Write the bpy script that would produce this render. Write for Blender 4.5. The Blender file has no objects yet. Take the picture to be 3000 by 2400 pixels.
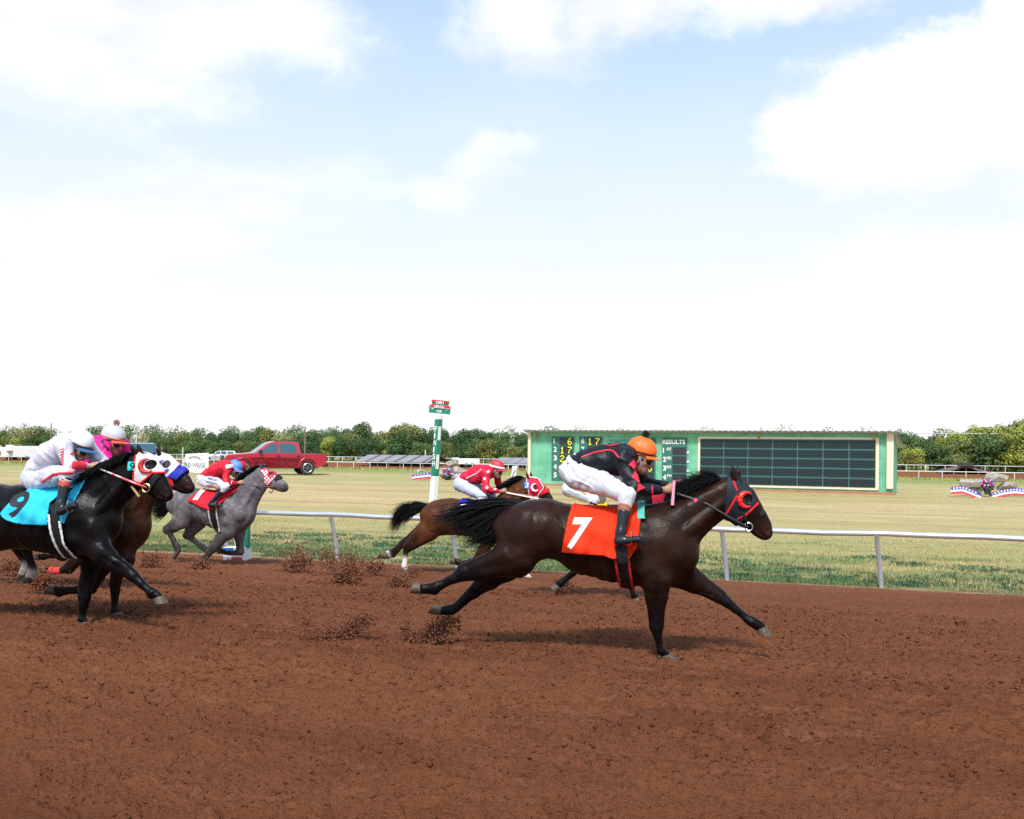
import bpy, bmesh, math, random
import numpy as np
from mathutils import Vector, Matrix

rnd = random.Random(7)
SC = bpy.context.scene
COL = SC.collection
R = math.radians

# ------------------------------------------------------------------ camera, sky, sun, exposure
CAM_Z = 2.4
ROLL = R(0.55)
cam_data = bpy.data.cameras.new('camera')
cam_data.sensor_width = 36.0
cam_data.lens = 36.0
cam_data.shift_y = 0.035
cam_data.clip_start = 0.1
cam_data.clip_end = 6000.0
cam = bpy.data.objects.new('camera', cam_data)
COL.objects.link(cam)
cam.matrix_world = Matrix.Translation((0, 0, CAM_Z)) @ Matrix.Rotation(R(90), 4, 'X') @ Matrix.Rotation(ROLL, 4, 'Z')
SC.camera = cam

SUN_EL, SUN_AZ = R(50), R(190)          # azimuth measured clockwise from +Y: behind the camera, a little left
sun_dir = Vector((math.sin(SUN_AZ) * math.cos(SUN_EL), math.cos(SUN_AZ) * math.cos(SUN_EL), math.sin(SUN_EL)))
sl = bpy.data.lights.new('sun', 'SUN')
sl.energy = 3.25
sl.angle = R(9.0)
sl.color = (1.0, 0.955, 0.88)
sun = bpy.data.objects.new('sun', sl)
COL.objects.link(sun)
sun.rotation_euler = sun_dir.to_track_quat('Z', 'Y').to_euler()

SC.view_settings.view_transform = 'Standard'
SC.view_settings.look = 'None'
SC.view_settings.exposure = 0.35
SC.view_settings.gamma = 1.0
SC.view_settings.use_curve_mapping = False
try:
    SC.cycles.use_denoising = False
    SC.cycles.max_bounces = 6
    SC.cycles.transparent_max_bounces = 12
    SC.cycles.sample_clamp_indirect = 8.0
except Exception:
    pass

world = bpy.data.worlds.new('World')
SC.world = world
world.use_nodes = True


class NT:
    """tiny node-tree writer"""
    def __init__(self, tree):
        self.t = tree
        tree.nodes.clear()

    def n(self, typ, **kw):
        nd = self.t.nodes.new(typ)
        for k, v in kw.items():
            setattr(nd, k, v)
        return nd

    def put(self, sock, v):
        if hasattr(v, 'is_output') or isinstance(v, bpy.types.NodeSocket):
            self.t.links.new(v, sock)
        elif v is not None:
            sock.default_value = v

    def math(self, op, a, b=None, c=None, clamp=False):
        nd = self.n('ShaderNodeMath', operation=op)
        nd.use_clamp = clamp
        self.put(nd.inputs[0], a)
        if b is not None:
            self.put(nd.inputs[1], b)
        if c is not None:
            self.put(nd.inputs[2], c)
        return nd.outputs[0]

    def noise(self, vec, scale, detail=4.0, rough=0.55, dist=0.0):
        nd = self.n('ShaderNodeTexNoise')
        if vec is not None:
            self.put(nd.inputs['Vector'], vec)
        nd.inputs['Scale'].default_value = scale
        nd.inputs['Detail'].default_value = detail
        nd.inputs['Roughness'].default_value = rough
        nd.inputs['Distortion'].default_value = dist
        return nd.outputs['Fac']

    def mapping(self, vec, scale=(1, 1, 1), loc=(0, 0, 0), rot=(0, 0, 0)):
        nd = self.n('ShaderNodeMapping')
        self.put(nd.inputs['Vector'], vec)
        nd.inputs['Scale'].default_value = scale
        nd.inputs['Location'].default_value = loc
        nd.inputs['Rotation'].default_value = rot
        return nd.outputs[0]

    def ramp(self, fac, lo, hi, a=0.0, b=1.0, smooth=True):
        nd = self.n('ShaderNodeMapRange')
        nd.interpolation_type = 'SMOOTHSTEP' if smooth else 'LINEAR'
        self.put(nd.inputs[0], fac)
        for i, v in zip((1, 2, 3, 4), (lo, hi, a, b)):
            nd.inputs[i].default_value = v
        return nd.outputs[0]

    def mix(self, fac, a, b, typ='MIX'):
        nd = self.n('ShaderNodeMix', data_type='RGBA', blend_type=typ)
        self.put(nd.inputs[0], fac)
        for s, v in ((nd.inputs[6], a), (nd.inputs[7], b)):
            if isinstance(v, (tuple, list)):
                s.default_value = (*v[:3], 1.0)
            else:
                self.put(s, v)
        return nd.outputs[2]


def build_world():
    N = NT(world.node_tree)
    out = N.n('ShaderNodeOutputWorld')
    bg = N.n('ShaderNodeBackground')
    bg.inputs['Strength'].default_value = 0.1
    N.t.links.new(bg.outputs[0], out.inputs['Surface'])
    sky = N.n('ShaderNodeTexSky')
    sky.sky_type = 'NISHITA'
    sky.sun_disc = False
    sky.sun_elevation = SUN_EL
    sky.sun_rotation = SUN_AZ
    sky.air_density = 1.0
    sky.dust_density = 2.0
    tc = N.n('ShaderNodeTexCoord')
    v = tc.outputs['Generated']
    sep = N.n('ShaderNodeSeparateXYZ')
    N.put(sep.inputs[0], v)
    el = sep.outputs[2]
    # cumulus banks seen in the photograph: (direction px, py, angular radius x, y, weight)
    n1 = N.noise(N.mapping(v, (1.0, 1.0, 1.7)), 5.5, 8.0, 0.60, 0.25)
    n2 = N.noise(N.mapping(v, (1.0, 1.0, 2.2), (3.1, 1.7, 0.4)), 17.0, 6.0, 0.6, 0.1)
    nn = N.math('ADD', N.math('MULTIPLY', n1, 0.68), N.math('MULTIPLY', n2, 0.32))

    wn = N.n('ShaderNodeTexNoise')
    N.put(wn.inputs['Vector'], v)
    wn.inputs['Scale'].default_value = 8.0
    wn.inputs['Detail'].default_value = 7.0
    wn.inputs['Roughness'].default_value = 0.62
    w1 = N.n('ShaderNodeVectorMath', operation='SUBTRACT')
    N.put(w1.inputs[0], wn.outputs['Color'])
    w1.inputs[1].default_value = (.5, .5, .5)
    w2 = N.n('ShaderNodeVectorMath', operation='MULTIPLY_ADD')
    N.put(w2.inputs[0], w1.outputs[0])
    w2.inputs[1].default_value = (.13, .13, .09)
    N.put(w2.inputs[2], v)
    vw = w2.outputs[0]

    def bank(lst):
        """largest of a set of cones standing on sky directions: px, py, radius x, radius z"""
        tot = None
        for (px, py, rx, rz) in lst:
            c = Vector(((px - 1500) / 3000, 1.0, (1305 - py) / 3000)).normalized()
            mp = N.mapping(vw, (1 / rx, 1 / rx, 1 / rz), (-c.x / rx, -c.y / rx, -c.z / rz))
            ln = N.n('ShaderNodeVectorMath', operation='LENGTH')
            N.put(ln.inputs[0], mp)
            k = N.math('SUBTRACT', 1.0, ln.outputs['Value'])
            tot = k if tot is None else N.math('SMOOTH_MAX', tot, k, 0.25)
        return N.math('MAXIMUM', tot, -1.5)
    wob = N.math('MULTIPLY', N.math('SUBTRACT', nn, 0.5), 2.6)
    # the cumulus bank at the right, crisp on top
    crisp = bank([(2370, 385, .060, .026), (2520, 335, .075, .050), (2650, 285, .085, .055), (2860, 225, .10, .065), (3010, 90, .045, .080), (3060, 320, .14, .09), (2700, 420, .15, .045)])
    c1 = N.ramp(N.math('ADD', crisp, wob), -0.05, 0.50)
    # softer cloud at the upper left and upper middle
    soft = bank([(120, 90, .17, .075), (560, 60, .12, .075), (890, 95, .065, .040), (1560, 20, .075, .055), (1720, -30, .11, .035), (2300, -60, .2, .03)])
    c2 = N.ramp(N.math('ADD', soft, wob), -0.25, 0.75, 0.0, 0.85)
    faint = bank([(640, 540, .13, .040), (420, 640, .12, .05), (1300, 560, .05, .022), (1400, 500, .05, .022), (1480, 440, .035, .02), (130, 760, .11, .07), (2800, 760, .2, .05)])
    c3 = N.ramp(N.math('ADD', faint, wob), -0.25, 0.75, 0.0, 0.6)
    # scattered cloud over the rest of the sky
    c4 = N.math('MULTIPLY', N.ramp(nn, 0.53, 0.66), N.ramp(el, 0.42, 0.60))
    cloud = N.math('MAXIMUM', N.math('MAXIMUM', c1, c2), N.math('MAXIMUM', c3, c4))
    haze = N.ramp(N.math('ADD', el, N.math('MULTIPLY', N.math('SUBTRACT', n1, 0.5), 0.10)), 0.11, 0.51, 1.0, 0.32)
    hcol = N.mix(N.ramp(el, 0.03, 0.22), (8.6, 8.6, 8.6), (7.3, 7.65, 8.05))
    shade = N.ramp(N.noise(N.mapping(v, (1, 1, 2.5), (0.3, 0.2, -0.06)), 7.0, 6.0, 0.6), 0.35, 0.6)
    ccol = N.mix(shade, (7.9, 7.9, 8.05), (9.2, 9.2, 9.2))
    skyb = N.mix(1.0, sky.outputs[0], (1.2, 1.9, 2.1), 'MULTIPLY')
    N.put(bg.inputs['Color'], N.mix(cloud, N.mix(haze, skyb, hcol), ccol))


build_world()

# ------------------------------------------------------------------ photograph geometry: a pixel (of 3000x2400) to a ray
C0 = np.array([0.0, 0.0, CAM_Z])
cR, sR = math.cos(ROLL), math.sin(ROLL)


def ray(px, py):
    dx = (px - 1500.0) / 3000.0
    dy = -(py - 1200.0) / 3000.0 + 0.035
    return np.array([cR * dx - sR * dy, 1.0, sR * dx + cR * dy])


TH = R(18.5)                              # running direction: right end of the track comes nearer
cT, sT = math.cos(TH), math.sin(TH)


def td(x, y):
    return x * cT - y * sT, x * sT + y * cT


def xy(t, d):
    return t * cT + d * sT, -t * sT + d * cT


PROF_D = np.array([-60, -20, 0, 18.4, 24, 34, 46, 60, 78, 105, 132, 139, 141, 158, 175, 260, 900, 3000.0])
PROF_Z = np.array([1.4, 1.4, 1.06, 0.024, 0.06, 0.25, 0.47, 0.46, 0.18, -0.55, -1.2, -1.32, -1.36, -0.85, -0.8, -0.6, -0.6, -0.6])


def gz(x, y):
    return float(np.interp(td(x, y)[1], PROF_D, PROF_Z))


def ground_at(px, py):
    r = ray(px, py)
    k = 3.0
    for i in range(4000):
        p = C0 + r * k
        if p[2] < gz(p[0], p[1]):
            break
        k *= 1.003
    lo, hi = k / 1.003, k
    for i in range(30):
        m = (lo + hi) / 2
        p = C0 + r * m
        if p[2] < gz(p[0], p[1]):
            hi = m
        else:
            lo = m
    return C0 + r * hi


class Frame:
    """a local frame standing on the ground: x along heading, y to the left of it, z up"""
    def __init__(self, origin, ang):
        self.o = np.array(origin, float)
        self.ang = ang
        self.f = np.array([math.cos(ang), math.sin(ang), 0])
        self.l = np.array([-math.sin(ang), math.cos(ang), 0])

    def P(self, px, py, y=0.0):
        r = ray(px, py)
        k = (y - (C0 - self.o) @ self.l) / (r @ self.l)
        p = C0 + r * k - self.o
        return np.array([p @ self.f, y, p[2]])

    def W(self, p):
        return self.o + self.f * p[0] + self.l * p[1] + np.array([0, 0, p[2]])

    def mat(self):
        return Matrix.Translation(self.o.tolist()) @ Matrix.Rotation(self.ang, 4, 'Z')


# ------------------------------------------------------------------ objects
def tag(o, label=None, cat=None, group=None, kind=None):
    if label: o['label'] = label
    if cat: o['category'] = cat
    if group: o['group'] = group
    if kind: o['kind'] = kind
    return o


def empty(name, label=None, cat=None, group=None, loc=(0, 0, 0), rz=0.0):
    o = bpy.data.objects.new(name, None)
    COL.objects.link(o)
    o.empty_display_size = 0.2
    o.location = [float(v) for v in loc]
    o.rotation_euler = (0, 0, rz)
    return tag(o, label, cat, group)


def link(name, me, mat=None, parent=None, smooth=False):
    o = bpy.data.objects.new(name, me)
    COL.objects.link(o)
    if mat is not None and not me.materials:
        for m in (mat if isinstance(mat, (list, tuple)) else [mat]):
            me.materials.append(m)
    if smooth:
        me.polygons.foreach_set('use_smooth', np.ones(len(me.polygons), bool))
    if parent is not None:
        o.parent = parent
    return o


def mesh_np(name, V, F, mat=None, parent=None, smooth=False, col=None):
    me = bpy.data.meshes.new(name)
    V = np.asarray(V, np.float32)
    F = np.asarray(F, np.int32)
    n = F.shape[1]
    me.vertices.add(len(V))
    me.vertices.foreach_set('co', V.ravel())
    me.loops.add(F.size)
    me.loops.foreach_set('vertex_index', F.ravel())
    me.polygons.add(len(F))
    me.polygons.foreach_set('loop_start', np.arange(0, F.size, n, dtype=np.int32))
    me.polygons.foreach_set('loop_total', np.full(len(F), n, np.int32))
    me.update(calc_edges=True)
    me.validate()
    if col is not None:
        a = me.color_attributes.new('col', 'FLOAT_COLOR', 'POINT')
        a.data.foreach_set('color', np.concatenate([np.asarray(col, np.float32), np.ones((len(V), 1), np.float32)], 1).ravel())
    return link(name, me, mat, parent, smooth)


class MB:
    """collects simple solids into one mesh"""
    def __init__(self):
        self.v, self.f = [], []

    def add(self, V, F):
        b = len(self.v)
        self.v += [tuple(map(float, p)) for p in V]
        self.f += [tuple(b + i for i in q) for q in F]
        return self

    def box(self, c, s, rz=0.0, ry=0.0):
        M = Matrix.Rotation(rz, 3, 'Z') @ Matrix.Rotation(ry, 3, 'Y')
        V = []
        for i in (-.5, .5):
            for j in (-.5, .5):
                for k in (-.5, .5):
                    p = M @ Vector((i * s[0], j * s[1], k * s[2]))
                    V.append((c[0] + p.x, c[1] + p.y, c[2] + p.z))
        return self.add(V, [(0, 1, 3, 2), (4, 6, 7, 5), (0, 4, 5, 1), (2, 3, 7, 6), (0, 2, 6, 4), (1, 5, 7, 3)])

    def tube(self, pts, rads, n=8, cap=True):
        pts = [Vector([float(a) for a in p]) for p in pts]
        if not hasattr(rads, '__len__'):
            rads = [rads] * len(pts)
        V, F = [], []
        for i, p in enumerate(pts):
            t = (pts[min(i + 1, len(pts) - 1)] - pts[max(i - 1, 0)])
            t = t.normalized() if t.length > 1e-9 else Vector((0, 0, 1))
            ref = Vector((0, 0, 1)) if abs(t.z) < 0.9 else Vector((0, 1, 0))
            a = t.cross(ref).normalized()
            b = t.cross(a).normalized()
            for k in range(n):
                an = 2 * math.pi * k / n
                V.append(p + (a * math.cos(an) + b * math.sin(an)) * rads[i])
        for i in range(len(pts) - 1):
            for k in range(n):
                F.append((i * n + k, i * n + (k + 1) % n, (i + 1) * n + (k + 1) % n, (i + 1) * n + k))
        if cap:
            F.append(tuple(range(n))[::-1])
            F.append(tuple((len(pts) - 1) * n + k for k in range(n)))
        return self.add(V, F)

    def prism(self, poly, y0, y1, axis='y'):
        """polygon in (x,z) extruded along y"""
        n = len(poly)
        V = [(p[0], y0, p[1]) for p in poly] + [(p[0], y1, p[1]) for p in poly]
        F = [(i, (i + 1) % n, n + (i + 1) % n, n + i) for i in range(n)]
        F += [tuple(range(n))[::-1], tuple(range(n, 2 * n))]
        return self.add(V, F)

    def lathe(self, prof, c=(0, 0, 0), n=20, axis='z'):
        V, F = [], []
        for (r, h) in prof:
            for k in range(n):
                a = 2 * math.pi * k / n
                p = (r * math.cos(a), r * math.sin(a), h)
                if axis == 'y':
                    p = (p[0], p[2], p[1])
                V.append((c[0] + p[0], c[1] + p[1], c[2] + p[2]))
        for i in range(len(prof) - 1):
            for k in range(n):
                F.append((i * n + k, i * n + (k + 1) % n, (i + 1) * n + (k + 1) % n, (i + 1) * n + k))
        F.append(tuple(range(n))[::-1])
        F.append(tuple((len(prof) - 1) * n + k for k in range(n)))
        return self.add(V, F)

    def build(self, name, mat, parent=None, smooth=False, bevel=0.0, loc=None):
        me = bpy.data.meshes.new(name)
        me.from_pydata(self.v, [], self.f)
        bm = bmesh.new()
        bm.from_mesh(me)
        bmesh.ops.recalc_face_normals(bm, faces=bm.faces)
        if bevel:
            ed = [e for e in bm.edges if len(e.link_faces) == 2 and e.calc_face_angle(0) > 0.5]
            bmesh.ops.bevel(bm, geom=ed, offset=bevel, segments=2, affect='EDGES', profile=0.6)
        bm.to_mesh(me)
        bm.free()
        o = link(name, me, mat, parent, smooth)
        if smooth and bevel == 0.0:
            try:
                me.set_sharp_from_angle(angle=R(40))
            except Exception:
                pass
        if loc is not None:
            o.location = [float(v) for v in loc]
        return o


# ------------------------------------------------------------------ materials
MATS = {}


def mat(name, color=(.5, .5, .5), rough=.6, var=0.0, vscale=8.0, bump=0.0, bscale=40.0, metal=0.0, spec=0.5, attr=False,
        sheen=0.0, coat=0.0, stretch=(1, 1, 1), emit=0.0, color2=None, sss=0.0, alpha=1.0, rvar=0.0):
    if name in MATS:
        return MATS[name]
    m = bpy.data.materials.new(name)
    m.use_nodes = True
    N = NT(m.node_tree)
    out = N.n('ShaderNodeOutputMaterial')
    p = N.n('ShaderNodeBsdfPrincipled')
    N.t.links.new(p.outputs[0], out.inputs[0])
    tc = N.n('ShaderNodeTexCoord').outputs['Object']
    v = N.mapping(tc, stretch)
    if attr:
        a = N.n('ShaderNodeAttribute')
        a.attribute_name = 'col'
        base = a.outputs['Color']
    else:
        rgb = N.n('ShaderNodeRGB')
        rgb.outputs[0].default_value = (*color, 1)
        base = rgb.outputs[0]
    if color2 is not None:
        base = N.mix(N.ramp(N.noise(v, vscale, 6, .6), .4, .62), base, color2)
    if var:
        f = N.ramp(N.noise(v, vscale, 5, .6), .25, .75, 1 - var, 1 + var, smooth=False)
        hs = N.n('ShaderNodeHueSaturation')
        N.put(hs.inputs['Color'], base)
        N.put(hs.inputs['Value'], f)
        base = hs.outputs[0]
    N.put(p.inputs['Base Color'], base)
    p.inputs['Roughness'].default_value = rough
    if rvar:
        N.put(p.inputs['Roughness'], N.ramp(N.noise(v, 11.0, 6, .65), .3, .7, rough - rvar, rough + rvar, smooth=False))
    p.inputs['Metallic'].default_value = metal
    p.inputs['Specular IOR Level'].default_value = spec
    if sheen:
        p.inputs['Sheen Weight'].default_value = sheen
    if coat:
        p.inputs['Coat Weight'].default_value = coat
        p.inputs['Coat Roughness'].default_value = 0.05
    if sss:
        p.inputs['Subsurface Weight'].default_value = sss
        p.inputs['Subsurface Radius'].default_value = (.01, .004, .002)
    if emit:
        N.put(p.inputs['Emission Color'], base)
        p.inputs['Emission Strength'].default_value = emit
    if bump:
        b = N.n('ShaderNodeBump')
        b.inputs['Strength'].default_value = 1.0
        b.inputs['Distance'].default_value = bump
        N.put(b.inputs['Height'], N.noise(v, bscale, 5, .6))
        N.put(p.inputs['Normal'], b.outputs[0])
    MATS[name] = m
    return m


# value noise for geometry
_lat = np.random.RandomState(11).rand(256, 256).astype(np.float32)


def vnoise(x, y, seed=0):
    x = x + seed * 17.13
    y = y + seed * 7.77
    xi = np.floor(x).astype(int)
    yi = np.floor(y).astype(int)
    fx = x - xi
    fy = y - yi
    fx = fx * fx * fx * (fx * (fx * 6 - 15) + 10)
    fy = fy * fy * fy * (fy * (fy * 6 - 15) + 10)
    a = _lat[xi % 256, yi % 256]; b = _lat[(xi + 1) % 256, yi % 256]
    c = _lat[xi % 256, (yi + 1) % 256]; d = _lat[(xi + 1) % 256, (yi + 1) % 256]
    return (a * (1 - fx) + b * fx) * (1 - fy) + (c * (1 - fx) + d * fx) * fy - 0.5


# ------------------------------------------------------------------ lettering as flat raster meshes
_txt = {}


def glyph_tris(text, bold=0.0):
    key = (text, bold)
    if key in _txt:
        return _txt[key]
    cu = bpy.data.curves.new('text_outline', 'FONT')
    cu.body = text
    cu.size = 1.0
    cu.offset = bold
    cu.resolution_u = 4
    ob = bpy.data.objects.new('text_outline', cu)
    COL.objects.link(ob)
    dg = bpy.context.evaluated_depsgraph_get()
    me = ob.evaluated_get(dg).to_mesh()
    me.calc_loop_triangles()
    V = np.array([v.co[:2] for v in me.vertices]) if len(me.vertices) else np.zeros((0, 2))
    T = np.array([t.vertices[:] for t in me.loop_triangles], int).reshape(-1, 3)
    ob.evaluated_get(dg).to_mesh_clear()
    bpy.data.objects.remove(ob)
    bpy.data.curves.remove(cu)
    mn, mx = V.min(0), V.max(0)
    _txt[key] = ((V - mn), T, mx - mn)
    return _txt[key]


def text_mesh(name, text, mapf, mat_, parent, w=None, h=None, bold=0.0, dx=0.0, thick=0.0):
    """flat lettering; mapf(u,v) -> local 3d point, u in 0..w, v in 0..h"""
    V, T, size = glyph_tris(text, bold)
    sx = (w / size[0]) if w else (h / size[1])
    sy = (h / size[1]) if h else sx
    P = np.array([mapf(a * sx, b * sy) for a, b in V])
    return mesh_np(name, P, T, mat_, parent)


def text_cells(text, w, h, res, bold=0.0):
    """cells (u,v corner grid) covered by the text: list of (i,j), grid pitch res"""
    V, T, size = glyph_tris(text, bold)
    V = V * np.array([w / size[0], h / size[1]])
    nx, ny = int(w / res) + 1, int(h / res) + 1
    gx, gy = np.meshgrid((np.arange(nx) + .5) * res, (np.arange(ny) + .5) * res, indexing='ij')
    M = np.zeros(gx.shape, bool)
    for t in T:
        a, b, c = V[t[0]], V[t[1]], V[t[2]]
        d1 = (gx - b[0]) * (a[1] - b[1]) - (a[0] - b[0]) * (gy - b[1])
        d2 = (gx - c[0]) * (b[1] - c[1]) - (b[0] - c[0]) * (gy - c[1])
        d3 = (gx - a[0]) * (c[1] - a[1]) - (c[0] - a[0]) * (gy - a[1])
        M |= ((d1 >= 0) & (d2 >= 0) & (d3 >= 0)) | ((d1 <= 0) & (d2 <= 0) & (d3 <= 0))
    return M

# ------------------------------------------------------------------ ground
def ground_mat(name, cols, scale, bump, stretch, extra=None, rough=.95, bdist=.02, bscale=30):
    m = bpy.data.materials.new(name)
    m.use_nodes = True
    N = NT(m.node_tree)
    out = N.n('ShaderNodeOutputMaterial')
    p = N.n('ShaderNodeBsdfPrincipled')
    N.t.links.new(p.outputs[0], out.inputs[0])
    geo = N.n('ShaderNodeNewGeometry').outputs['Position']
    v = N.mapping(geo, (1, 1, 1), (0, 0, 0), (0, 0, TH))
    v2 = N.n('ShaderNodeMapping')
    N.put(v2.inputs['Vector'], v)
    v2.inputs['Scale'].default_value = stretch
    v2 = v2.outputs[0]
    base = None
    for i, (c, sc, lo, hi) in enumerate(cols):
        if base is None:
            rgb = N.n('ShaderNodeRGB')
            rgb.outputs[0].default_value = (*c, 1)
            base = rgb.outputs[0]
        else:
            base = N.mix(N.ramp(N.noise(v2, sc, 7, .62, .2), lo, hi), base, c)
    if extra:
        base = extra(N, base, v, v2)
    N.put(p.inputs['Base Color'], base)
    p.inputs['Roughness'].default_value = rough
    p.inputs['Specular IOR Level'].default_value = .15
    b = N.n('ShaderNodeBump')
    b.inputs['Strength'].default_value = 1.0
    b.inputs['Distance'].default_value = bdist
    hgt = N.math('ADD', N.noise(v2, bscale, 8, .68), N.math('MULTIPLY', N.noise(v, bscale * 2.7, 6, .7), .6))
    N.put(b.inputs['Height'], hgt)
    N.put(p.inputs['Normal'], b.outputs[0])
    return m


dirt = ground_mat('red_dirt', [((.230, .080, .035), 1, 0, 1), ((.180, .061, .027), .8, .42, .66), ((.265, .098, .046), 6.0, .5, .72), ((.175, .058, .027), 70, .50, .66)], 4, .03, (.28, 1, 1), bdist=.035, bscale=40)


def grass_extra(N, base, v, v2):
    sp = N.n('ShaderNodeSeparateXYZ')
    N.put(sp.inputs[0], v)
    d = sp.outputs[1]
    near = N.ramp(d, 18.6, 30.0, 1.0, 0.0)              # greener strip along the rail
    gn = N.ramp(N.noise(v2, .9, 6, .65), .38, .58)
    base = N.mix(N.math('MULTIPLY', near, .35), base, (.36, .31, .13))
    base = N.mix(N.math('MULTIPLY', near, gn), base, (.16, .20, .055))
    g2 = N.ramp(N.noise(v2, 4.0, 5, .6), .52, .66)
    base = N.mix(N.math('MULTIPLY', N.math('MULTIPLY', near, g2), .8), base, (.055, .105, .035))
    far = N.ramp(d, 56.0, 72.0, 0.0, 1.0)
    base = N.mix(N.math('MULTIPLY', far, .85), base, (.20, .235, .065))
    midg = N.math('MULTIPLY', N.ramp(d, 42.0, 50.0, 0.0, 0.55), N.ramp(N.noise(v2, .5, 4, .6), .38, .6))
    base = N.mix(midg, base, (.30, .31, .11))
    ygr = N.math('MULTIPLY', N.math('MULTIPLY', N.ramp(d, 20.0, 24.0), N.ramp(d, 27.0, 33.0, 1.0, 0.0)), N.ramp(N.noise(v2, .7, 5, .65), .40, .60, .15, .75))
    base = N.mix(ygr, base, (.33, .32, .12))
    strip = N.ramp(N.math('ADD', d, N.math('MULTIPLY', N.noise(v, 1.7, 4, .6), .9)), 18.9, 19.5, 1.0, 0.0)
    base = N.mix(strip, base, (.30, .185, .12))
    fine = N.ramp(N.noise(v, 26, 6, .75), .3, .7, .62, 1.3, smooth=False)
    hs = N.n('ShaderNodeHueSaturation')
    N.put(hs.inputs['Color'], base)
    N.put(hs.inputs['Value'], fine)
    return hs.outputs[0]


turf = ground_mat('dry_turf', [((.50, .37, .185), 1, 0, 1), ((.42, .335, .15), .30, .42, .60), ((.56, .43, .24), 1.1, .48, .66), ((.33, .225, .125), .55, .55, .68), ((.27, .185, .10), 4, .56, .70)], 3, .03, (.09, 1, 1), grass_extra, bdist=.04, bscale=9)


def sheet(name, t, d, zf, m):
    T, D = np.meshgrid(t, d, indexing='ij')
    X, Y = xy(T, D)
    Z = zf(T, D)
    V = np.stack([X, Y, Z], -1).reshape(-1, 3)
    n, k = T.shape
    I = np.arange(n * k).reshape(n, k)
    F = np.stack([I[:-1, :-1], I[1:, :-1], I[1:, 1:], I[:-1, 1:]], -1).reshape(-1, 4)
    o = mesh_np(name, V, F, m, None, True)
    o['kind'] = 'structure'
    return o


def prof(T, D):
    return np.interp(D, PROF_D, PROF_Z)


rs = np.random.RandomState(5)
DENT = [(rs.uniform(-6, 2.5), rs.uniform(3.6, 8.5), rs.uniform(.05, .16), rs.uniform(.02, .07)) for i in range(240)]


def track_z(T, D):
    z = prof(T, D)
    fade = np.clip((18.45 - D) / .5, 0, 1) * np.clip((D - 2.7) / .3, 0, 1) * np.clip((D * .30 - T) / .6, 0, 1) * np.clip((T + 1.2 * D) / .6, 0, 1)
    near = np.clip((12 - D) / 8, 0, 1)
    a = .026 * vnoise(T * .5, D * 1.5, 1) + .020 * vnoise(T * 1.7, D * 4.6, 2) + .015 * vnoise(T * 4.6, D * 11, 3)
    wv = vnoise(T * 1.3, D * 1.3, 13) * 2
    a += .018 * (.4 - 2 * np.abs(vnoise(T * 7 + wv, D * 17 + wv, 8)))
    far_ = 1 + np.clip((D - 6) / 5, 0, 1.2)
    a += (.016 * vnoise(T * 14, D * 27, 4) + .015 * vnoise(T * 30, D * 47, 5) + .010 * vnoise(T * 70, D * 84, 6)) * far_
    a += .017 * np.sin(D * 47 + 4 * vnoise(T * .5, D * .6, 14) + 1.5 * vnoise(T * 2.2, D * 2, 16)) * (.5 + vnoise(T * .5, D * .5, 15))     # harrow lines
    for (t0, d0, r, dp) in DENT:
        m = (np.abs(T - t0) < r * 3) & (np.abs(D - d0) < r * 2)
        q = ((T[m] - t0) / r) ** 2 + ((D[m] - d0) / (r * .6)) ** 2
        a[m] += -dp * np.exp(-q * 1.3) + dp * .45 * np.exp(-(np.sqrt(q) - 1.35) ** 2 * 6)
    return z + a * fade * (.95 + 1.0 * near)


drow = [2.6]
while drow[-1] < 18.46:
    drow.append(drow[-1] + .0092 * max(1, (drow[-1] / 4.2)) ** 1.75)
drow = np.array(drow)
uu = np.linspace(-1.2, .32, 940)
DD_ = np.repeat(drow[None], len(uu), 0)
TT_ = uu[:, None] * DD_
ZZ_ = track_z(TT_, DD_)
XX_, YY_ = xy(TT_, DD_)
I = np.arange(TT_.size).reshape(TT_.shape)
o = mesh_np('dirt_track', np.stack([XX_, YY_, ZZ_], -1).reshape(-1, 3), np.stack([I[:-1, :-1], I[1:, :-1], I[1:, 1:], I[:-1, 1:]], -1).reshape(-1, 4), dirt, None, True)
o['kind'] = 'structure'
o = sheet('dirt_track', np.concatenate([np.linspace(-260, -26, 30), np.linspace(-24, 8, 81), np.linspace(9, 120, 20)]), np.linspace(-12, 18.44, 78),
          lambda T, D: prof(T, D) - .09 * ((T > -1.12 * D) & (T < .24 * D) & (D > 3.0) & (D < 18.0)) - .004, dirt)


def infield_z(T, D):
    b = np.clip((D - 18.4) / .6, 0, 1)
    return prof(T, D) + b * (.05 * vnoise(T * .12, D * .35, 21) + .03 * vnoise(T * .5, D * 1.2, 22)) + .012 * b * vnoise(T * 2, D * 5, 23)


sheet('infield_grass', np.concatenate([np.linspace(-320, -42, 60), np.arange(-40, 30, .4), np.linspace(31, 160, 50)]),
      np.concatenate([np.arange(18.42, 30, .22), np.arange(30, 62, .8), np.linspace(63, 139.5, 40)]), infield_z, turf)
sheet('backstretch_dirt', np.linspace(-420, 220, 60), np.linspace(139.3, 158.6, 8), lambda T, D: prof(T, D) + .01, dirt)
sheet('far_ground', np.linspace(-2600, 2200, 70), np.concatenate([np.linspace(158, 260, 16), np.linspace(300, 2900, 14)]), prof,
      ground_mat('far_turf', [((.24, .25, .09), 1, 0, 1), ((.33, .28, .13), .05, .4, .65)], 1, .02, (.5, 1, 1), bdist=.02, bscale=3))


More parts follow.
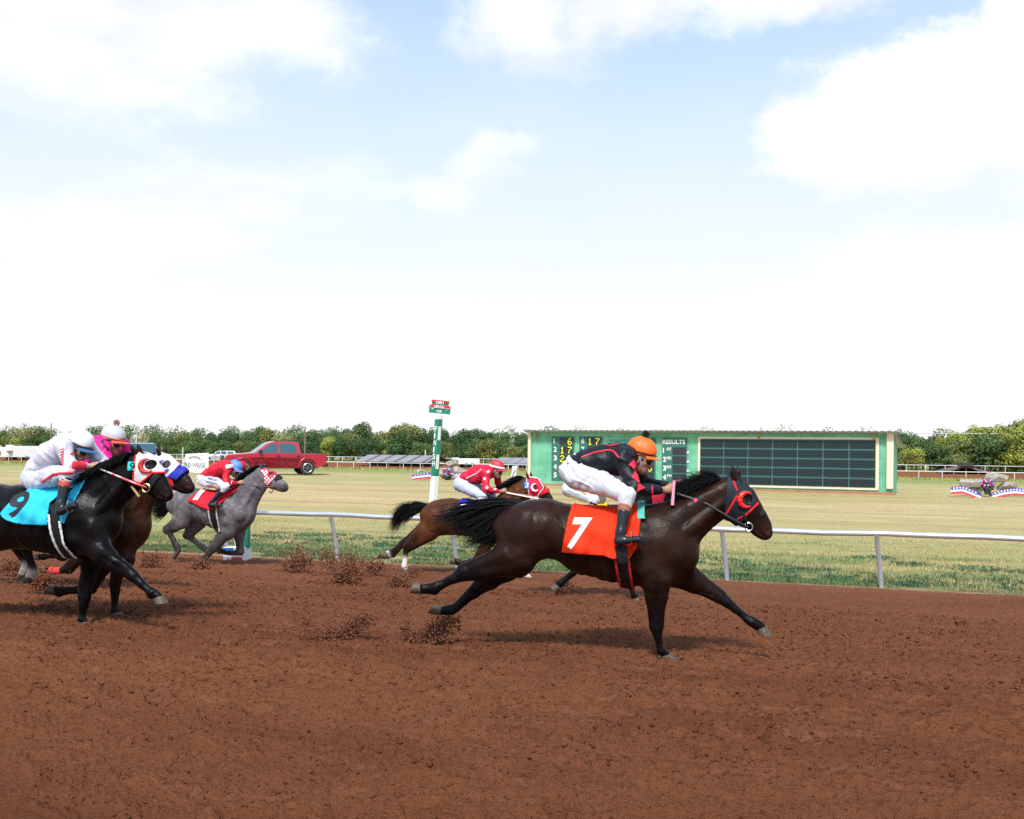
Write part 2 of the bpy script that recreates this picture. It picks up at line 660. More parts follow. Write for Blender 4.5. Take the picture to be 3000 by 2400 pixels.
# grass blades: rail-side turf and the long grass in front of the far rail
def blades(name, n, tf, df, hf, wf, colf, label, seed):
    q = np.random.RandomState(seed)
    T, D = tf(q, n), df(q, n)
    keep = vnoise(T * .9, D * 1.6, 31) + .45 * vnoise(T * 3.1, D * 5, 32) > -.22 + .3 * q.rand(n) - .15
    T, D = T[keep], D[keep]
    n = len(T)
    X, Y = xy(T, D)
    Z = infield_z(T, D)
    h = hf(q, n, D)
    w = wf(q, n, D)
    an = q.rand(n) * 6.283
    lean = q.randn(n, 2) * .45
    b = np.stack([X, Y, Z - .01], 1)
    s = np.stack([np.cos(an), np.sin(an), 0 * an], 1) * w[:, None]
    mid = b + np.stack([lean[:, 0] * h * .35, lean[:, 1] * h * .35, h * .62], 1)
    tip = b + np.stack([lean[:, 0] * h, lean[:, 1] * h, h * (1 - .12 * np.abs(lean[:, 0]))], 1)
    V = np.stack([b - s, b + s, mid + s * .6, mid - s * .6, tip + s * .08, tip - s * .08], 1).reshape(-1, 3)
    I = np.arange(n)[:, None] * 6
    F = np.concatenate([I + np.array([[0, 1, 2, 3]]), I + np.array([[3, 2, 4, 5]])])
    c = np.repeat(colf(q, n, T, D), 6, 0)
    o = mesh_np(name, V, F, mat('grass_blade', rough=.8, attr=True, spec=.2), None, False, c)
    return tag(o, label, 'grass', None, 'stuff')


def rail_col(q, n, T, D):
    g = np.clip(vnoise(T * .8, D * 1.5, 41) * 2.4 + 1.05 - (D - 18.9) * .19 + q.randn(n) * .15, 0, 1)[:, None]
    return (np.array([[.44, .34, .17]]) * (1 - g) + np.array([[.115, .175, .07]]) * g) * (.7 + .6 * q.rand(n, 1))


blades('rail_grass', 90000, lambda q, n: q.uniform(-17, 5.5, n), lambda q, n: 18.62 + 9.5 * q.rand(n) ** 1.6, lambda q, n, D: (.035 + .06 * q.rand(n)) * np.clip(1.25 - (D - 18.5) * .07, .5, 1.2),
       lambda q, n, D: .004 + .005 * q.rand(n), rail_col, 'short patchy green and straw grass along the inner rail', 3)
blades('tall_grass', 26000, lambda q, n: q.uniform(-190, 40, n), lambda q, n: q.uniform(84, 132, n), lambda q, n, D: (.10 + .28 * q.rand(n)), lambda q, n, D: .03 + .03 * q.rand(n),
       lambda q, n, T, D: (np.array([[.27, .30, .085]]) + (q.rand(n, 1) - .3) * np.array([[.16, .10, .04]])), 'long pale green grass in front of the far rail', 4)


# low weeds in the turf just behind the rail
def weeds(seed):
    q = np.random.RandomState(seed)
    V, F, Cc = [], [], []
    k = 0
    for c in range(330):
        d0 = 18.95 + 4.6 * q.rand() ** 1.3
        t0 = q.uniform(-15, 5)
        if vnoise(np.array([t0 * .5]), np.array([d0 * .9]), 61)[0] + .12 * (t0 > -4) < -.08:
            continue
        rad = q.uniform(.08, .34)
        m = int(26 + 150 * rad)
        col = np.array([.060, .115, .062]) * q.uniform(.7, 1.5)
        for i in range(m):
            a, r = q.rand() * 6.283, rad * math.sqrt(q.rand())
            t, d = t0 + r * 1.5 * math.cos(a), d0 + r * .7 * math.sin(a)
            x, y = xy(t, d)
            z = float(infield_z(np.array([t]), np.array([d]))[0])
            h, w = q.uniform(.03, .085), q.uniform(.008, .018)
            an = q.rand() * 6.283
            s = np.array([math.cos(an), math.sin(an), 0]) * w
            ln = np.array([q.randn() * .035, q.randn() * .035, h])
            b = np.array([x, y, z - .008])
            V += [b - s * .4, b + s * .4, b + ln * .6 + s, b + ln * .6 - s, b + ln + s * .15, b + ln - s * .15]
            F += [(k, k + 1, k + 2, k + 3), (k + 3, k + 2, k + 4, k + 5)]
            k += 6
            Cc += [col * q.uniform(.8, 1.25)] * 6
    o = mesh_np('rail_weeds', V, F, mat('grass_blade'), None, False, np.array(Cc))
    return tag(o, 'dark green weed patches scattered in the turf behind the inner rail', 'weeds', None, 'stuff')


weeds(9)


# clods of dirt
def lumps(name, C, S, m, label, cat, kind='stuff', seed=1):
    q = np.random.RandomState(seed)
    n = len(C)
    O = np.array([(1, 0, 0), (-1, 0, 0), (0, 1, 0), (0, -1, 0), (0, 0, 1), (0, 0, -1)], float)
    V = C[:, None, :] + O[None] * S[:, None, None] * (.55 + .75 * q.rand(n, 6, 1)) + q.randn(n, 6, 3) * S[:, None, None] * .18
    T = np.array([(0, 2, 4), (2, 1, 4), (1, 3, 4), (3, 0, 4), (2, 0, 5), (1, 2, 5), (3, 1, 5), (0, 3, 5)])
    F = (np.arange(n)[:, None, None] * 6 + T[None]).reshape(-1, 3)
    o = mesh_np(name, V.reshape(-1, 3), F, m, None, False)
    return tag(o, label, cat, None, kind)


n = 60000
dd = 3.4 + 11 * rs.rand(n) ** 1.25
tt = -dd * .34 + rs.uniform(-.62, .62, n) * dd
XX, YY = xy(tt, dd)
ss = (.0042 + .0095 * rs.rand(n) ** 5) * (.55 + .09 * dd) * (.6 + np.clip(.9 * vnoise(tt * 1.1, dd * 2.0, 51) + .5, 0, 1))
C = np.stack([XX, YY, track_z(tt, dd) + ss * .15], 1)
lumps('dirt_clods', C, ss, dirt, 'small loose clods lying on the red dirt track', 'dirt')

dust = mat('flying_dirt', (.175, .060, .028), .95, .4, 60)


def spray(path, n, rad, ang, seed, label, ymean, size=.007):
    """thrown dirt: a cluster of clods along a side-view path, standing over the ground point ymean"""
    n = int(n * 3.4)
    size *= .85
    rad *= 1.25
    q = np.random.RandomState(seed)
    o = ground_at(path[0][0], ymean)
    fr = Frame(o, -ang)
    P = np.array([fr.P(a, b, 0) for a, b in path])
    s = np.linspace(0, 1, len(P))
    t = q.rand(n) ** .8
    C = np.stack([np.interp(t, s, P[:, i]) for i in range(3)], 1)
    r = rad * (.35 + .65 * np.abs(q.randn(n)))
    C += q.randn(n, 3) * np.array([1.0, .7, .7]) * (r * .62)[:, None]
    C[:, 2] = np.maximum(C[:, 2], .005 + .03 * q.rand(n))
    W = np.array([fr.W(c) for c in C])
    S = size * (.30 + 2.2 * q.rand(n) ** 5)
    return lumps('dirt_spray', W, S, dust, label, 'dirt', 'stuff', seed)


for i, a in enumerate((
        ([(1325, 1805), (1290, 1842), (1262, 1868), (1225, 1874)], 1500, .10, 1884, 'dirt flying below the trailing hind hoof of number 7', .0075),
        ([(1195, 1815), (1186, 1845), (1200, 1866)], 260, .05, 1880, 'thin curl of dirt left of the hoof spray', .007),
        ([(1085, 1800), (1040, 1835), (1010, 1858), (955, 1866)], 1500, .11, 1876, 'dark fan of thrown dirt between the two leading pairs', .0075),
        ([(905, 1790), (885, 1830), (920, 1862)], 260, .10, 1874, 'faint scatter of dirt at mid track', .006),
        ([(1030, 1640), (1020, 1680), (990, 1704)], 900, .20, 1716, 'tall puff of dirt behind the bay horse hind hooves', .013),
        ([(1110, 1655), (1085, 1668)], 420, .16, 1690, 'smaller dirt puff beside the tall one', .012),
        ([(1180, 1694), (1150, 1712)], 500, .13, 1720, 'dirt kicked up under the white sock hoof', .012),
        ([(1225, 1672), (1195, 1686)], 300, .10, 1692, 'dirt bursting round the white sock', .011),
        ([(895, 1640), (850, 1664)], 600, .20, 1678, 'dirt cloud near the leaning rail post', .013),
        ([(955, 1600), (965, 1660)], 260, .18, 1680, 'speckled dirt thrown in front of the rail post', .012),
        ([(870, 1590), (880, 1640)], 160, .22, 1676, 'sparse flecks of dirt above the turf edge', .012),
        ([(595, 1650), (575, 1662)], 420, .12, 1668, 'dirt at the grey horse planted hoof', .012),
        ([(460, 1632), (425, 1652)], 480, .18, 1664, 'dirt puff behind the grey horse hind hooves', .012),
        ([(1655, 1715), (1632, 1728)], 420, .09, 1742, 'dirt under the hidden black horse hind hoof', .010),
        ([(130, 1690), (110, 1712)], 700, .12, 1740, 'dirt around the white socked hooves at left', .010),
        ([(60, 1650), (20, 1668)], 420, .16, 1690, 'dirt puff at the left picture edge', .011),
        ([(400, 1790), (350, 1800)], 420, .10, 1806, 'dirt round the brown bay front hoof', .008),
        ([(1965, 1924), (1988, 1926)], 300, .035, 1934, 'dirt pushed up by the number 7 front hoof', .008))):
    spray(a[0], a[1], a[2], R(10), 100 + i, a[4], a[3], a[5])

# ------------------------------------------------------------------ rails
steel = mat('galvanised_rail', (.62, .63, .68), .32, .08, 3, metal=.55)
post_m = mat('galvanised_post', (.42, .43, .47), .45, .12, 6, metal=.4)


def W2(t, d, dz):
    x, y = xy(t, d)
    return np.array([x, y, gz(x, y) + dz])


rail = empty('running_rail', 'silver tubular inner running rail with leaning posts along the dirt track', 'rail', None, W2(-5, 18.62, 0))
ro = np.array(rail.location)
mb = MB()
mb.tube([W2(t, 18.45 + .012 * math.sin(t * 2.3), .93 + .010 * math.sin(t * 1.1) + .006 * math.sin(t * 3.7)) - ro for t in np.linspace(-34, 16, 101)], .048, 12)
mb.build('rail_tube', steel, rail, True)
for k in range(-12, 6):
    t = .4 + 2.6 * k
    mb = MB()
    mb.tube([W2(t + .06, 18.62, -.05) - ro, W2(t + .02, 18.58, .45) - ro, W2(t - .02, 18.50, .80) - ro, W2(t - .03, 18.455, .905) - ro], [.042, .042, .040, .036], 10)
    mb.build('post', post_m, rail, True)

white_pipe = mat('white_pipe', (.72, .74, .74), .5, .1, 2)
for (d, hh, dt, name, lab, off) in ((139.6, .95, 2.75, 'inner', 'white pipe rail on the near side of the far straight', 0), (158.4, .98, 2.6, 'outer', 'white pipe fence on the outer side of the far straight', 1.1)):
    e = empty('far_rail', lab, 'rail', None, W2(-60, d, 0))
    o = np.array(e.location)
    mb = MB()
    mb.tube([W2(t, d, hh) - o for t in np.linspace(-250, 70, 33)], .048 if name == 'inner' else .042, 6)
    mb.build('rail_tube', white_pipe, e, True)
    pm = None
    for t in np.arange(-215 + off, 45, dt):
        if pm is None:
            mb = MB()
            mb.tube([(0, 0, 0), (0, 0, hh)], .042, 6)
            ob = mb.build('post', white_pipe, e, True)
            pm = ob.data
        else:
            ob = link('post', pm, None, e)
        ob.location = (W2(t, d, -.02) - o).tolist()

# ------------------------------------------------------------------ scoreboard building
sbo = C0 + ray(1548, 1421) * (47.6 / (ray(1548, 1421)[0] * sT + ray(1548, 1421)[1] * cT))
SB = Frame(sbo, -R(24))
sb = empty('scoreboard', 'long green tote board building with yellow odds digits behind the rail', 'scoreboard', None, sbo, -R(24))
green = mat('green_panel_paint', (.115, .385, .245), .6, .14, 1.5, .002, 12, color2=(.155, .435, .29))
dgreen = mat('dark_green_board', (.030, .135, .105), .6, .12, 3)
cream = mat('cream_trim', (.74, .62, .47), .6, .08, 3)
brown = mat('rust_base', (.36, .17, .09), .8, .15, 3)
whitep = mat('white_letter_paint', (.82, .82, .82), .5)
dark = mat('display_dark', (.020, .024, .034), .45, .25, 40)


def sx(px, py):
    return SB.P(px, py)[0]


def sz(px, py):
    return SB.P(px, py)[2]


def rect(name, x0, y0, x1, y1, y, th, m, parent, bev=0.0):
    xm, ym = (x0 + x1) / 2, (y0 + y1) / 2
    a, b = sx(x0, ym), sx(x1, ym)
    c, d = sz(xm, y1), sz(xm, y0)
    mb = MB()
    mb.box(((a + b) / 2, y - th / 2, (c + d) / 2), (b - a, th, d - c))
    return mb.build(name, m, parent, False, bev)


XL, XR = sx(1550, 1340), sx(2618, 1340)
HT = sz(1600, 1266)
bz = -.25
DP = 2.4
mb = MB()
mb.box(((XL + XR) / 2, .05, HT / 2 + .02), (XR - XL, .1, HT - .05))
mb.build('front_wall', green, sb)
for xx in (XL + .06, XR - .06):
    mb = MB()
    mb.prism([(0, 0), (0, HT), (0.12, HT), (.12, 0)], 0, 1)
    V = [(xx - .05, .1, .0), (xx - .05, DP, .0), (xx - .05, DP, HT - .55), (xx - .05, .1, HT), (xx + .05, .1, .0), (xx + .05, DP, .0), (xx + .05, DP, HT - .55), (xx + .05, .1, HT)]
    MB().add(V, [(0, 1, 2, 3), (4, 7, 6, 5), (0, 4, 5, 1), (1, 5, 6, 2), (2, 6, 7, 3), (3, 7, 4, 0)]).build('side_wall', green, sb)
mb = MB()
mb.box(((XL + XR) / 2, DP, HT / 2 - .3), (XR - XL, .1, HT - .6))
mb.build('back_wall', green, sb)
mb = MB()
mb.box(((XL + XR) / 2, .03, bz / 2 + .07), (XR - XL + .1, .16, .30))
mb.build('base_board', brown, sb, bevel=.01)
rect('corner_post', 1549, 1262, 1557, 1418, -.01, .12, cream, sb, .01)
rect('corner_post', 2598, 1266, 2618, 1432, -.01, .14, cream, sb, .01)
# corrugated roof sheet, oversailing the front and falling to the back
nx_ = 260
xs = np.linspace(XL - .12, XR + .25, nx_)
V = []
for (yy, zz) in ((-.50, HT + .09), (-.48, HT + .06), (DP + .3, HT - .58), (DP + .3, HT - .61)):
    pass
cor = .022 * np.sin(np.arange(nx_) * math.pi / 2 * 1.0)
top = np.stack([xs, np.full(nx_, -.50), HT + .10 + cor], 1)
topb = np.stack([xs, np.full(nx_, DP + .3), HT - .56 + cor], 1)
bot = top - np.array([0, 0, .025])
botb = topb - np.array([0, 0, .025])
V = np.concatenate([top, topb, botb, bot])
I = np.arange(nx_ - 1)
F = np.concatenate([np.stack([I + a * nx_, I + 1 + a * nx_, I + 1 + b * nx_, I + b * nx_], 1) for a, b in ((0, 1), (1, 2), (2, 3), (3, 0))])
mesh_np('roof', V, F, mat('roof_sheet', (.34, .37, .42), .4, .12, 2, metal=.5), sb)
rect('header_board', 1558, 1268, 2597, 1280, -.012, .03, green, sb)
for px in (1573, 2225, 2562):
    x = sx(px, 1270)
    mb = MB()
    mb.tube([(x, -.02, HT - .33), (x, -.30, HT - .02)], .04, 6)
    mb.build('roof_bracket', mat('bracket_wood', (.40, .26, .08), .7), sb)
# digits: five by seven dot figures
FONT5 = {'0': '01110 10001 10001 10001 10001 10001 01110', '1': '00100 01100 00100 00100 00100 00100 01110', '2': '01110 10001 00001 00110 01000 10000 11111', '3': '01110 10001 00001 00110 00001 10001 01110',
         '4': '00010 00110 01010 10010 11111 00010 00010', '5': '11111 10000 11110 00001 00001 10001 01110', '6': '00110 01000 10000 11110 10001 10001 01110', '7': '11111 00001 00010 00100 01000 01000 01000', '8': '01110 10001 10001 01110 10001 10001 01110', '9': '01110 10001 10001 01111 00001 00010 01100'}
led = mat('lamp_yellow', (.72, .74, .02), .5, emit=.35)


def digit(ch, px, py, w, h, parent, y=-.07):
    """figure with its left-top at pixel px,py"""
    a = SB.P(px, py)
    mb = MB()
    cw, chh = w / 5, h / 7
    rows = FONT5[ch].split()
    for r, row in enumerate(rows):
        c = 0
        while c < 5:
            if row[c] == '1':
                e = c
                while e + 1 < 5 and row[e + 1] == '1':
                    e += 1
                mb.box((a[0] + (c + e + 1) / 2 * cw, y, a[2] - (r + .5) * chh), ((e - c + 1) * cw * .98, .012, chh * .96))
                c = e
            c += 1
    ob = mb.build('digit', led, parent)
    return ob


def label(text, px, py, w, h, parent, y=-.055, m=None, bold=.02):
    """lettering with its left-bottom at pixel px,py"""
    a = SB.P(px, py)
    return text_mesh('lettering', text, lambda u, v: (a[0] + u, y, a[2] + v), m or whitep, parent, w, h, bold)


rowy = [1282, 1307, 1332, 1357, 1382]
vals1 = ['6', '17', '27', '14', '4']
vals2 = ['17', '7', '12', '20', '10']
for (x0, x1, names, vals) in ((1617, 1683, '12345', vals1), (1698, 1765, '67890', vals2)):
    pn = rect('odds_panel', x0, 1280, x1, 1407, -.015, .03, dgreen, sb)
    for i in range(5):
        y = rowy[i]
        label(names[i] if names[i] != '0' else '10', x0 + 6, y + 17, None if names[i] == '1' else .16, .24, pn)
        wd = rect('digit_window', x0 + 24, y, x1 - 4, y + 22, -.047, .012, dark, pn)
        v = vals[i]
        if len(v) == 2:
            digit(v[0], x0 + 26, y + 2, .20, .32, wd)
        digit(v[-1], x0 + 48, y + 2, .20, .32, wd)
pn = rect('odds_panel', 1785, 1290, 1852, 1412, -.015, .03, mat('teal_board', (.05, .26, .20), .6), sb)
label('WIN.', 1796, 1402, .55, .17, pn)
pn = rect('odds_panel', 1868, 1284, 1921, 1412, -.015, .03, dgreen, sb)
for i, v in enumerate(('12', '9', '5', '10', '')):
    y = 1287 + i * 24.5
    wd = rect('digit_window', 1880, y, 1917, y + 22, -.047, .012, dark, pn)
    if len(v) == 2:
        digit(v[0], 1884, y + 2, .18, .30, wd)
    if v:
        digit(v[-1], 1900, y + 2, .18, .30, wd)
pn = rect('results_panel', 1940, 1283, 2013, 1413, -.015, .03, dgreen, sb)
label('RESULTS', 1942, 1301, 1.05, .20, pn, bold=.03)
for i, (a, b) in enumerate((('1', 'ST'), ('2', 'ND'), ('3', 'RD'), ('4', 'TH'))):
    y = 1326 + i * 26
    label(a, 1943, y + 1, None if a == '1' else .15, .23, pn, bold=.03)
    label(b, 1954, y - 6, .22, .13, pn, bold=.02)
    rect('digit_window', 1971, 1311 + i * 26, 2010, 1333 + i * 26, -.047, .012, dark, pn)
for i in range(3):
    a = SB.P(2016, 1326 + i * 27)
    mb = MB()
    mb.lathe([(.001, -.02), (.06, -.02), (.06, .02), (.001, .02)], (a[0], -.02, a[2]), 12, 'y')
    mb.build('lamp', mat('lamp_glass_white', (.6, .62, .62), .3), sb, True)
# big tote display
fr_ = rect('tote_frame', 2045, 1281, 2575, 1430, -.012, .05, cream, sb)
rows, cols = 5, 7
X0, X1 = sx(2052, 1355), sx(2566, 1355)
Z0, Z1 = sz(2300, 1423), sz(2300, 1287)
mb = MB()
mb.box(((X0 + X1) / 2, -.068, (Z0 + Z1) / 2), (X1 - X0, .01, Z1 - Z0))
mb.build('divider_board', mat('divider_teal', (.045, .135, .135), .55), fr_)
cwid, rhei = (X1 - X0) / cols, (Z1 - Z0) / rows
pmesh = None


def panel_mat():
    m = bpy.data.materials.new('tote_module')
    m.use_nodes = True
    N = NT(m.node_tree)
    out = N.n('ShaderNodeOutputMaterial')
    p = N.n('ShaderNodeBsdfPrincipled')
    N.t.links.new(p.outputs[0], out.inputs[0])
    tc = N.n('ShaderNodeTexCoord').outputs['Object']
    bt = N.n('ShaderNodeTexBrick')
    N.put(bt.inputs['Vector'], N.mapping(tc, (1, 1, 1), (0, 0, 0), (R(90), 0, 0)))
    bt.offset = 0
    bt.inputs['Color1'].default_value = (.011, .015, .020, 1)
    bt.inputs['Color2'].default_value = (.015, .020, .026, 1)
    bt.inputs['Mortar'].default_value = (.028, .045, .052, 1)
    bt.inputs['Scale'].default_value = 1
    bt.inputs['Brick Width'].default_value = .085
    bt.inputs['Row Height'].default_value = .065
    bt.inputs['Mortar Size'].default_value = .010
    N.put(p.inputs['Base Color'], bt.outputs[0])
    p.inputs['Roughness'].default_value = .6
    p.inputs['Specular IOR Level'].default_value = .15
    return m


pm_ = panel_mat()
for r in range(rows):
    for c in range(cols):
        if pmesh is None:
            mb = MB()
            mb.box((0, 0, 0), (cwid - .06, .05, rhei - .11))
            ob = mb.build('display_panel', pm_, fr_)
            pmesh = ob.data
        else:
            ob = link('display_panel', pmesh, None, fr_)
        ob.location = (X0 + (c + .5) * cwid, -.098, Z0 + (r + .5) * rhei)

# ------------------------------------------------------------------ finish post
fo = ground_at(1264, 1545)
fp = empty('finish_post', 'green and white finish post with a small red roofed fair sign on top', 'post', None, fo, -R(40))
FP = Frame(fo, -R(40))
fgreen = mat('post_green_paint', (.012, .19, .125), .5, .12, 8)
fwhite = mat('post_white_paint', (.80, .80, .80), .55, .06, 8)
HTP = 3.45
lean = .10 * HTP


def lean_box(name, z0, z1, half, m, parent, ox=0.0, oy=0.0, hx=None, hy=None):
    hx = hx or half
    hy = hy or half
    ca, sa = math.cos(R(40)), math.sin(R(40))
    V = []
    for z in (z0, z1):
        k = .058 * z
        cx, cy = k * ca, k * sa
        for (a, b) in ((-1, -1), (1, -1), (1, 1), (-1, 1)):
            V.append((cx + ox + a * hx, cy + oy + b * hy, z))
    return MB().add(V, [(0, 3, 2, 1), (4, 5, 6, 7), (0, 1, 5, 4), (1, 2, 6, 5), (2, 3, 7, 6), (3, 0, 4, 7)]).build(name, m, parent, bevel=.004)


hw = .078
lean_box('post_foot', 0, 1.42, hw * 1.02, fwhite, fp)
sh = lean_box('post_shaft', 1.42, 3.0, hw, fgreen, fp)
lean_box('post_cap', 3.0, 3.10, hw * 1.05, fwhite, fp)
ca, sa = math.cos(R(40)), math.sin(R(40))
for i, ch in enumerate('FINISH'):
    z0 = 2.66 - i * .192
    text_mesh('lettering', ch, lambda u, v, z0=z0: (.058 * (z0 + v) * ca - .055 + u, .058 * (z0 + v) * sa - hw - .006, z0 + v), fwhite, sh, .045 if ch == 'I' else .095, .15, .02)
for z0, z1 in ((2.42, 2.80), (1.62, 2.02)):
    lean_box('white_panel', z0, z1, 0, fwhite, sh, hw + .003, -.02, .003, .055)
sg = empty('fair_sign', None, None)
sg.parent = fp
sg.location = (.058 * 3.28 * ca, .058 * 3.28 * sa, 3.16)
sg.rotation_euler = (0, R(5), R(40) - R(12))


def sprism(name, poly, y0, y1, m):
    return MB().prism(poly, y0, y1).build(name, m, sg)


sprism('sign_board', [(-.30, 0), (.30, 0), (.30, .15), (-.30, .15)], -.03, .03, fgreen)
redm = mat('sign_red_roof', (.55, .03, .035), .6, .1, 10)
sprism('lower_roof', [(-.33, .16), (.33, .16), (.24, .24), (-.24, .24)], -.06, .06, redm)
sprism('upper_storey', [(-.235, .24), (.235, .24), (.235, .31), (-.235, .31)], -.028, .028, fgreen)
sprism('upper_roof', [(-.26, .31), (.26, .31), (.23, .37), (-.23, .37)], -.05, .05, redm)
text_mesh('lettering', '1881', lambda u, v: (-.11 + u, -.064, .265 + v), fwhite, sg, .22, .075, .02)
s_ = 'GILLESPIE COUNTY'


def arc(u, v):
    a = (u - .30) * 2.1
    return (math.sin(a) * (.40 + v) * .93, -.034 if abs(u - .3) > .17 else -.066, -.235 + math.cos(a) * (.40 + v))


text_mesh('lettering', s_, arc, fwhite, sg, .60, .07, .02)
text_mesh('lettering', 'FAIR', lambda u, v: (-.075 + u, -.036, .025 + v), fwhite, sg, .15, .075, .015)

# marker post at the rail behind the grey horse
mo = ground_at(722, 1640)
mk = empty('marker_post', 'green and white marker post on a red white and blue base by the grey horse', 'post', None, mo, -TH)
MBo = Frame(mo, -TH)


def mrect(name, x0, y0, x1, y1, y, th, m):
    a, b = MBo.P(x0, y1), MBo.P(x1, y0)
    mb = MB()
    mb.box(((a[0] + b[0]) / 2, y, (a[2] + b[2]) / 2), (b[0] - a[0], th, b[2] - a[2]))
    return mb.build(name, m, mk, bevel=.005)


mrect('post_shaft', 719, 1402, 731, 1606, 0, .1, fgreen)
mrect('white_strip', 713, 1540, 718, 1606, 0, .06, fwhite)
a, b = MBo.P(682, 1560), MBo.P(694, 1606)
MB().tube([(a[0], .02, a[2]), (b[0], .02, b[2])], .03, 6).build('strut', fwhite, mk)
mrect('sign_box', 708, 1372, 746, 1404, -.02, .22, mat('jade_board', (.06, .30, .20), .5, .2, 8))
mrect('base_block', 667, 1604, 727, 1640, -.02, .28, fwhite)
mrect('blue_band', 669, 1604, 697, 1611, -.17, .03, mat('flag_blue', (.02, .12, .5), .6))
mrect('red_band', 698, 1614, 725, 1621, -.17, .03, mat('flag_red', (.6, .03, .05), .6))
mrect('red_band', 692, 1631, 722, 1638, -.17, .03, mat('flag_red'))
a = MBo.P(668, 1637)
text_mesh('lettering', 'FINISH', lambda u, v: (a[0] + u, -.165, a[2] + v), mat('flag_blue'), mk, .16, .05)

# ------------------------------------------------------------------ implicit surfaces (bodies, cloth, tack)
class Seg:
    """tapered capsule with its own in-plane half height h and lateral half width w at both ends"""
    def __init__(s, a, b, ha, wa, hb, wb, k=0.02, ca=None, cb=None):
        s.a, s.b = np.array(a, float), np.array(b, float)
        s.ha, s.wa, s.hb, s.wb, s.k = ha, wa, hb, wb, k
        s.neg = False
        s.ca = np.array(ca if ca is not None else (.05, .03, .02))
        s.cb = np.array(cb if cb is not None else s.ca)
        m = max(ha, hb, wa, wb)
        s.lo = np.minimum(s.a, s.b) - m
        s.hi = np.maximum(s.a, s.b) + m

    def ev(s, X, Y, Z, want_t=False):
        ab = s.b - s.a
        L = max(ab @ ab, 1e-12)
        t = np.clip(((X - s.a[0]) * ab[0] + (Y - s.a[1]) * ab[1] + (Z - s.a[2]) * ab[2]) / L, 0, 1)
        vx = X - s.a[0] - t * ab[0]
        vy = Y - s.a[1] - t * ab[1]
        vz = Z - s.a[2] - t * ab[2]
        h = s.ha + (s.hb - s.ha) * t
        w = s.wa + (s.wb - s.wa) * t
        r2 = vx * vx + vz * vz
        q = np.sqrt((vy / w) ** 2 + r2 / (h * h))
        L2 = np.sqrt(r2 + vy * vy)
        d = L2 - L2 / np.maximum(q, 1e-5)
        return (d, t) if want_t else d


def smin(a, b, k):
    h = np.maximum(k - np.abs(a - b), 0.0) / k
    return np.minimum(a, b) - h * h * k * 0.25


class Field:
    def __init__(s, prims=()):
        s.p = list(prims)

    def bbox(s):
        return np.min([q.lo for q in s.p], 0), np.max([q.hi for q in s.p], 0)

    def ev(s, X, Y, Z):
        D = None
        for q in s.p:
            d = q.ev(X, Y, Z)
            if q.neg:
                D = np.maximum(D, -d)
            else:
                D = d if D is None else smin(D, d, q.k)
        return D

    def grid(s, lo, hi, h, margin=0.09):
        n = np.ceil((np.array(hi) - np.array(lo)) / h).astype(int) + 1
        ax = [lo[i] + h * np.arange(n[i]) for i in range(3)]
        D = np.full(n, 0.5, np.float32)
        for q in s.p:
            i0 = np.maximum(np.floor((q.lo - margin - lo) / h).astype(int), 0)
            i1 = np.minimum(np.ceil((q.hi + margin - lo) / h).astype(int) + 1, n)
            if np.any(i1 <= i0):
                continue
            sl = tuple(slice(i0[k], i1[k]) for k in range(3))
            d = q.ev(ax[0][sl[0]][:, None, None], ax[1][sl[1]][None, :, None], ax[2][sl[2]][None, None, :])
            D[sl] = np.maximum(D[sl], -d) if q.neg else smin(D[sl], d, q.k)
        return ax, D

    def color(s, V):
        num = np.zeros((len(V), 3))
        den = np.zeros(len(V))
        for q in s.p:
            d, t = q.ev(V[:, 0], V[:, 1], V[:, 2], True)
            w = np.exp(-np.clip(d, -0.03, 1) / 0.012) * (3.0 if q.neg else 1.0)
            num += w[:, None] * (q.ca + (q.cb - q.ca) * t[:, None])
            den += w
        return num / den[:, None]


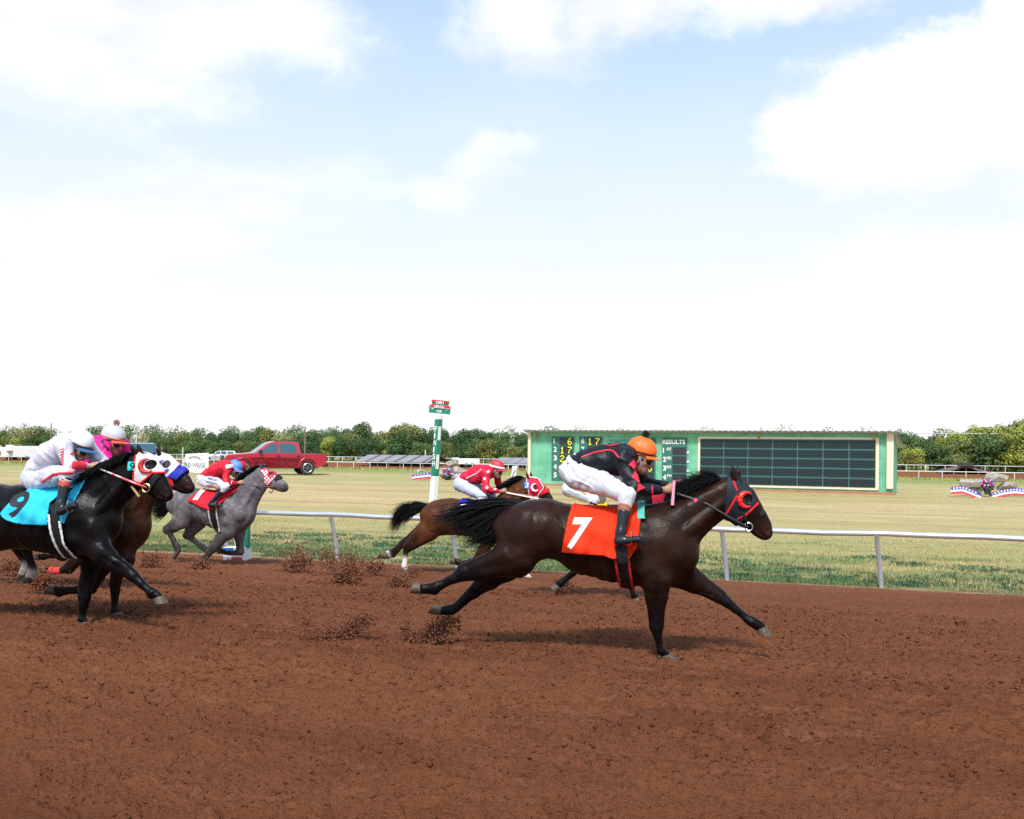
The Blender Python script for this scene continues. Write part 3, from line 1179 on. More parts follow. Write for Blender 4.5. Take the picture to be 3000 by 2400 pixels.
def nets(ax, D, relax=1):
    """naive surface nets"""
    S = D < 0
    nx, ny, nz = D.shape
    c = np.zeros((nx - 1, ny - 1, nz - 1), np.int8)
    for i in (0, 1):
        for j in (0, 1):
            for k in (0, 1):
                c += S[i:nx - 1 + i, j:ny - 1 + j, k:nz - 1 + k]
    act = np.argwhere((c > 0) & (c < 8))
    idx = np.full(c.shape, -1, np.int64)
    idx[act[:, 0], act[:, 1], act[:, 2]] = np.arange(len(act))
    acc = np.zeros((len(act), 3))
    cnt = np.zeros(len(act))
    for a in range(3):
        o1, o2 = [q for q in range(3) if q != a]
        for u in (0, 1):
            for v in (0, 1):
                p0 = act.copy()
                p0[:, o1] += u
                p0[:, o2] += v
                p1 = p0.copy()
                p1[:, a] += 1
                d0 = D[p0[:, 0], p0[:, 1], p0[:, 2]].astype(float)
                d1 = D[p1[:, 0], p1[:, 1], p1[:, 2]].astype(float)
                m = (d0 < 0) != (d1 < 0)
                t = np.where(m, d0 / np.where(m, d0 - d1, 1), 0)
                q = p0.astype(float)
                q[:, a] += t
                acc[m] += q[m]
                cnt[m] += 1
    V = acc / cnt[:, None]
    h = [ax[i][1] - ax[i][0] for i in range(3)]
    V = np.stack([ax[i][0] + V[:, i] * h[i] for i in range(3)], 1)
    F = []
    for a in range(3):
        o1, o2 = [(1, 2), (2, 0), (0, 1)][a]
        lo = [slice(None)] * 3
        hi = [slice(None)] * 3
        lo[a] = slice(0, -1)
        hi[a] = slice(1, None)
        S0, S1 = S[tuple(lo)], S[tuple(hi)]
        e = np.argwhere(S0 != S1)
        e = e[(e[:, o1] >= 1) & (e[:, o2] >= 1) & (e[:, o1] < D.shape[o1] - 1) & (e[:, o2] < D.shape[o2] - 1)]
        if not len(e):
            continue
        inside = S0[e[:, 0], e[:, 1], e[:, 2]]
        q = []
        for (u, v) in ((0, 0), (-1, 0), (-1, -1), (0, -1)):
            p = e.copy()
            p[:, o1] += u
            p[:, o2] += v
            q.append(idx[p[:, 0], p[:, 1], p[:, 2]])
        q = np.stack(q, 1)
        q[~inside] = q[~inside][:, ::-1]
        F.append(q)
    F = np.concatenate(F)
    F = F[(F >= 0).all(1)]
    for it in range(relax):
        num = np.zeros_like(V)
        den = np.zeros(len(V))
        for i in range(4):
            a, b = F[:, i], F[:, (i + 1) % 4]
            np.add.at(num, a, V[b]); np.add.at(den, a, 1)
            np.add.at(num, b, V[a]); np.add.at(den, b, 1)
        V = V * 0.45 + 0.55 * num / np.maximum(den, 1)[:, None]
    return V, F


def normals(V, F):
    n = np.cross(V[F[:, 2]] - V[F[:, 0]], V[F[:, 3]] - V[F[:, 1]])
    N = np.zeros_like(V)
    for i in range(4):
        np.add.at(N, F[:, i], n)
    return N / np.maximum(np.linalg.norm(N, axis=1), 1e-9)[:, None]


def poly_sd(poly, X, Z):
    """signed distance to a polygon in the x,z plane (negative inside)"""
    P = np.asarray(poly, float)
    d = np.full(np.broadcast(X, Z).shape, 1e9)
    ins = np.zeros(d.shape, bool)
    for i in range(len(P)):
        a, b = P[i], P[(i + 1) % len(P)]
        e = b - a
        wx, wz = X - a[0], Z - a[1]
        t = np.clip((wx * e[0] + wz * e[1]) / max(e @ e, 1e-12), 0, 1)
        d = np.minimum(d, (wx - t * e[0]) ** 2 + (wz - t * e[1]) ** 2)
        cr = ((a[1] > Z) != (b[1] > Z)) & (X < (b[0] - a[0]) * (Z - a[1]) / (b[1] - a[1] if b[1] != a[1] else 1e-9) + a[0])
        ins ^= cr
    return np.sqrt(d) * np.where(ins, -1, 1)


def shell(field, poly, off, th, h, ywin=(-.5, .5), holes=(), band=None, relax=1, flare=None, ripple=None):
    """a sheet wrapped over the field inside a polygon of the side view; band=(w) keeps only a strip along the edge"""
    P = np.asarray(poly)
    lo = np.array([P[:, 0].min() - .03, ywin[0], P[:, 1].min() - .03])
    hi = np.array([P[:, 0].max() + .03, ywin[1], P[:, 1].max() + .03])
    ax, D = field.grid(lo, hi, h, 0.16)
    X, Z = ax[0][:, None], ax[2][None, :]
    pd = poly_sd(P, X, Z)
    if band:
        pd = np.maximum(pd, -(pd + band))
    for (cx, cz, r) in holes:
        pd = np.maximum(pd, r - np.hypot(X - cx, Z - cz))
    o = np.full(pd.shape, off)
    if flare is not None:
        zt, zb, amt = flare
        o = o + np.clip((zt - Z) / (zt - zb), 0, 1) ** 1.5 * amt
    if ripple is not None:
        o = o + ripple(X, Z)
    S = np.maximum(np.abs(D - o[:, None, :]) - th / 2, pd[:, None, :])
    return nets(ax, S, relax)


def drape(field, x, z, off, side=-1, ymax=0.6, o2=None):
    """lateral position of the outer surface (field = off) over side-view points"""
    n = 64
    ys = np.linspace(side * ymax, 0, n)
    x = np.asarray(x, float)
    z = np.asarray(z, float)
    of = np.zeros_like(x) + off + (0 if o2 is None else o2)
    res = np.zeros_like(x)
    done = np.zeros(x.shape, bool)
    prev = np.full(x.shape, ys[0])
    lo = np.full(x.shape, ys[0]); hi = np.zeros_like(x)
    for y in ys[1:]:
        v = field.ev(x, np.full_like(x, y), z) - of
        hit = (v < 0) & ~done
        lo[hit] = prev[hit]; hi[hit] = y
        done |= hit
        prev = np.full(x.shape, y)
    for i in range(14):
        m = (lo + hi) / 2
        v = field.ev(x, m, z) - of
        ins = v < 0
        hi = np.where(ins, m, hi)
        lo = np.where(ins, lo, m)
    return (lo + hi) / 2, done


def draped_text(name, field, text, O, U, Vv, w, h, off, mat_, parent, base, res=0.004, bold=0.0, o2=None):
    """lettering laid on a cloth: side-view origin O, unit vectors U (reading direction) and Vv (up)"""
    M = text_cells(text, w, h, res, bold)
    nx, ny = M.shape
    gi, gj = np.meshgrid(np.arange(nx + 1), np.arange(ny + 1), indexing='ij')
    x = O[0] + (gi * U[0] + gj * Vv[0]) * res
    z = O[1] + (gi * U[1] + gj * Vv[1]) * res
    used = np.zeros((nx + 1, ny + 1), bool)
    for a in (0, 1):
        for b in (0, 1):
            used[a:nx + a, b:ny + b] |= M
    ids = np.full(used.shape, -1)
    ids[used] = np.arange(used.sum())
    xs, zs = x[used], z[used]
    y, ok = drape(field, xs, zs, off, -1, o2=None if o2 is None else o2(xs, zs))
    V = np.stack([xs, y, zs], 1) - base
    ci, cj = np.nonzero(M)
    F = np.stack([ids[ci, cj], ids[ci + 1, cj], ids[ci + 1, cj + 1], ids[ci, cj + 1]], 1)
    return mesh_np(name, V, F, mat_, parent, True)


def draped_poly(name, field, poly, off, mat_, parent, base, res=0.005):
    """a coloured patch (polygon of the side view) laid on a body or garment"""
    P = np.asarray(poly)
    lo, hi = P.min(0) - res, P.max(0) + res
    nx, ny = np.ceil((hi - lo) / res).astype(int)
    cx, cz = np.meshgrid(lo[0] + (np.arange(nx) + .5) * res, lo[1] + (np.arange(ny) + .5) * res, indexing='ij')
    M = poly_sd(P, cx, cz) < 0
    used = np.zeros((nx + 1, ny + 1), bool)
    for a in (0, 1):
        for b in (0, 1):
            used[a:nx + a, b:ny + b] |= M
    if not used.any():
        return None
    gi, gj = np.nonzero(used)
    xs, zs = lo[0] + gi * res, lo[1] + gj * res
    y, ok = drape(field, xs, zs, off)
    ids = np.full(used.shape, -1)
    ids[used] = np.arange(used.sum())
    ci, cj = np.nonzero(M)
    F = np.stack([ids[ci, cj], ids[ci + 1, cj], ids[ci + 1, cj + 1], ids[ci, cj + 1]], 1)
    F = F[ok[F].all(1)]
    if not len(F):
        return None
    return split_np(name, np.stack([xs, y, zs], 1) - base, F, mat_, parent, True, 4)


def chain(prims, nodes, k=0.02, kfirst=None):
    """nodes: (center, h, w, color)"""
    for i in range(len(nodes) - 1):
        a, b = nodes[i], nodes[i + 1]
        prims.append(Seg(a[0], b[0], a[1], a[2], b[1], b[2], (kfirst if (kfirst and i == 0) else k), a[3], b[3]))


def strands(name, guides, count, r0, mat_, parent, base, spread=0.03, seed=1, nseg=7, tip=1.0):
    """hair: tapered three-sided strands following mixtures of guide polylines"""
    rs = np.random.RandomState(seed)
    G = []
    for g in guides:
        g = np.asarray(g, float)
        s = np.concatenate([[0], np.cumsum(np.linalg.norm(np.diff(g, axis=0), axis=1))])
        s /= s[-1]
        tt = np.linspace(0, 1, 24)
        q = np.stack([np.interp(tt, s, g[:, i]) for i in range(3)], 1)
        for it in range(3):
            q[1:-1] = (q[:-2] + 2 * q[1:-1] + q[2:]) / 4
        G.append(q)
    V, F = [], []
    for c in range(count):
        i = rs.randint(len(G) - 1) if len(G) > 1 else 0
        u = rs.rand()
        g = G[i] * (1 - u) + G[min(i + 1, len(G) - 1)] * u
        L = tip * (0.6 + 0.4 * rs.rand() ** .6)
        tt = np.linspace(0, L, nseg)
        q = np.stack([np.interp(tt, np.linspace(0, 1, 24), g[:, k]) for k in range(3)], 1)
        dev = rs.randn(3) * spread * 0.5
        dev2 = rs.randn(3) * spread
        ph = rs.rand() * 6
        q = q + dev * 0.5 + np.outer(tt ** 1.4, dev2) + np.outer(np.sin(tt * 7 + ph) * tt, rs.randn(3)) * spread * 0.3
        t = np.gradient(q, axis=0)
        t /= np.maximum(np.linalg.norm(t, axis=1), 1e-9)[:, None]
        ref = rs.randn(3)
        a = np.cross(t, ref); a /= np.maximum(np.linalg.norm(a, axis=1), 1e-9)[:, None]
        b = np.cross(t, a)
        rr = r0 * (0.5 + rs.rand()) * (1 - 0.85 * np.linspace(0, 1, nseg) ** 1.5)
        o = len(V)
        for k in range(nseg):
            for m in range(3):
                an = m * 2.0944
                V.append(q[k] + (a[k] * math.cos(an) + b[k] * math.sin(an)) * rr[k])
        for k in range(nseg - 1):
            for m in range(3):
                F.append((o + k * 3 + m, o + k * 3 + (m + 1) % 3, o + k * 3 + 3 + (m + 1) % 3, o + k * 3 + 3 + m))
    return mesh_np(name, np.array(V) - base, F, mat_, parent, True)


# ------------------------------------------------------------------ horses
BLACK = (.006, .005, .006)


def islands(F, nv):
    lab = np.arange(nv)
    while True:
        m = lab[F].min(1)
        new = lab.copy()
        for i in range(F.shape[1]):
            np.minimum.at(new, F[:, i], m)
        new = new[new]
        if (new == lab).all():
            break
        lab = new
    return lab


def split_np(name, V, F, m, parent, smooth=True, minf=12):
    """one object for each separate piece"""
    lab = islands(F, len(V))[F[:, 0]]
    res = None
    for l in sorted(np.unique(lab), key=lambda q: -(lab == q).sum()):
        f = F[lab == l]
        if len(f) < minf and res is not None:
            continue
        ids, inv = np.unique(f, return_inverse=True)
        o = mesh_np(name, V[ids], inv.reshape(f.shape), m, parent, smooth)
        res = res or o
    return res


class Horse:
    def __init__(s, px, py, ang, label, coat, rightcat='race horses galloping on the dirt track', leg=None, vox=0.014):
        o = ground_at(px, py)
        s.fr = Frame(o, -ang)
        s.coat = np.array(coat)
        s.legc = np.array(leg if leg is not None else np.array(coat) * .35)
        s.root = empty('race_horse', label, 'horse', rightcat, o, -ang)
        s.prims = []
        s.vox = vox
        s.base = np.zeros(3)

    def pr(s, q, y=0.0):
        """pair of pixels (edge, edge) plus lateral half width -> node centre and half height"""
        a = s.fr.P(q[0], q[1], y)
        b = s.fr.P(q[2], q[3], y)
        return (a + b) / 2, np.linalg.norm(a - b) / 2

    def nodes(s, L, y=0.0, cols=None):
        out = []
        for i, q in enumerate(L):
            yy = y if not hasattr(y, '__len__') else y[min(i, len(y) - 1)]
            c, h = s.pr(q, yy)
            out.append((c, h, q[4], cols[i] if cols is not None else s.coat))
        return out

    def body(s, torso, neck, head, legs, white=None, facecol=None):
        c = s.coat
        s.torso_n = s.nodes(torso)
        chain(s.prims, s.torso_n, .05)
        s.F_torso = Field(list(s.prims))
        nk = s.nodes(neck)
        P = []
        chain(P, nk, .05)
        s.prims += P
        hc = [c * .8] * 6
        if facecol is not None:
            hc = facecol
        hd = s.nodes(head, 0, hc)
        s.head_n = hd
        H = []
        chain(H, hd, .02, .05)
        # cheek bone and jaw plate on each side
        for sd in (-1, 1):
            p0 = hd[1][0] + np.array([0, sd * hd[1][2] * .45, 0])
            p1 = hd[2][0] + np.array([0, sd * hd[2][2] * .45, 0])
            H.append(Seg(p0, p1, hd[1][1] * .62, .05, hd[2][1] * .5, .035, .03, hc[1], hc[2]))
            # brow over the eye
            e = s.eye_pos(sd) + np.array([-.005, sd * -.012, .012])
            H.append(Seg(e, e + np.array([.03, 0, -.02]), .026, .022, .018, .016, .02, hc[2]))
            # nostril wing
            nn = hd[5][0] * .55 + hd[4][0] * .45
            H.append(Seg(nn + np.array([.0, sd * .035, .012]), nn + np.array([.03, sd * .03, -.012]), .022, .016, .018, .014, .015, hc[5]))
        s.prims += H
        s.F_head = Field(P[-2:] + H)
        # muscles
        t = s.torso_n
        hs = abs(t[-3][1]) / .34
        for sd in (-1, 1):
            sh = t[-2][0]
            s.prims.append(Seg(t[-3][0] + np.array([-.03, sd * .17, t[-3][1] * .60]), sh + np.array([.10, sd * .15, -.06]), .085, .080, .12, .100, .022, c))
            s.prims.append(Seg(nk[-1][0] + np.array([-.02, sd * .055, -nk[-1][1] * .35]), sh + np.array([.10, sd * .13, .03]), .05, .045, .075, .085, .014, c))
            s.prims.append(Seg(nk[-1][0] + np.array([-.03, sd * .045, nk[-1][1] * .45]), nk[0][0] + np.array([.02, sd * .12, nk[0][1] * .35]), .04, .035, .10, .06, .03, c))
            s.prims.append(Seg(t[-3][0] + np.array([.0, sd * .21, .06]), t[-3][0] + np.array([.04, sd * .20, -.16]), .10, .085, .085, .085, .016, c))
            s.prims.append(Seg(t[1][0] + np.array([.0, sd * .13, .04]), t[2][0] + np.array([.02, sd * .17, .02]), .17, .12, .14, .10, .05, c))
            s.prims.append(Seg(t[2][0] + np.array([.02, sd * .21, .06]), t[2][0] + np.array([.0, sd * .17, -.10]), .07, .06, .09, .08, .03, c))
        s.leg_nodes = {}
        for key, (L, y, hoof) in legs.items():
            n = len(L)
            cols = [c * (1 - min(1, max(0, (i - 1) / 2.2))) + s.legc * min(1, max(0, (i - 1) / 2.2)) for i in range(n)]
            if white and key in white:
                for i in range(white[key], n):
                    cols[i] = np.array((.62, .56, .52))
            yy = [y * .8] + [y] * n
            nd = s.nodes(L, yy, cols)
            for i in range(n):
                if n - 5 < i + (0) < n - 2:
                    nd[i] = (nd[i][0], nd[i][1] * .86, nd[i][2], nd[i][3])
            s.leg_nodes[key] = nd
            Q = []
            chain(Q, nd, .012, .07)
            Q[0].k = .09
            if len(Q) > 1:
                Q[1].k = .05
            s.prims += Q
            sd = 1 if y > 0 else -1
            t = s.torso_n
            if 'hind' in key:
                s.prims.append(Seg(t[0][0] + np.array([.02, sd * .11, .02]), nd[1][0] + np.array([-.02, sd * .02, 0]), .075, .07, nd[1][1] * .62, nd[1][2] * .75, .025, c))
                s.prims.append(Seg(t[2][0] + np.array([-.02, sd * .18, -.04]), nd[1][0] * .8 + t[2][0] * .2 + np.array([.03, sd * .10, 0]), .08, .07, .07, .06, .03, c))
            for i in range(1, n - 1):
                a, b = s.edge(L[i], y), s.edge(L[i + 1], y)
                ra, rb = nd[i][1], nd[i + 1][1]
                if i >= 4 - ('far_hind' == key and n < 9) or (i >= 3 and ra < .045):
                    s.prims.append(Seg(nd[i][0] + a * ra * .62, nd[i + 1][0] + b * rb * .62, ra * .42, nd[i][2] * .55, rb * .42, nd[i + 1][2] * .55, .004, cols[i], cols[i + 1]))
                elif i <= 2:
                    for (f, g_, kk) in ((.45, .55, .016), (-.45, .5, .016)):
                        s.prims.append(Seg(nd[i][0] + a * ra * f + np.array([0, sd * nd[i][2] * .35, 0]), nd[i + 1][0] + b * rb * f * .8 + np.array([0, sd * nd[i + 1][2] * .3, 0]), ra * g_, nd[i][2] * .75, rb * g_, nd[i + 1][2] * .75, kk, cols[i], cols[i + 1]))
            # point of hock or back of knee
            ji = 3 if n < 9 else 4
            if 'hind' in key:
                s.prims.append(Seg(nd[ji - 1][0] + s.edge(L[ji - 1], y) * nd[ji - 1][1] * .55, nd[ji][0] + s.edge(L[ji], y) * nd[ji][1] * .75, .02, .02, .018, .022, .01, cols[ji - 1], cols[ji]))
            s.hoof(hoof, y)
        s.F = Field(s.prims)

    def edge(s, q, y):
        a, b = s.fr.P(q[0], q[1], y), s.fr.P(q[2], q[3], y)
        return (a - b) / max(np.linalg.norm(a - b), 1e-6)

    def eye_pos(s, sd):
        h1, h2 = s.head_n[1], s.head_n[2]
        p = h1[0] * .45 + h2[0] * .55
        ax_ = (h2[0] - h1[0]); ax_ /= np.linalg.norm(ax_)
        up = np.array([-ax_[2], 0, ax_[0]])
        return p + up * h2[1] * .42 + np.array([0, sd * (h2[2] * .93), 0])

    def hoof(s, q, y):
        """q: coronet front, coronet back, toe, heel pixels"""
        cf, cb, toe, heel = [s.fr.P(a, b, y) for a, b in q]
        V, F = [], []
        rings = ((cb, cf, .046), (cb * .5 + heel * .5, cf * .5 + toe * .5, .054), (heel, toe, .060))
        n = 14
        for (b, f, w) in rings:
            c = (b + f) / 2
            ex = (f - b) / 2
            for k in range(n):
                a = 2 * math.pi * k / n
                V.append(c + ex * math.cos(a) + np.array([0, 1, 0]) * w * math.sin(a))
        for i in range(2):
            for k in range(n):
                F.append((i * n + k, i * n + (k + 1) % n, (i + 1) * n + (k + 1) % n, (i + 1) * n + k))
        mb = MB().add(V, F + [tuple(range(n)), tuple(range(2 * n, 3 * n))])
        mb.build('hoof', mat('hoof_horn', (.085, .058, .042), .6, .4, 30, .001, 60), s.root, True)

    def finish(s, matname, ears, rough=.36, dapple=False, eye=True, earcol=None, sheen=.0):
        # ears belong to the continuous body
        for (bx, by, tx, ty, yy) in ears:
            a, b = s.fr.P(bx, by, yy), s.fr.P(tx, ty, yy * 1.15)
            m = a * .5 + b * .5
            ec = s.coat * .7 if earcol is None else earcol
            s.prims.append(Seg(a, m, .026, .020, .029, .017, .015, ec))
            s.prims.append(Seg(m, b, .029, .017, .006, .006, .006, ec))
        hd = s.head_n
        for sd in (-1, 1):
            nn = hd[5][0] * .65 + hd[4][0] * .35
            d5 = hd[5][0] - hd[4][0]; d5 /= np.linalg.norm(d5)
            up = np.array([-d5[2], 0, d5[0]])
            g = Seg(nn + d5 * .012 + up * hd[5][1] * .55 + np.array([0, sd * .052, 0]), nn + d5 * .030 + up * hd[5][1] * .25 + np.array([0, sd * .050, 0]), .016, .018, .012, .016, .01, (.05, .012, .010))
            g.neg = True
            s.prims.append(g)
            m0 = hd[5][0] + d5 * hd[5][1] * .75 - up * hd[5][1] * .25
            m1 = hd[4][0] - up * hd[4][1] * .45 - d5 * .02
            g = Seg(m0 + np.array([0, sd * .045, 0]), m1 + np.array([0, sd * .055, 0]), .007, .022, .005, .016, .01, (.02, .010, .010))
            g.neg = True
            s.prims.append(g)
        s.F = Field(s.prims)
        lo, hi = s.F.bbox()
        ax, D = s.F.grid(lo - .03, hi + .03, s.vox)
        V, F = nets(ax, D, 1)
        col = s.F.color(V)
        Nn = normals(V, F)
        t = s.torso_n
        bx = np.clip((V[:, 0] - t[3][0][0]) / .15, 0, 1) * np.clip((t[-3][0][0] - V[:, 0]) / .15, 0, 1)
        wv = vnoise(V[:, 0] * 3, V[:, 2] * 3, 12) * 2.0
        rg = 1 - 2.4 * np.abs(vnoise(V[:, 0] * 7 + wv, V[:, 2] * 5.5 - wv + V[:, 1] * 2, 10))
        V = V + Nn * (np.clip(rg, -.6, 1) * .0095 * (np.abs(V[:, 1]) > .09))[:, None]
        V = V + Nn * (.0035 * bx * np.sin((V[:, 0] + V[:, 2] * .45) * 75) + .006 * vnoise(V[:, 0] * 9, V[:, 2] * 7 + V[:, 1] * 4, 9) * (np.abs(V[:, 1]) > .1))[:, None]
        n1 = vnoise(V[:, 0] * 6, V[:, 2] * 6 + V[:, 1] * 5, 1) + .5 * vnoise(V[:, 0] * 17, V[:, 2] * 17, 2)
        col = col * (1 + .7 * n1)[:, None]
        if dapple:
            n2 = vnoise(V[:, 0] * 24, V[:, 2] * 24 + V[:, 1] * 10, 4)
            col = col * (1 + .5 * np.clip(n2, -.3, .4))[:, None]
        o = mesh_np('body', V, F, mat(matname, rough=rough, attr=True, var=.16, vscale=22, bump=.004, bscale=38, spec=.13, sheen=sheen, rvar=.10), s.root, True, col)
        if eye:
            for sd in (-1, 1):
                e = s.eye_pos(sd)
                mb = MB()
                mb.lathe([(.001, -.02), (.012, -.016), (.019, -.006), (.02, 0), (.019, .006), (.012, .016), (.001, .02)], e, 12)
                mb.build('eye', mat('eye_dark', (.01, .007, .006), .08), s.root, True)

    def poly(s, pts, y=-.25):
        return [tuple(s.fr.P(a, b, y)[[0, 2]]) for a, b in pts]

    def cloth(s, pts, color, number=None, ncol=None, numpos=None, numsize=(.12, .26), matname='saddle_cloth', y=-.27, fl=.05, bold=0.02, slant=.25, rp=1.6):
        poly = s.poly(pts, y)
        zt, zb = max(p[1] for p in poly), min(p[1] for p in poly)

        def rip(X, Z):
            k = np.clip((zt - Z) / (zt - zb), 0, 1)
            return rp * k * (.007 * np.sin(X * 21 + Z * 6 + 1) + .005 * np.sin(X * 43 - Z * 17) + .012 * vnoise(X * 7 + 0 * Z, Z * 5 + 0 * X, 3) + .006 * np.sin(Z * 30 + X * 12))
        s.cl_rip = rip
        Ft = Field(s.F_torso.p + s.prims[-0:])
        s.F_body = Field(s.F_torso.p + [q for q in s.prims if q not in s.F_torso.p and q not in s.F_head.p and not q.neg])
        V, F = shell(s.F_body, poly, .017, .019, .0085, (-.52, .52), flare=(zt, zb, fl), ripple=rip, relax=2)
        m = mat(matname, color, .75, .10, 14, .001, 300, spec=.2, color2=tuple(c * .82 for c in color))
        o = mesh_np('saddle_cloth', V, F, m, s.root, True)

        def o2(X, Z):
            return np.clip((zt - Z) / (zt - zb), 0, 1) ** 1.5 * fl + rip(X, Z)
        if number:
            c = s.fr.P(*numpos, y)
            U = np.array([.98, 0.0]); Vv = np.array([slant, .97])
            O = c[[0, 2]] - U * numsize[0] / 2 - Vv * numsize[1] / 2
            draped_text('number', s.F_body, number, O, U, Vv, numsize[0], numsize[1], .030, mat(matname + '_number', ncol, .7), o, np.zeros(3), .004, bold, o2)
        return o

    def strap(s, pts, color, matname, name='girth', off=.012, th=.01, y=-.27, vox=.008, field=None, ywin=(-.45, .45), parent=None, band=None, holes=()):
        poly = s.poly(pts, y)
        th = max(th, 1.75 * vox)
        V, F = shell(field or s.F_body, poly, off, th, vox, ywin, band=band, holes=holes)
        if not len(F):
            return None
        return split_np(name, V, F, mat(matname, color, .6, .12, 30, spec=.2), parent or s.root)

    def hair(s, name, guides, count, r0, y=0.0, spread=.03, seed=1, color=BLACK):
        G = [[s.fr.P(p[0], p[1], (p[2] if len(p) > 2 else y)) for p in g] for g in guides]
        return strands(name, G, count, r0, mat('hair_%03d' % int(color[0] * 1000), color, .5, .3, 40, spec=.12), s.root, s.base, spread, seed)

    def tube(s, name, pts, r, color, matname, parent=None, n=6, metal=0.0, rough=.5):
        mb = MB()
        mb.tube([s.fr.P(p[0], p[1], p[2]) for p in pts], r, n)
        return mb.build(name, mat(matname, color, rough, metal=metal), parent or s.root, True)

    def cup(s, px, py, r, color, matname, a0=50, a1=290, thick=.014, parent=None, yoff=0.0):
        """blinker cup: a crescent standing off the hood around the eye"""
        c = s.fr.P(px, py, -.09)
        yv, ok = drape(s.F_head, [c[0]], [c[2]], .01, -1, .3)
        y = yv[0] + yoff
        pts, rad = [], []
        n = 16
        for i in range(n + 1):
            t = i / n
            a = R(a0 + (a1 - a0) * t)
            bulge = math.sin(math.pi * t)
            pts.append((c[0] + r * math.cos(a), y - .012 - .022 * bulge, c[2] + r * math.sin(a)))
            rad.append(.004 + thick * bulge)
        mb = MB()
        mb.tube(pts, rad, 8)
        return mb.build('blinker_cup', mat(matname, color, .45), parent or s.root, True)

def leg7():
    return {
        'near_hind': ([(1490, 1545, 1605, 1590, .15), (1455, 1612, 1560, 1655, .12), (1420, 1628, 1490, 1675, .085), (1378, 1645, 1425, 1690, .055), (1352, 1655, 1372, 1698, .048),
                       (1325, 1680, 1338, 1708, .033), (1290, 1700, 1300, 1728, .03), (1266, 1708, 1278, 1740, .036), (1240, 1714, 1243, 1738, .031)], -.13,
                      ((1236, 1742), (1232, 1708), (1204, 1738), (1214, 1706))),
        'far_hind': ([(1500, 1570, 1595, 1615, .13), (1446, 1655, 1520, 1672, .09), (1408, 1684, 1466, 1704, .062), (1386, 1710, 1414, 1736, .05),
                      (1352, 1745, 1372, 1768, .033), (1327, 1770, 1345, 1790, .03), (1314, 1776, 1330, 1798, .036), (1294, 1779, 1296, 1799, .03)], .13,
                     ((1291, 1803), (1297, 1775), (1253, 1797), (1277, 1769))),
        'near_fore': ([(1880, 1600, 1985, 1600, .12), (1884, 1690, 1964, 1700, .105), (1892, 1745, 1956, 1745, .075), (1900, 1795, 1945, 1790, .055), (1904, 1835, 1943, 1835, .05),
                       (1914, 1862, 1940, 1862, .036), (1922, 1893, 1944, 1893, .032), (1926, 1910, 1952, 1908, .037), (1936, 1922, 1962, 1916, .031)], -.15,
                      ((1968, 1914), (1936, 1922), (1990, 1930), (1938, 1936))),
        'far_fore': ([(2010, 1640, 1960, 1715, .11), (2045, 1675, 2015, 1730, .085), (2085, 1705, 2062, 1746, .06), (2120, 1732, 2100, 1764, .048), (2142, 1754, 2120, 1774, .048),
                      (2165, 1778, 2147, 1795, .034), (2197, 1803, 2180, 1820, .031), (2213, 1812, 2192, 1829, .037), (2238, 1830, 2214, 1841, .032)], .14,
                     ((2246, 1833), (2216, 1843), (2262, 1862), (2219, 1858))),
    }


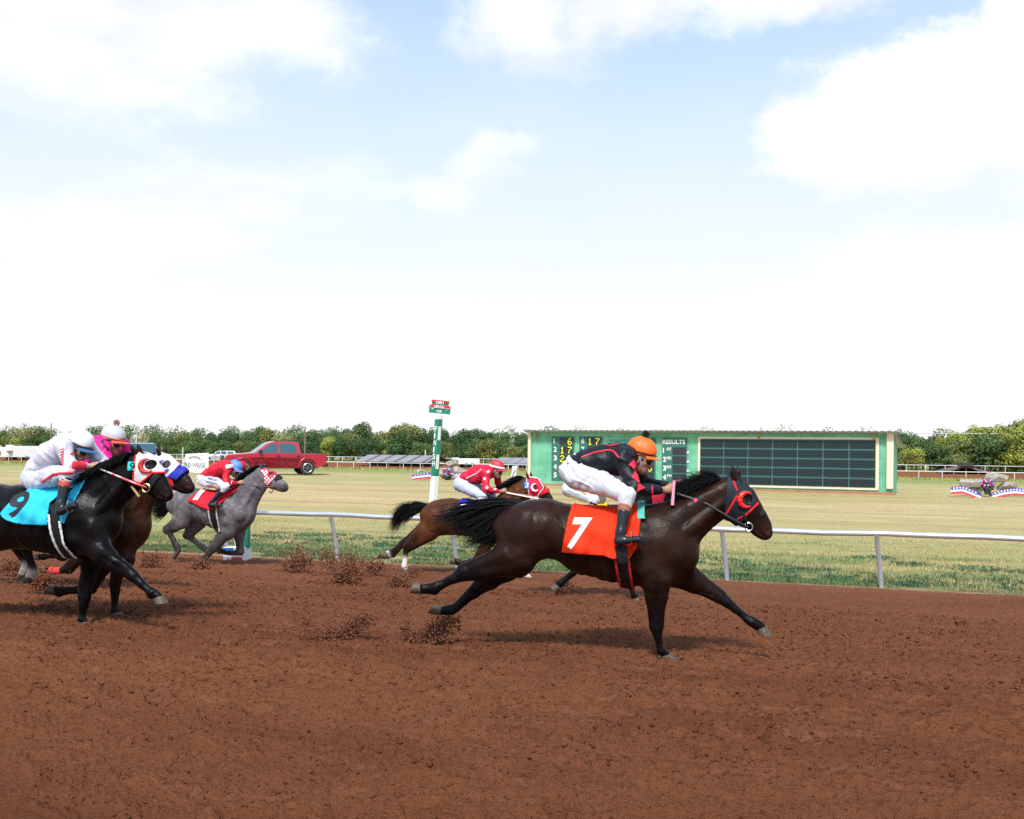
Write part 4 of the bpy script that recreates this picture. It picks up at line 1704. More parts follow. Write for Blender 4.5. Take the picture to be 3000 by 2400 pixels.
def horse7():
    h = Horse(1770, 1918, R(9), 'dark brown race horse in an orange number 7 saddle cloth leading the field', (.0215, .0085, .0055), leg=(.0050, .0033, .0038), vox=.0115)
    h.body([(1502, 1500, 1484, 1600, .19), (1545, 1469, 1540, 1635, .25), (1590, 1465, 1605, 1632, .26), (1640, 1479, 1650, 1636, .25), (1720, 1492, 1720, 1681, .28),
            (1800, 1496, 1800, 1702, .29), (1870, 1490, 1885, 1714, .27), (1910, 1482, 1955, 1705, .25), (1975, 1565, 1990, 1690, .19)],
           [(1900, 1486, 2010, 1640, .19), (1975, 1462, 2045, 1582, .13), (2040, 1431, 2078, 1545, .10), (2095, 1409, 2112, 1515, .085), (2128, 1399, 2130, 1498, .075)],
           [(2150, 1401, 2128, 1490, .08), (2188, 1422, 2140, 1522, .085), (2212, 1458, 2165, 1541, .078), (2232, 1492, 2196, 1553, .06), (2250, 1520, 2208, 1568, .05), (2258, 1543, 2222, 1576, .05)],
           leg7())
    h.finish('coat_dark_brown', [(2152, 1404, 2145, 1362, -.055), (2163, 1404, 2160, 1366, .055)])
    h.cloth([(1678, 1440), (1644, 1620), (1720, 1624), (1773, 1628), (1789, 1634), (1842, 1640), (1868, 1602), (1887, 1440)], (.82, .036, .006), '7', (.85, .83, .84), (1696, 1563), (.155, .275), 'orange_cloth', fl=.03, bold=.03)
    g = h.strap([(1806, 1638), (1841, 1638), (1853, 1740), (1818, 1740)], (.012, .012, .014), 'black_webbing', off=.03, th=.012)
    h.strap([(1804, 1596), (1838, 1596), (1845, 1650), (1809, 1650)], (.012, .012, .014), 'black_webbing', 'girth_strap', off=.070, th=.016)
    h.strap([(1797, 1625), (1806, 1625), (1822, 1740), (1813, 1740)], (.55, .02, .03), 'red_webbing', 'girth_edge', off=.034, th=.012, parent=g)
    h.strap([(1835, 1625), (1844, 1625), (1858, 1740), (1849, 1740)], (.55, .02, .03), 'red_webbing', 'girth_edge', off=.034, th=.012, parent=g)
    h.strap([(1862, 1440), (1884, 1440), (1890, 1520), (1866, 1520)], (.10, .42, .36), 'teal_pad', 'saddle_pad', off=.036, th=.012)
    # hood: black with red piping and a red blinker cup
    hood_pts = [(2132, 1392), (2155, 1385), (2192, 1415), (2226, 1478), (2205, 1497), (2186, 1520), (2158, 1545), (2120, 1522), (2124, 1470)]
    c = h.fr.P(2190, 1462, -.09)
    hd = h.strap(hood_pts, (.014, .018, .026), 'black_hood_cloth', 'hood', .010, .007, -.08, .006, h.F_head, (-.2, .2), holes=[(c[0] + .01, c[2], .032)])
    for pts in ([(2146, 1410), (2152, 1408), (2163, 1436), (2157, 1440)], [(2157, 1450), (2162, 1454), (2132, 1508), (2124, 1506)],
                [(2222, 1470), (2226, 1478), (2188, 1510), (2160, 1526), (2158, 1521), (2186, 1503)]):
        h.strap(pts, (.65, .015, .02), 'red_piping', 'piping', .015, .008, -.09, .005, h.F_head, (-.2, .2), parent=hd)
    h.cup(2188, 1464, .062, (.72, .02, .015), 'red_cup', 55, 300, .022, hd)
    h.strap([(2222, 1500), (2240, 1494), (2248, 1506), (2228, 1516)], (.015, .015, .016), 'black_leather', 'noseband', .010, .012, -.05, .006, h.F_head, (-.2, .2))
    h.strap([(2170, 1500), (2180, 1500), (2196, 1545), (2188, 1548)], (.015, .015, .016), 'black_leather', 'bridle', .018, .010, -.06, .006, h.F_head, (-.2, .2))
    mb = MB()
    rc = h.fr.P(2193, 1544, -.075)
    mb.tube([(rc[0] + .035 * math.cos(a * .5236), rc[1], rc[2] + .035 * math.sin(a * .5236)) for a in range(13)], .006, 6)
    mb.build('bit_ring', mat('bit_steel', (.6, .6, .62), .25, metal=1.0), h.root, True)
    h.tube('rein', [(2190, 1545, -.08), (2140, 1518, -.13), (2070, 1476, -.12), (2030, 1462, -.11), (1985, 1447, -.10)], .011, (.02, .018, .02), 'rein_black')
    h.tube('rein_knot', [(2033, 1465, -.125), (2040, 1470, -.125)], .022, (.75, .06, .16), 'rein_pink', n=8)
    # hair
    h.hair('mane', [[(x, y, 0), (x - 10, y - 13, -.02), (x - 30, y - 19, -.03), (x - 58, y - 12 + d, -.03)] for x, y, d in
                    ((2108, 1405, 0), (2088, 1410, 3), (2066, 1418, 6), (2044, 1427, 9), (2022, 1438, 10), (2002, 1448, 12), (1985, 1457, 14))], 620, .0026, spread=.04, seed=3)
    h.hair('mane', [[(x, y, -.03), (x - 10, y - 6, -.06), (x - 26, y + 2, -.09), (x - 46, y + 16, -.10)] for x, y in
                    ((2112, 1406), (2085, 1411), (2050, 1426), (2015, 1442), (1985, 1457))], 420, .0026, spread=.03, seed=4)
    h.hair('forelock', [[(2152, 1398, 0), (2165, 1404, -.03), (2178, 1418, -.05)], [(2150, 1400, 0), (2140, 1392, 0), (2128, 1392, 0)]], 50, .004, spread=.015, seed=5)
    h.hair('tail', [[(1530, 1478), (1470, 1466), (1410, 1478), (1340, 1496), (1262, 1518)], [(1528, 1482), (1460, 1478), (1400, 1500), (1340, 1520), (1290, 1524)],
                    [(1524, 1486), (1455, 1492), (1400, 1520), (1345, 1538), (1320, 1530)], [(1520, 1490), (1455, 1505), (1420, 1540), (1385, 1570), (1360, 1578)],
                    [(1516, 1496), (1460, 1520), (1445, 1560), (1420, 1582), (1375, 1584)], [(1514, 1502), (1470, 1530), (1470, 1565), (1450, 1580), (1420, 1576)]], 1300, .0065, spread=.05, seed=6)
    return h


def horse9():
    h = Horse(150, 1826, R(10), 'black race horse in a turquoise number 9 saddle cloth at the left edge', (.0052, .0042, .0050), leg=(.0042, .0040, .0055), vox=.0125)
    h.body([(-130, 1450, -150, 1560, .20), (-80, 1425, -85, 1600, .27), (-20, 1421, -10, 1613, .28), (60, 1424, 80, 1604, .28), (130, 1428, 140, 1614, .30), (190, 1422, 195, 1626, .30),
            (230, 1414, 245, 1630, .27), (258, 1430, 280, 1612, .22), (270, 1490, 283, 1590, .17)],
           [(224, 1416, 308, 1560, .18), (275, 1378, 338, 1502, .13), (325, 1354, 370, 1466, .10), (362, 1338, 392, 1440, .085), (388, 1328, 400, 1420, .075)],
           [(410, 1324, 388, 1405, .08), (440, 1334, 398, 1422, .085), (462, 1364, 420, 1435, .078), (481, 1395, 440, 1450, .06), (496, 1420, 460, 1464, .052), (501, 1438, 478, 1464, .05)],
           {'near_hind': ([(-145, 1500, -50, 1540, .15), (-165, 1565, -80, 1600, .11), (-190, 1600, -140, 1630, .07), (-225, 1625, -205, 1655, .05), (-260, 1655, -250, 1675, .034), (-300, 1685, -290, 1704, .032), (-318, 1692, -310, 1716, .036), (-340, 1702, -336, 1722, .03)], -.13,
                          ((-342, 1726), (-346, 1698), (-372, 1722), (-362, 1692))),
            'far_hind': ([(-135, 1510, -50, 1540, .14), (-150, 1590, -85, 1610, .1), (-180, 1630, -140, 1650, .06), (-205, 1665, -180, 1685, .048), (-235, 1700, -218, 1716, .034), (-262, 1735, -248, 1748, .032), (-275, 1745, -262, 1762, .036), (-295, 1752, -290, 1770, .03)], .13,
                         ((-300, 1776), (-296, 1750), (-330, 1768), (-312, 1744))),
            'far_fore': ([(235, 1570, 305, 1575, .11), (238, 1628, 294, 1640, .09), (240, 1665, 282, 1670, .066), (235, 1705, 270, 1708, .052), (233, 1750, 262, 1748, .05), (233, 1775, 256, 1775, .035), (230, 1805, 252, 1803, .032),
                          (228, 1818, 254, 1816, .037), (231, 1824, 258, 1820, .031)], .13, ((260, 1820), (229, 1825), (271, 1838), (228, 1842))),
            'near_fore': ([(290, 1540, 235, 1610, .12), (318, 1597, 286, 1648, .09), (346, 1627, 328, 1669, .064), (377, 1654, 358, 1687, .05), (401, 1680, 378, 1699, .049), (418, 1698, 402, 1717, .034), (438, 1717, 424, 1736, .031),
                           (453, 1727, 433, 1747, .037), (473, 1743, 453, 1753, .031)], -.15, ((478, 1744), (450, 1754), (493, 1766), (455, 1768)))})
    h.finish('coat_black', [(398, 1330, 380, 1301, -.055), (412, 1330, 402, 1300, .055)], rough=.32)
    h.cloth([(88, 1390), (60, 1440), (8, 1504), (38, 1525), (75, 1535), (155, 1538), (150, 1475), (230, 1395)], (.03, .50, .78), '9', (.008, .009, .012), (60, 1478), (.205, .26), 'turquoise_cloth', fl=.035, bold=.03, slant=.10, rp=1.8)
    h.strap([(200, 1395), (226, 1395), (214, 1480), (196, 1535), (168, 1525), (196, 1480)], (.03, .50, .78), 'turquoise_cloth_b', 'saddle_pad', off=.022, th=.01)
    g = h.strap([(160, 1490), (184, 1490), (198, 1640), (172, 1640)], (.012, .012, .014), 'black_webbing', off=.036, th=.012)
    h.strap([(152, 1505), (160, 1505), (174, 1640), (166, 1640)], (.6, .62, .62), 'white_webbing', 'girth_edge', off=.040, th=.012, parent=g)
    h.strap([(182, 1525), (190, 1525), (204, 1640), (196, 1640)], (.6, .62, .62), 'white_webbing', 'girth_edge', off=.040, th=.012, parent=g)
    c = h.fr.P(436, 1362, -.09)
    hood_pts = [(392, 1330), (405, 1314), (445, 1326), (468, 1362), (486, 1396), (470, 1388), (448, 1388), (432, 1405), (412, 1420), (388, 1412), (396, 1370)]
    hd = h.strap(hood_pts, (.68, .64, .66), 'white_hood_cloth', 'hood', .010, .007, -.08, .006, h.F_head, (-.2, .2), holes=[(c[0] + .005, c[2], .045)])
    h.strap(hood_pts, (.62, .02, .04), 'red_piping', 'piping', .013, .008, -.08, .006, h.F_head, (-.2, .2), parent=hd, band=.022)
    h.cup(432, 1364, .062, (.55, .03, .03), 'dark_red_cup', 70, 320, .022, hd)
    # number tag on the cheek
    tg = h.strap([(379, 1353), (400, 1352), (399, 1379), (378, 1380)], (.03, .55, .55), 'teal_tag', 'number_tag', .020, .008, -.08, .006, h.F_head, (-.2, 0.0))
    p = h.fr.P(389, 1366, -.1)
    draped_text('number', h.F_head, '9', p[[0, 2]] - np.array([.025, .04]), np.array([1, 0]), np.array([0.1, 1]), .05, .08, .028, mat('black_print', (.01, .01, .012), .6), tg, np.zeros(3), .003, .02)
    h.strap([(455, 1385), (470, 1395), (440, 1440), (428, 1436)], (.015, .015, .016), 'black_leather', 'bridle', .012, .010, -.06, .006, h.F_head, (-.2, .2))
    h.tube('rein', [(428, 1428, -.09), (390, 1414, -.13), (345, 1395, -.16), (288, 1372, -.14)], .009, (.55, .48, .5), 'rein_white')
    h.tube('rein', [(428, 1428, -.09), (395, 1417, -.125), (360, 1402, -.152), (330, 1389, -.158)], .0105, (.55, .02, .04), 'rein_red')
    mb = MB()
    rc = h.fr.P(428, 1430, -.085)
    mb.tube([(rc[0] + .04 * math.cos(a * .5236), rc[1], rc[2] + .04 * math.sin(a * .5236)) for a in range(13)], .007, 6)
    mb.build('bit_ring', mat('bit_brass', (.7, .5, .2), .3, metal=1.0), h.root, True)
    h.tube('lead_strap', [(385, 1425, -.09), (398, 1442, -.11), (408, 1456, -.12)], .012, (.35, .22, .10), 'tan_leather')
    h.hair('mane', [[(x, y, -.03), (x - 8, y - 8, -.09), (x - 22, y + 6, -.14), (x - 40, y + 26, -.16)] for x, y in
                    ((385, 1332), (355, 1342), (325, 1356), (300, 1368), (275, 1382), (250, 1400))], 420, .005, spread=.025, seed=13)
    h.hair('forelock', [[(400, 1328, 0), (412, 1318, -.03), (440, 1330, -.06)], [(400, 1328, 0), (385, 1326, 0), (372, 1336, 0)]], 60, .0045, spread=.015, seed=15)
    h.hair('tail', [[(-135, 1452), (-200, 1445), (-260, 1475), (-310, 1510)], [(-137, 1460), (-195, 1470), (-250, 1510), (-280, 1550)]], 350, .0065, spread=.05, seed=16)
    return h


def horse_bay():
    h = Horse(230, 1797, R(10), 'brown bay race horse with white and blue hood behind the black horse', (.036, .0145, .0085), leg=(.012, .007, .006), vox=.014)
    h.body([(42, 1465, 32, 1550, .2), (80, 1440, 75, 1590, .26), (140, 1438, 150, 1590, .27), (210, 1440, 220, 1600, .29), (280, 1432, 290, 1620, .29), (325, 1428, 340, 1630, .26), (352, 1450, 368, 1620, .22), (362, 1510, 375, 1605, .17)],
           [(320, 1430, 405, 1560, .18), (370, 1388, 422, 1505, .13), (412, 1354, 434, 1468, .10), (440, 1337, 455, 1440, .085)],
           [(462, 1325, 450, 1405, .08), (491, 1336, 458, 1420, .085), (515, 1357, 480, 1428, .078), (541, 1381, 508, 1434, .06), (559, 1401, 528, 1442, .052), (566, 1418, 545, 1441, .05)],
           {'near_hind': ([(40, 1500, 120, 1520, .14), (48, 1550, 112, 1562, .10), (45, 1585, 85, 1590, .06), (62, 1606, 92, 1608, .047), (78, 1635, 99, 1645, .034), (88, 1658, 106, 1665, .032), (84, 1674, 107, 1680, .036), (76, 1688, 98, 1694, .03)], -.12,
                          ((100, 1692), (73, 1690), (92, 1709), (62, 1703))),
            'far_hind': ([(20, 1500, 110, 1520, .13), (24, 1560, 80, 1565, .09), (28, 1595, 62, 1598, .05), (42, 1615, 62, 1618, .038), (58, 1638, 75, 1643, .033), (66, 1655, 83, 1659, .034), (62, 1668, 82, 1674, .036), (57, 1678, 78, 1686, .03)], .12,
                         ((80, 1686), (55, 1680), (74, 1701), (50, 1694))),
            'near_fore': ([(330, 1590, 400, 1590, .1), (333, 1638, 390, 1634, .085), (331, 1674, 364, 1674, .06), (326, 1712, 351, 1712, .047), (326, 1730, 349, 1730, .046), (328, 1755, 346, 1755, .034), (328, 1780, 345, 1780, .031), (327, 1789, 347, 1788, .036), (330, 1795, 352, 1792, .03)], -.13,
                          ((354, 1792), (329, 1796), (364, 1804), (328, 1807))),
            'far_fore': ([(310, 1600, 370, 1630, .1), (290, 1640, 330, 1660, .075), (268, 1680, 300, 1695, .055), (250, 1710, 277, 1735, .05), (225, 1717, 228, 1740, .034), (195, 1719, 196, 1742, .032), (172, 1721, 176, 1747, .036), (160, 1719, 164, 1742, .03)], .12,
                         ((168, 1745), (163, 1715), (135, 1741), (148, 1718)))},
           white={'far_hind': 5, 'near_hind': 6}, facecol=[np.array((.034, .015, .010))] * 3 + [np.array((.018, .011, .009))] * 3)
    h.finish('coat_bay_brown', [(466, 1330, 462, 1306, -.055), (482, 1330, 486, 1308, .055)], rough=.36)
    h.cloth([(120, 1415), (112, 1530), (250, 1540), (270, 1415)], (.55, .35, .6), matname='lilac_cloth', fl=.03)
    c = h.fr.P(486, 1361, -.09)
    hood_pts = [(446, 1335), (460, 1316), (494, 1326), (522, 1358), (512, 1380), (498, 1396), (470, 1420), (448, 1410)]
    hd = h.strap(hood_pts, (.66, .65, .70), 'white_hood_cloth2', 'hood', .010, .007, -.08, .006, h.F_head, (-.2, .2), holes=[(c[0], c[2], .038)])
    h.strap(hood_pts, (.07, .04, .5), 'blue_piping', 'piping', .013, .008, -.08, .006, h.F_head, (-.2, .2), parent=hd, band=.018)
    h.cup(483, 1364, .055, (.04, .06, .42), 'blue_cup', 90, 330, .018, hd)
    nb = h.strap([(528, 1366), (548, 1376), (522, 1408), (500, 1398)], (.02, .03, .35), 'blue_fleece', 'noseband', .022, .03, -.05, .008, h.F_head, (-.2, .2))
    h.strap([(495, 1395), (508, 1400), (512, 1428), (498, 1424)], (.7, .03, .02), 'red_leather', 'bridle', .014, .012, -.06, .006, h.F_head, (-.2, .2))
    # white blaze down the nose
    V, F = shell(h.F_head, h.poly([(549, 1384), (556, 1380), (580, 1412), (574, 1430), (564, 1414)], -.02), .002, .004, .005, (-.08, .08))
    if len(F):
        mesh_np('blaze', V, F, mat('white_hair', (.66, .55, .56), .7), h.root, True)
    h.hair('mane', [[(x, y, -.02), (x - 12, y - 6, -.05), (x - 35, y + 6, -.06), (x - 60, y + 20, -.06)] for x, y in ((440, 1338), (415, 1352), (385, 1375), (350, 1402))], 260, .005, spread=.025, seed=23)
    h.hair('tail', [[(40, 1466), (0, 1470), (-40, 1500), (-60, 1540)], [(38, 1472), (0, 1490), (-25, 1530), (-30, 1560)]], 200, .006, spread=.05, seed=26)
    return h


def horse1():
    h = Horse(615, 1652, R(13), 'grey race horse in a red number 1 saddle cloth beside the inner rail', (.120, .108, .116), leg=(.045, .034, .033), vox=.0155)
    h.body([(524, 1452, 512, 1508, .2), (543, 1434, 541, 1524, .26), (567, 1432, 576, 1515, .27), (600, 1440, 605, 1533, .28), (640, 1440, 640, 1549, .29), (675, 1437, 672, 1560, .27), (693, 1447, 706, 1552, .22), (698, 1478, 710, 1540, .17)],
           [(683, 1436, 732, 1522, .17), (707, 1413, 748, 1480, .12), (732, 1388, 763, 1452, .095), (757, 1371, 774, 1430, .08)],
           [(768, 1369, 772, 1424, .08), (790, 1375, 782, 1427, .085), (809, 1391, 793, 1432, .075), (825, 1403, 810, 1437, .058), (837, 1412, 820, 1440, .05), (841, 1421, 829, 1439, .046)],
           {'near_hind': ([(512, 1490, 575, 1500, .14), (509, 1520, 555, 1526, .10), (496, 1533, 528, 1547, .07), (479, 1543, 500, 1559, .05), (487, 1560, 504, 1557, .04), (501, 1586, 515, 1579, .033), (510, 1604, 527, 1600, .035), (512, 1614, 529, 1611, .03)], -.12,
                          ((531, 1614), (510, 1616), (512, 1640), (503, 1628))),
            'far_hind': ([(540, 1480, 600, 1500, .13), (556, 1522, 600, 1537, .10), (543, 1553, 576, 1556, .07), (537, 1564, 556, 1574, .05), (551, 1579, 566, 1568, .037), (574, 1598, 585, 1588, .033), (591, 1610, 604, 1602, .035), (600, 1617, 611, 1608, .03)], .12,
                         ((613, 1606), (601, 1620), (624, 1613), (607, 1629))),
            'near_fore': ([(650, 1515, 705, 1525, .11), (645, 1553, 686, 1563, .085), (630, 1580, 661, 1579, .06), (617, 1602, 644, 1599, .05), (606, 1617, 627, 1615, .037), (594, 1632, 611, 1631, .032), (584, 1643, 602, 1641, .036), (577, 1650, 591, 1652, .03)], -.14,
                          ((593, 1653), (575, 1649), (584, 1664), (561, 1657))),
            'far_fore': ([(680, 1530, 725, 1535, .1), (685, 1568, 714, 1565, .072), (692, 1594, 712, 1594, .05), (696, 1613, 714, 1619, .047), (683, 1615, 686, 1628, .034), (660, 1613, 660, 1626, .031), (647, 1606, 645, 1622, .035), (638, 1603, 635, 1616, .03)], .12,
                         ((636, 1618), (640, 1602), (621, 1615), (629, 1597)))},
           facecol=[np.array((.15, .14, .145))] * 3 + [np.array((.13, .115, .12))] * 2 + [np.array((.05, .04, .045))])
    h.finish('coat_grey', [(768, 1372, 759, 1354, -.055), (778, 1372, 772, 1355, .055)], rough=.5, dapple=True, earcol=np.array((.06, .055, .06)))
    h.cloth([(592, 1405), (552, 1466), (585, 1482), (617, 1494), (637, 1492), (655, 1468), (682, 1436), (680, 1405)], (.62, .012, .03), '1', (.8, .76, .78), (579, 1449), (.10, .20), 'red_cloth', fl=.03, bold=.05, slant=.3)
    g = h.strap([(617, 1480), (636, 1480), (641, 1560), (624, 1560)], (.015, .015, .017), 'black_webbing', off=.034, th=.012, vox=.010)
    h.strap([(613, 1482), (618, 1482), (623, 1560), (618, 1560)], (.5, .45, .42), 'cream_webbing', 'girth_edge', off=.039, th=.012, vox=.010, parent=g)
    h.strap([(635, 1482), (640, 1482), (645, 1560), (640, 1560)], (.5, .45, .42), 'cream_webbing', 'girth_edge', off=.039, th=.012, vox=.010, parent=g)
    c = h.fr.P(795, 1390, -.085)
    hood_pts = [(764, 1375), (776, 1372), (806, 1386), (812, 1396), (800, 1406), (790, 1424), (776, 1424), (774, 1402)]
    hd = h.strap(hood_pts, (.60, .03, .09), 'checked_hood_cloth', 'hood', .010, .007, -.08, .0065, h.F_head, (-.2, .2), holes=[(c[0], c[2], .034)])
    # white checks of the hood
    ck = []
    for i in range(16):
        for j in range(16):
            if (i + j) % 2 == 0:
                x0, z0 = c[0] - .30 + i * .034, c[2] - .26 + j * .034
                if poly_sd(h.poly(hood_pts, -.08), np.array([x0 + .017]), np.array([z0 + .017]))[0] < -.016 and math.hypot(x0 + .017 - c[0], z0 + .017 - c[2]) > .06:
                    ck.append([(x0, z0), (x0 + .034, z0), (x0 + .034, z0 + .034), (x0, z0 + .034)])
    for k in ck:
        draped_poly('check_patch', h.F_head, k, .018, mat('white_print', (.8, .74, .77), .6), hd, np.zeros(3), .0115)
    h.cup(795, 1390, .058, (.62, .03, .03), 'red_cup', 30, 330, .012, hd)
    h.strap([(808, 1392), (819, 1390), (824, 1402), (806, 1408)], (.012, .012, .014), 'black_fleece', 'noseband', .020, .026, -.05, .008, h.F_head, (-.2, .2))
    h.tube('rein', [(806, 1426, -.075), (780, 1427, -.12), (745, 1424, -.12), (706, 1418, -.1)], .010, (.02, .018, .02), 'rein_black')
    h.tube('bridle', [(806, 1426, -.06), (795, 1445, -.05), (788, 1440, 0)], .010, (.25, .03, .03), 'dark_red_strap')
    h.hair('mane', [[(x, y, 0), (x - 10, y - 6, -.05), (x - 26, y + 4, -.07), (x - 44, y + 16, -.08)] for x, y in ((764, 1370), (748, 1378), (730, 1390), (712, 1408), (695, 1425))], 330, .0055, spread=.025, seed=33)
    h.hair('forelock', [[(770, 1370, 0), (765, 1362, 0), (758, 1364, -.02)], [(772, 1370, 0), (782, 1366, 0), (790, 1372, 0)]], 40, .005, spread=.015, seed=35)
    h.hair('tail', [[(523, 1458), (495, 1452), (460, 1455), (430, 1470)], [(521, 1462), (490, 1462), (455, 1478), (432, 1495)], [(519, 1466), (492, 1478), (465, 1498), (440, 1502)],
                    [(518, 1470), (495, 1490), (480, 1512), (448, 1528)]], 600, .0065, spread=.05, seed=36)
    return h


def horse3():
    h = Horse(1330, 1682, R(14), 'bright bay race horse with red hood and blue saddle cloth behind the number 7 tail', (.080, .027, .011), leg=(.018, .008, .005), vox=.0155)
    h.body([(1262, 1486, 1254, 1538, .2), (1287, 1464, 1285, 1568, .26), (1320, 1461, 1325, 1566, .27), (1352, 1466, 1360, 1568, .28), (1390, 1470, 1395, 1572, .29), (1425, 1466, 1430, 1578, .27), (1448, 1472, 1458, 1570, .22), (1456, 1502, 1464, 1555, .17)],
           [(1435, 1467, 1484, 1545, .17), (1475, 1441, 1508, 1505, .12), (1510, 1419, 1530, 1478, .095), (1538, 1404, 1548, 1460, .08)],
           [(1548, 1398, 1546, 1455, .08), (1572, 1403, 1558, 1458, .085), (1589, 1420, 1575, 1461, .075), (1603, 1435, 1590, 1464, .058), (1614, 1449, 1600, 1467, .05), (1618, 1457, 1609, 1467, .046)],
           {'near_hind': ([(1248, 1510, 1312, 1530, .14), (1230, 1545, 1282, 1565, .10), (1207, 1568, 1247, 1588, .07), (1183, 1597, 1207, 1611, .05), (1180, 1620, 1196, 1622, .036), (1180, 1640, 1194, 1642, .032), (1177, 1655, 1193, 1658, .035), (1179, 1664, 1193, 1668, .03)], -.12,
                          ((1195, 1667), (1178, 1667), (1204, 1680), (1178, 1680))),
            'far_hind': ([(1242, 1510, 1302, 1530, .13), (1222, 1545, 1264, 1560, .09), (1197, 1565, 1224, 1585, .06), (1180, 1578, 1200, 1600, .05), (1168, 1590, 1182, 1606, .037), (1155, 1604, 1165, 1622, .033), (1144, 1611, 1155, 1632, .035), (1136, 1615, 1140, 1634, .03)], .12,
                         ((1141, 1638), (1138, 1615), (1104, 1637), (1118, 1620))),
            'near_fore': ([(1420, 1535, 1472, 1542, .11), (1418, 1575, 1456, 1578, .085), (1402, 1605, 1433, 1612, .058), (1389, 1632, 1412, 1642, .048), (1375, 1640, 1390, 1655, .035), (1355, 1644, 1362, 1660, .031), (1340, 1640, 1346, 1656, .035), (1332, 1636, 1336, 1651, .03)], -.14,
                          ((1336, 1655), (1332, 1634), (1318, 1652), (1326, 1630))),
            'far_fore': ([(1450, 1540, 1490, 1560, .1), (1475, 1575, 1503, 1590, .08), (1498, 1610, 1521, 1618, .05), (1514, 1640, 1536, 1645, .047), (1524, 1662, 1541, 1666, .035), (1533, 1680, 1549, 1684, .032), (1539, 1692, 1556, 1694, .035), (1543, 1698, 1558, 1697, .03)], .12,
                         ((1561, 1697), (1542, 1699), (1572, 1711), (1545, 1712)))},
           white={'far_fore': 4, 'near_hind': 5, 'far_hind': 7}, facecol=[np.array((.06, .028, .018))] * 4 + [np.array((.022, .016, .015))] * 2)
    h.finish('coat_bright_bay', [(1548, 1402, 1541, 1380, -.055), (1558, 1402, 1553, 1381, .055)], rough=.4)
    h.cloth([(1345, 1440), (1336, 1500), (1348, 1534), (1400, 1540), (1415, 1440)], (.02, .04, .48), '3', (.75, .75, .8), (1354, 1492), (.12, .2), 'blue_cloth', fl=.03)
    g = h.strap([(1385, 1530), (1400, 1530), (1404, 1590), (1390, 1590)], (.35, .05, .03), 'red_brown_webbing', off=.034, th=.012, vox=.010)
    c = h.fr.P(1570, 1428, -.085)
    hood_pts = [(1540, 1402), (1552, 1396), (1576, 1400), (1594, 1428), (1586, 1440), (1576, 1458), (1550, 1456), (1546, 1430)]
    hd = h.strap(hood_pts, (.66, .012, .05), 'red_hood_cloth', 'hood', .010, .007, -.08, .0065, h.F_head, (-.2, .2), holes=[(c[0], c[2], .034)])
    h.strap(hood_pts, (.78, .70, .74), 'pink_white_piping', 'piping', .013, .008, -.08, .0065, h.F_head, (-.2, .2), parent=hd, band=.016)
    h.cup(1570, 1428, .062, (.82, .74, .76), 'white_cup', 80, 320, .018, hd)
    h.strap([(1589, 1434), (1604, 1430), (1608, 1442), (1586, 1452)], (.66, .01, .02), 'red_fleece', 'noseband', .022, .03, -.05, .008, h.F_head, (-.2, .2))
    tg = h.strap([(1536, 1412), (1550, 1412), (1552, 1432), (1538, 1432)], (.05, .22, .6), 'blue_tag', 'number_tag', .02, .008, -.08, .007, h.F_head, (-.2, 0))
    p = h.fr.P(1544, 1422, -.1)
    draped_text('number', h.F_head, '3', p[[0, 2]] - np.array([.025, .04]), np.array([1, 0]), np.array([0.1, 1]), .05, .08, .028, mat('white_print', (.8, .74, .77), .6), tg, np.zeros(3), .004, .02)
    h.tube('rein', [(1585, 1462, -.07), (1550, 1452, -.13), (1510, 1447, -.13), (1476, 1441, -.1)], .010, (.35, .12, .07), 'rein_brown')
    h.hair('mane', [[(x, y, 0), (x - 12, y - 10, -.02), (x - 30, y - 6, -.04), (x - 48, y + 8, -.04)] for x, y in ((1540, 1404), (1525, 1412), (1508, 1422), (1490, 1433), (1470, 1446))], 330, .0055, spread=.03, seed=43)
    h.hair('tail', [[(1262, 1482), (1225, 1478), (1190, 1480), (1160, 1500), (1146, 1545)], [(1260, 1486), (1222, 1488), (1190, 1500), (1165, 1515), (1150, 1566)],
                    [(1258, 1490), (1220, 1500), (1190, 1520), (1175, 1530)], [(1264, 1480), (1225, 1472), (1195, 1478), (1170, 1480), (1142, 1508)]], 700, .0065, spread=.05, seed=46)
    return h


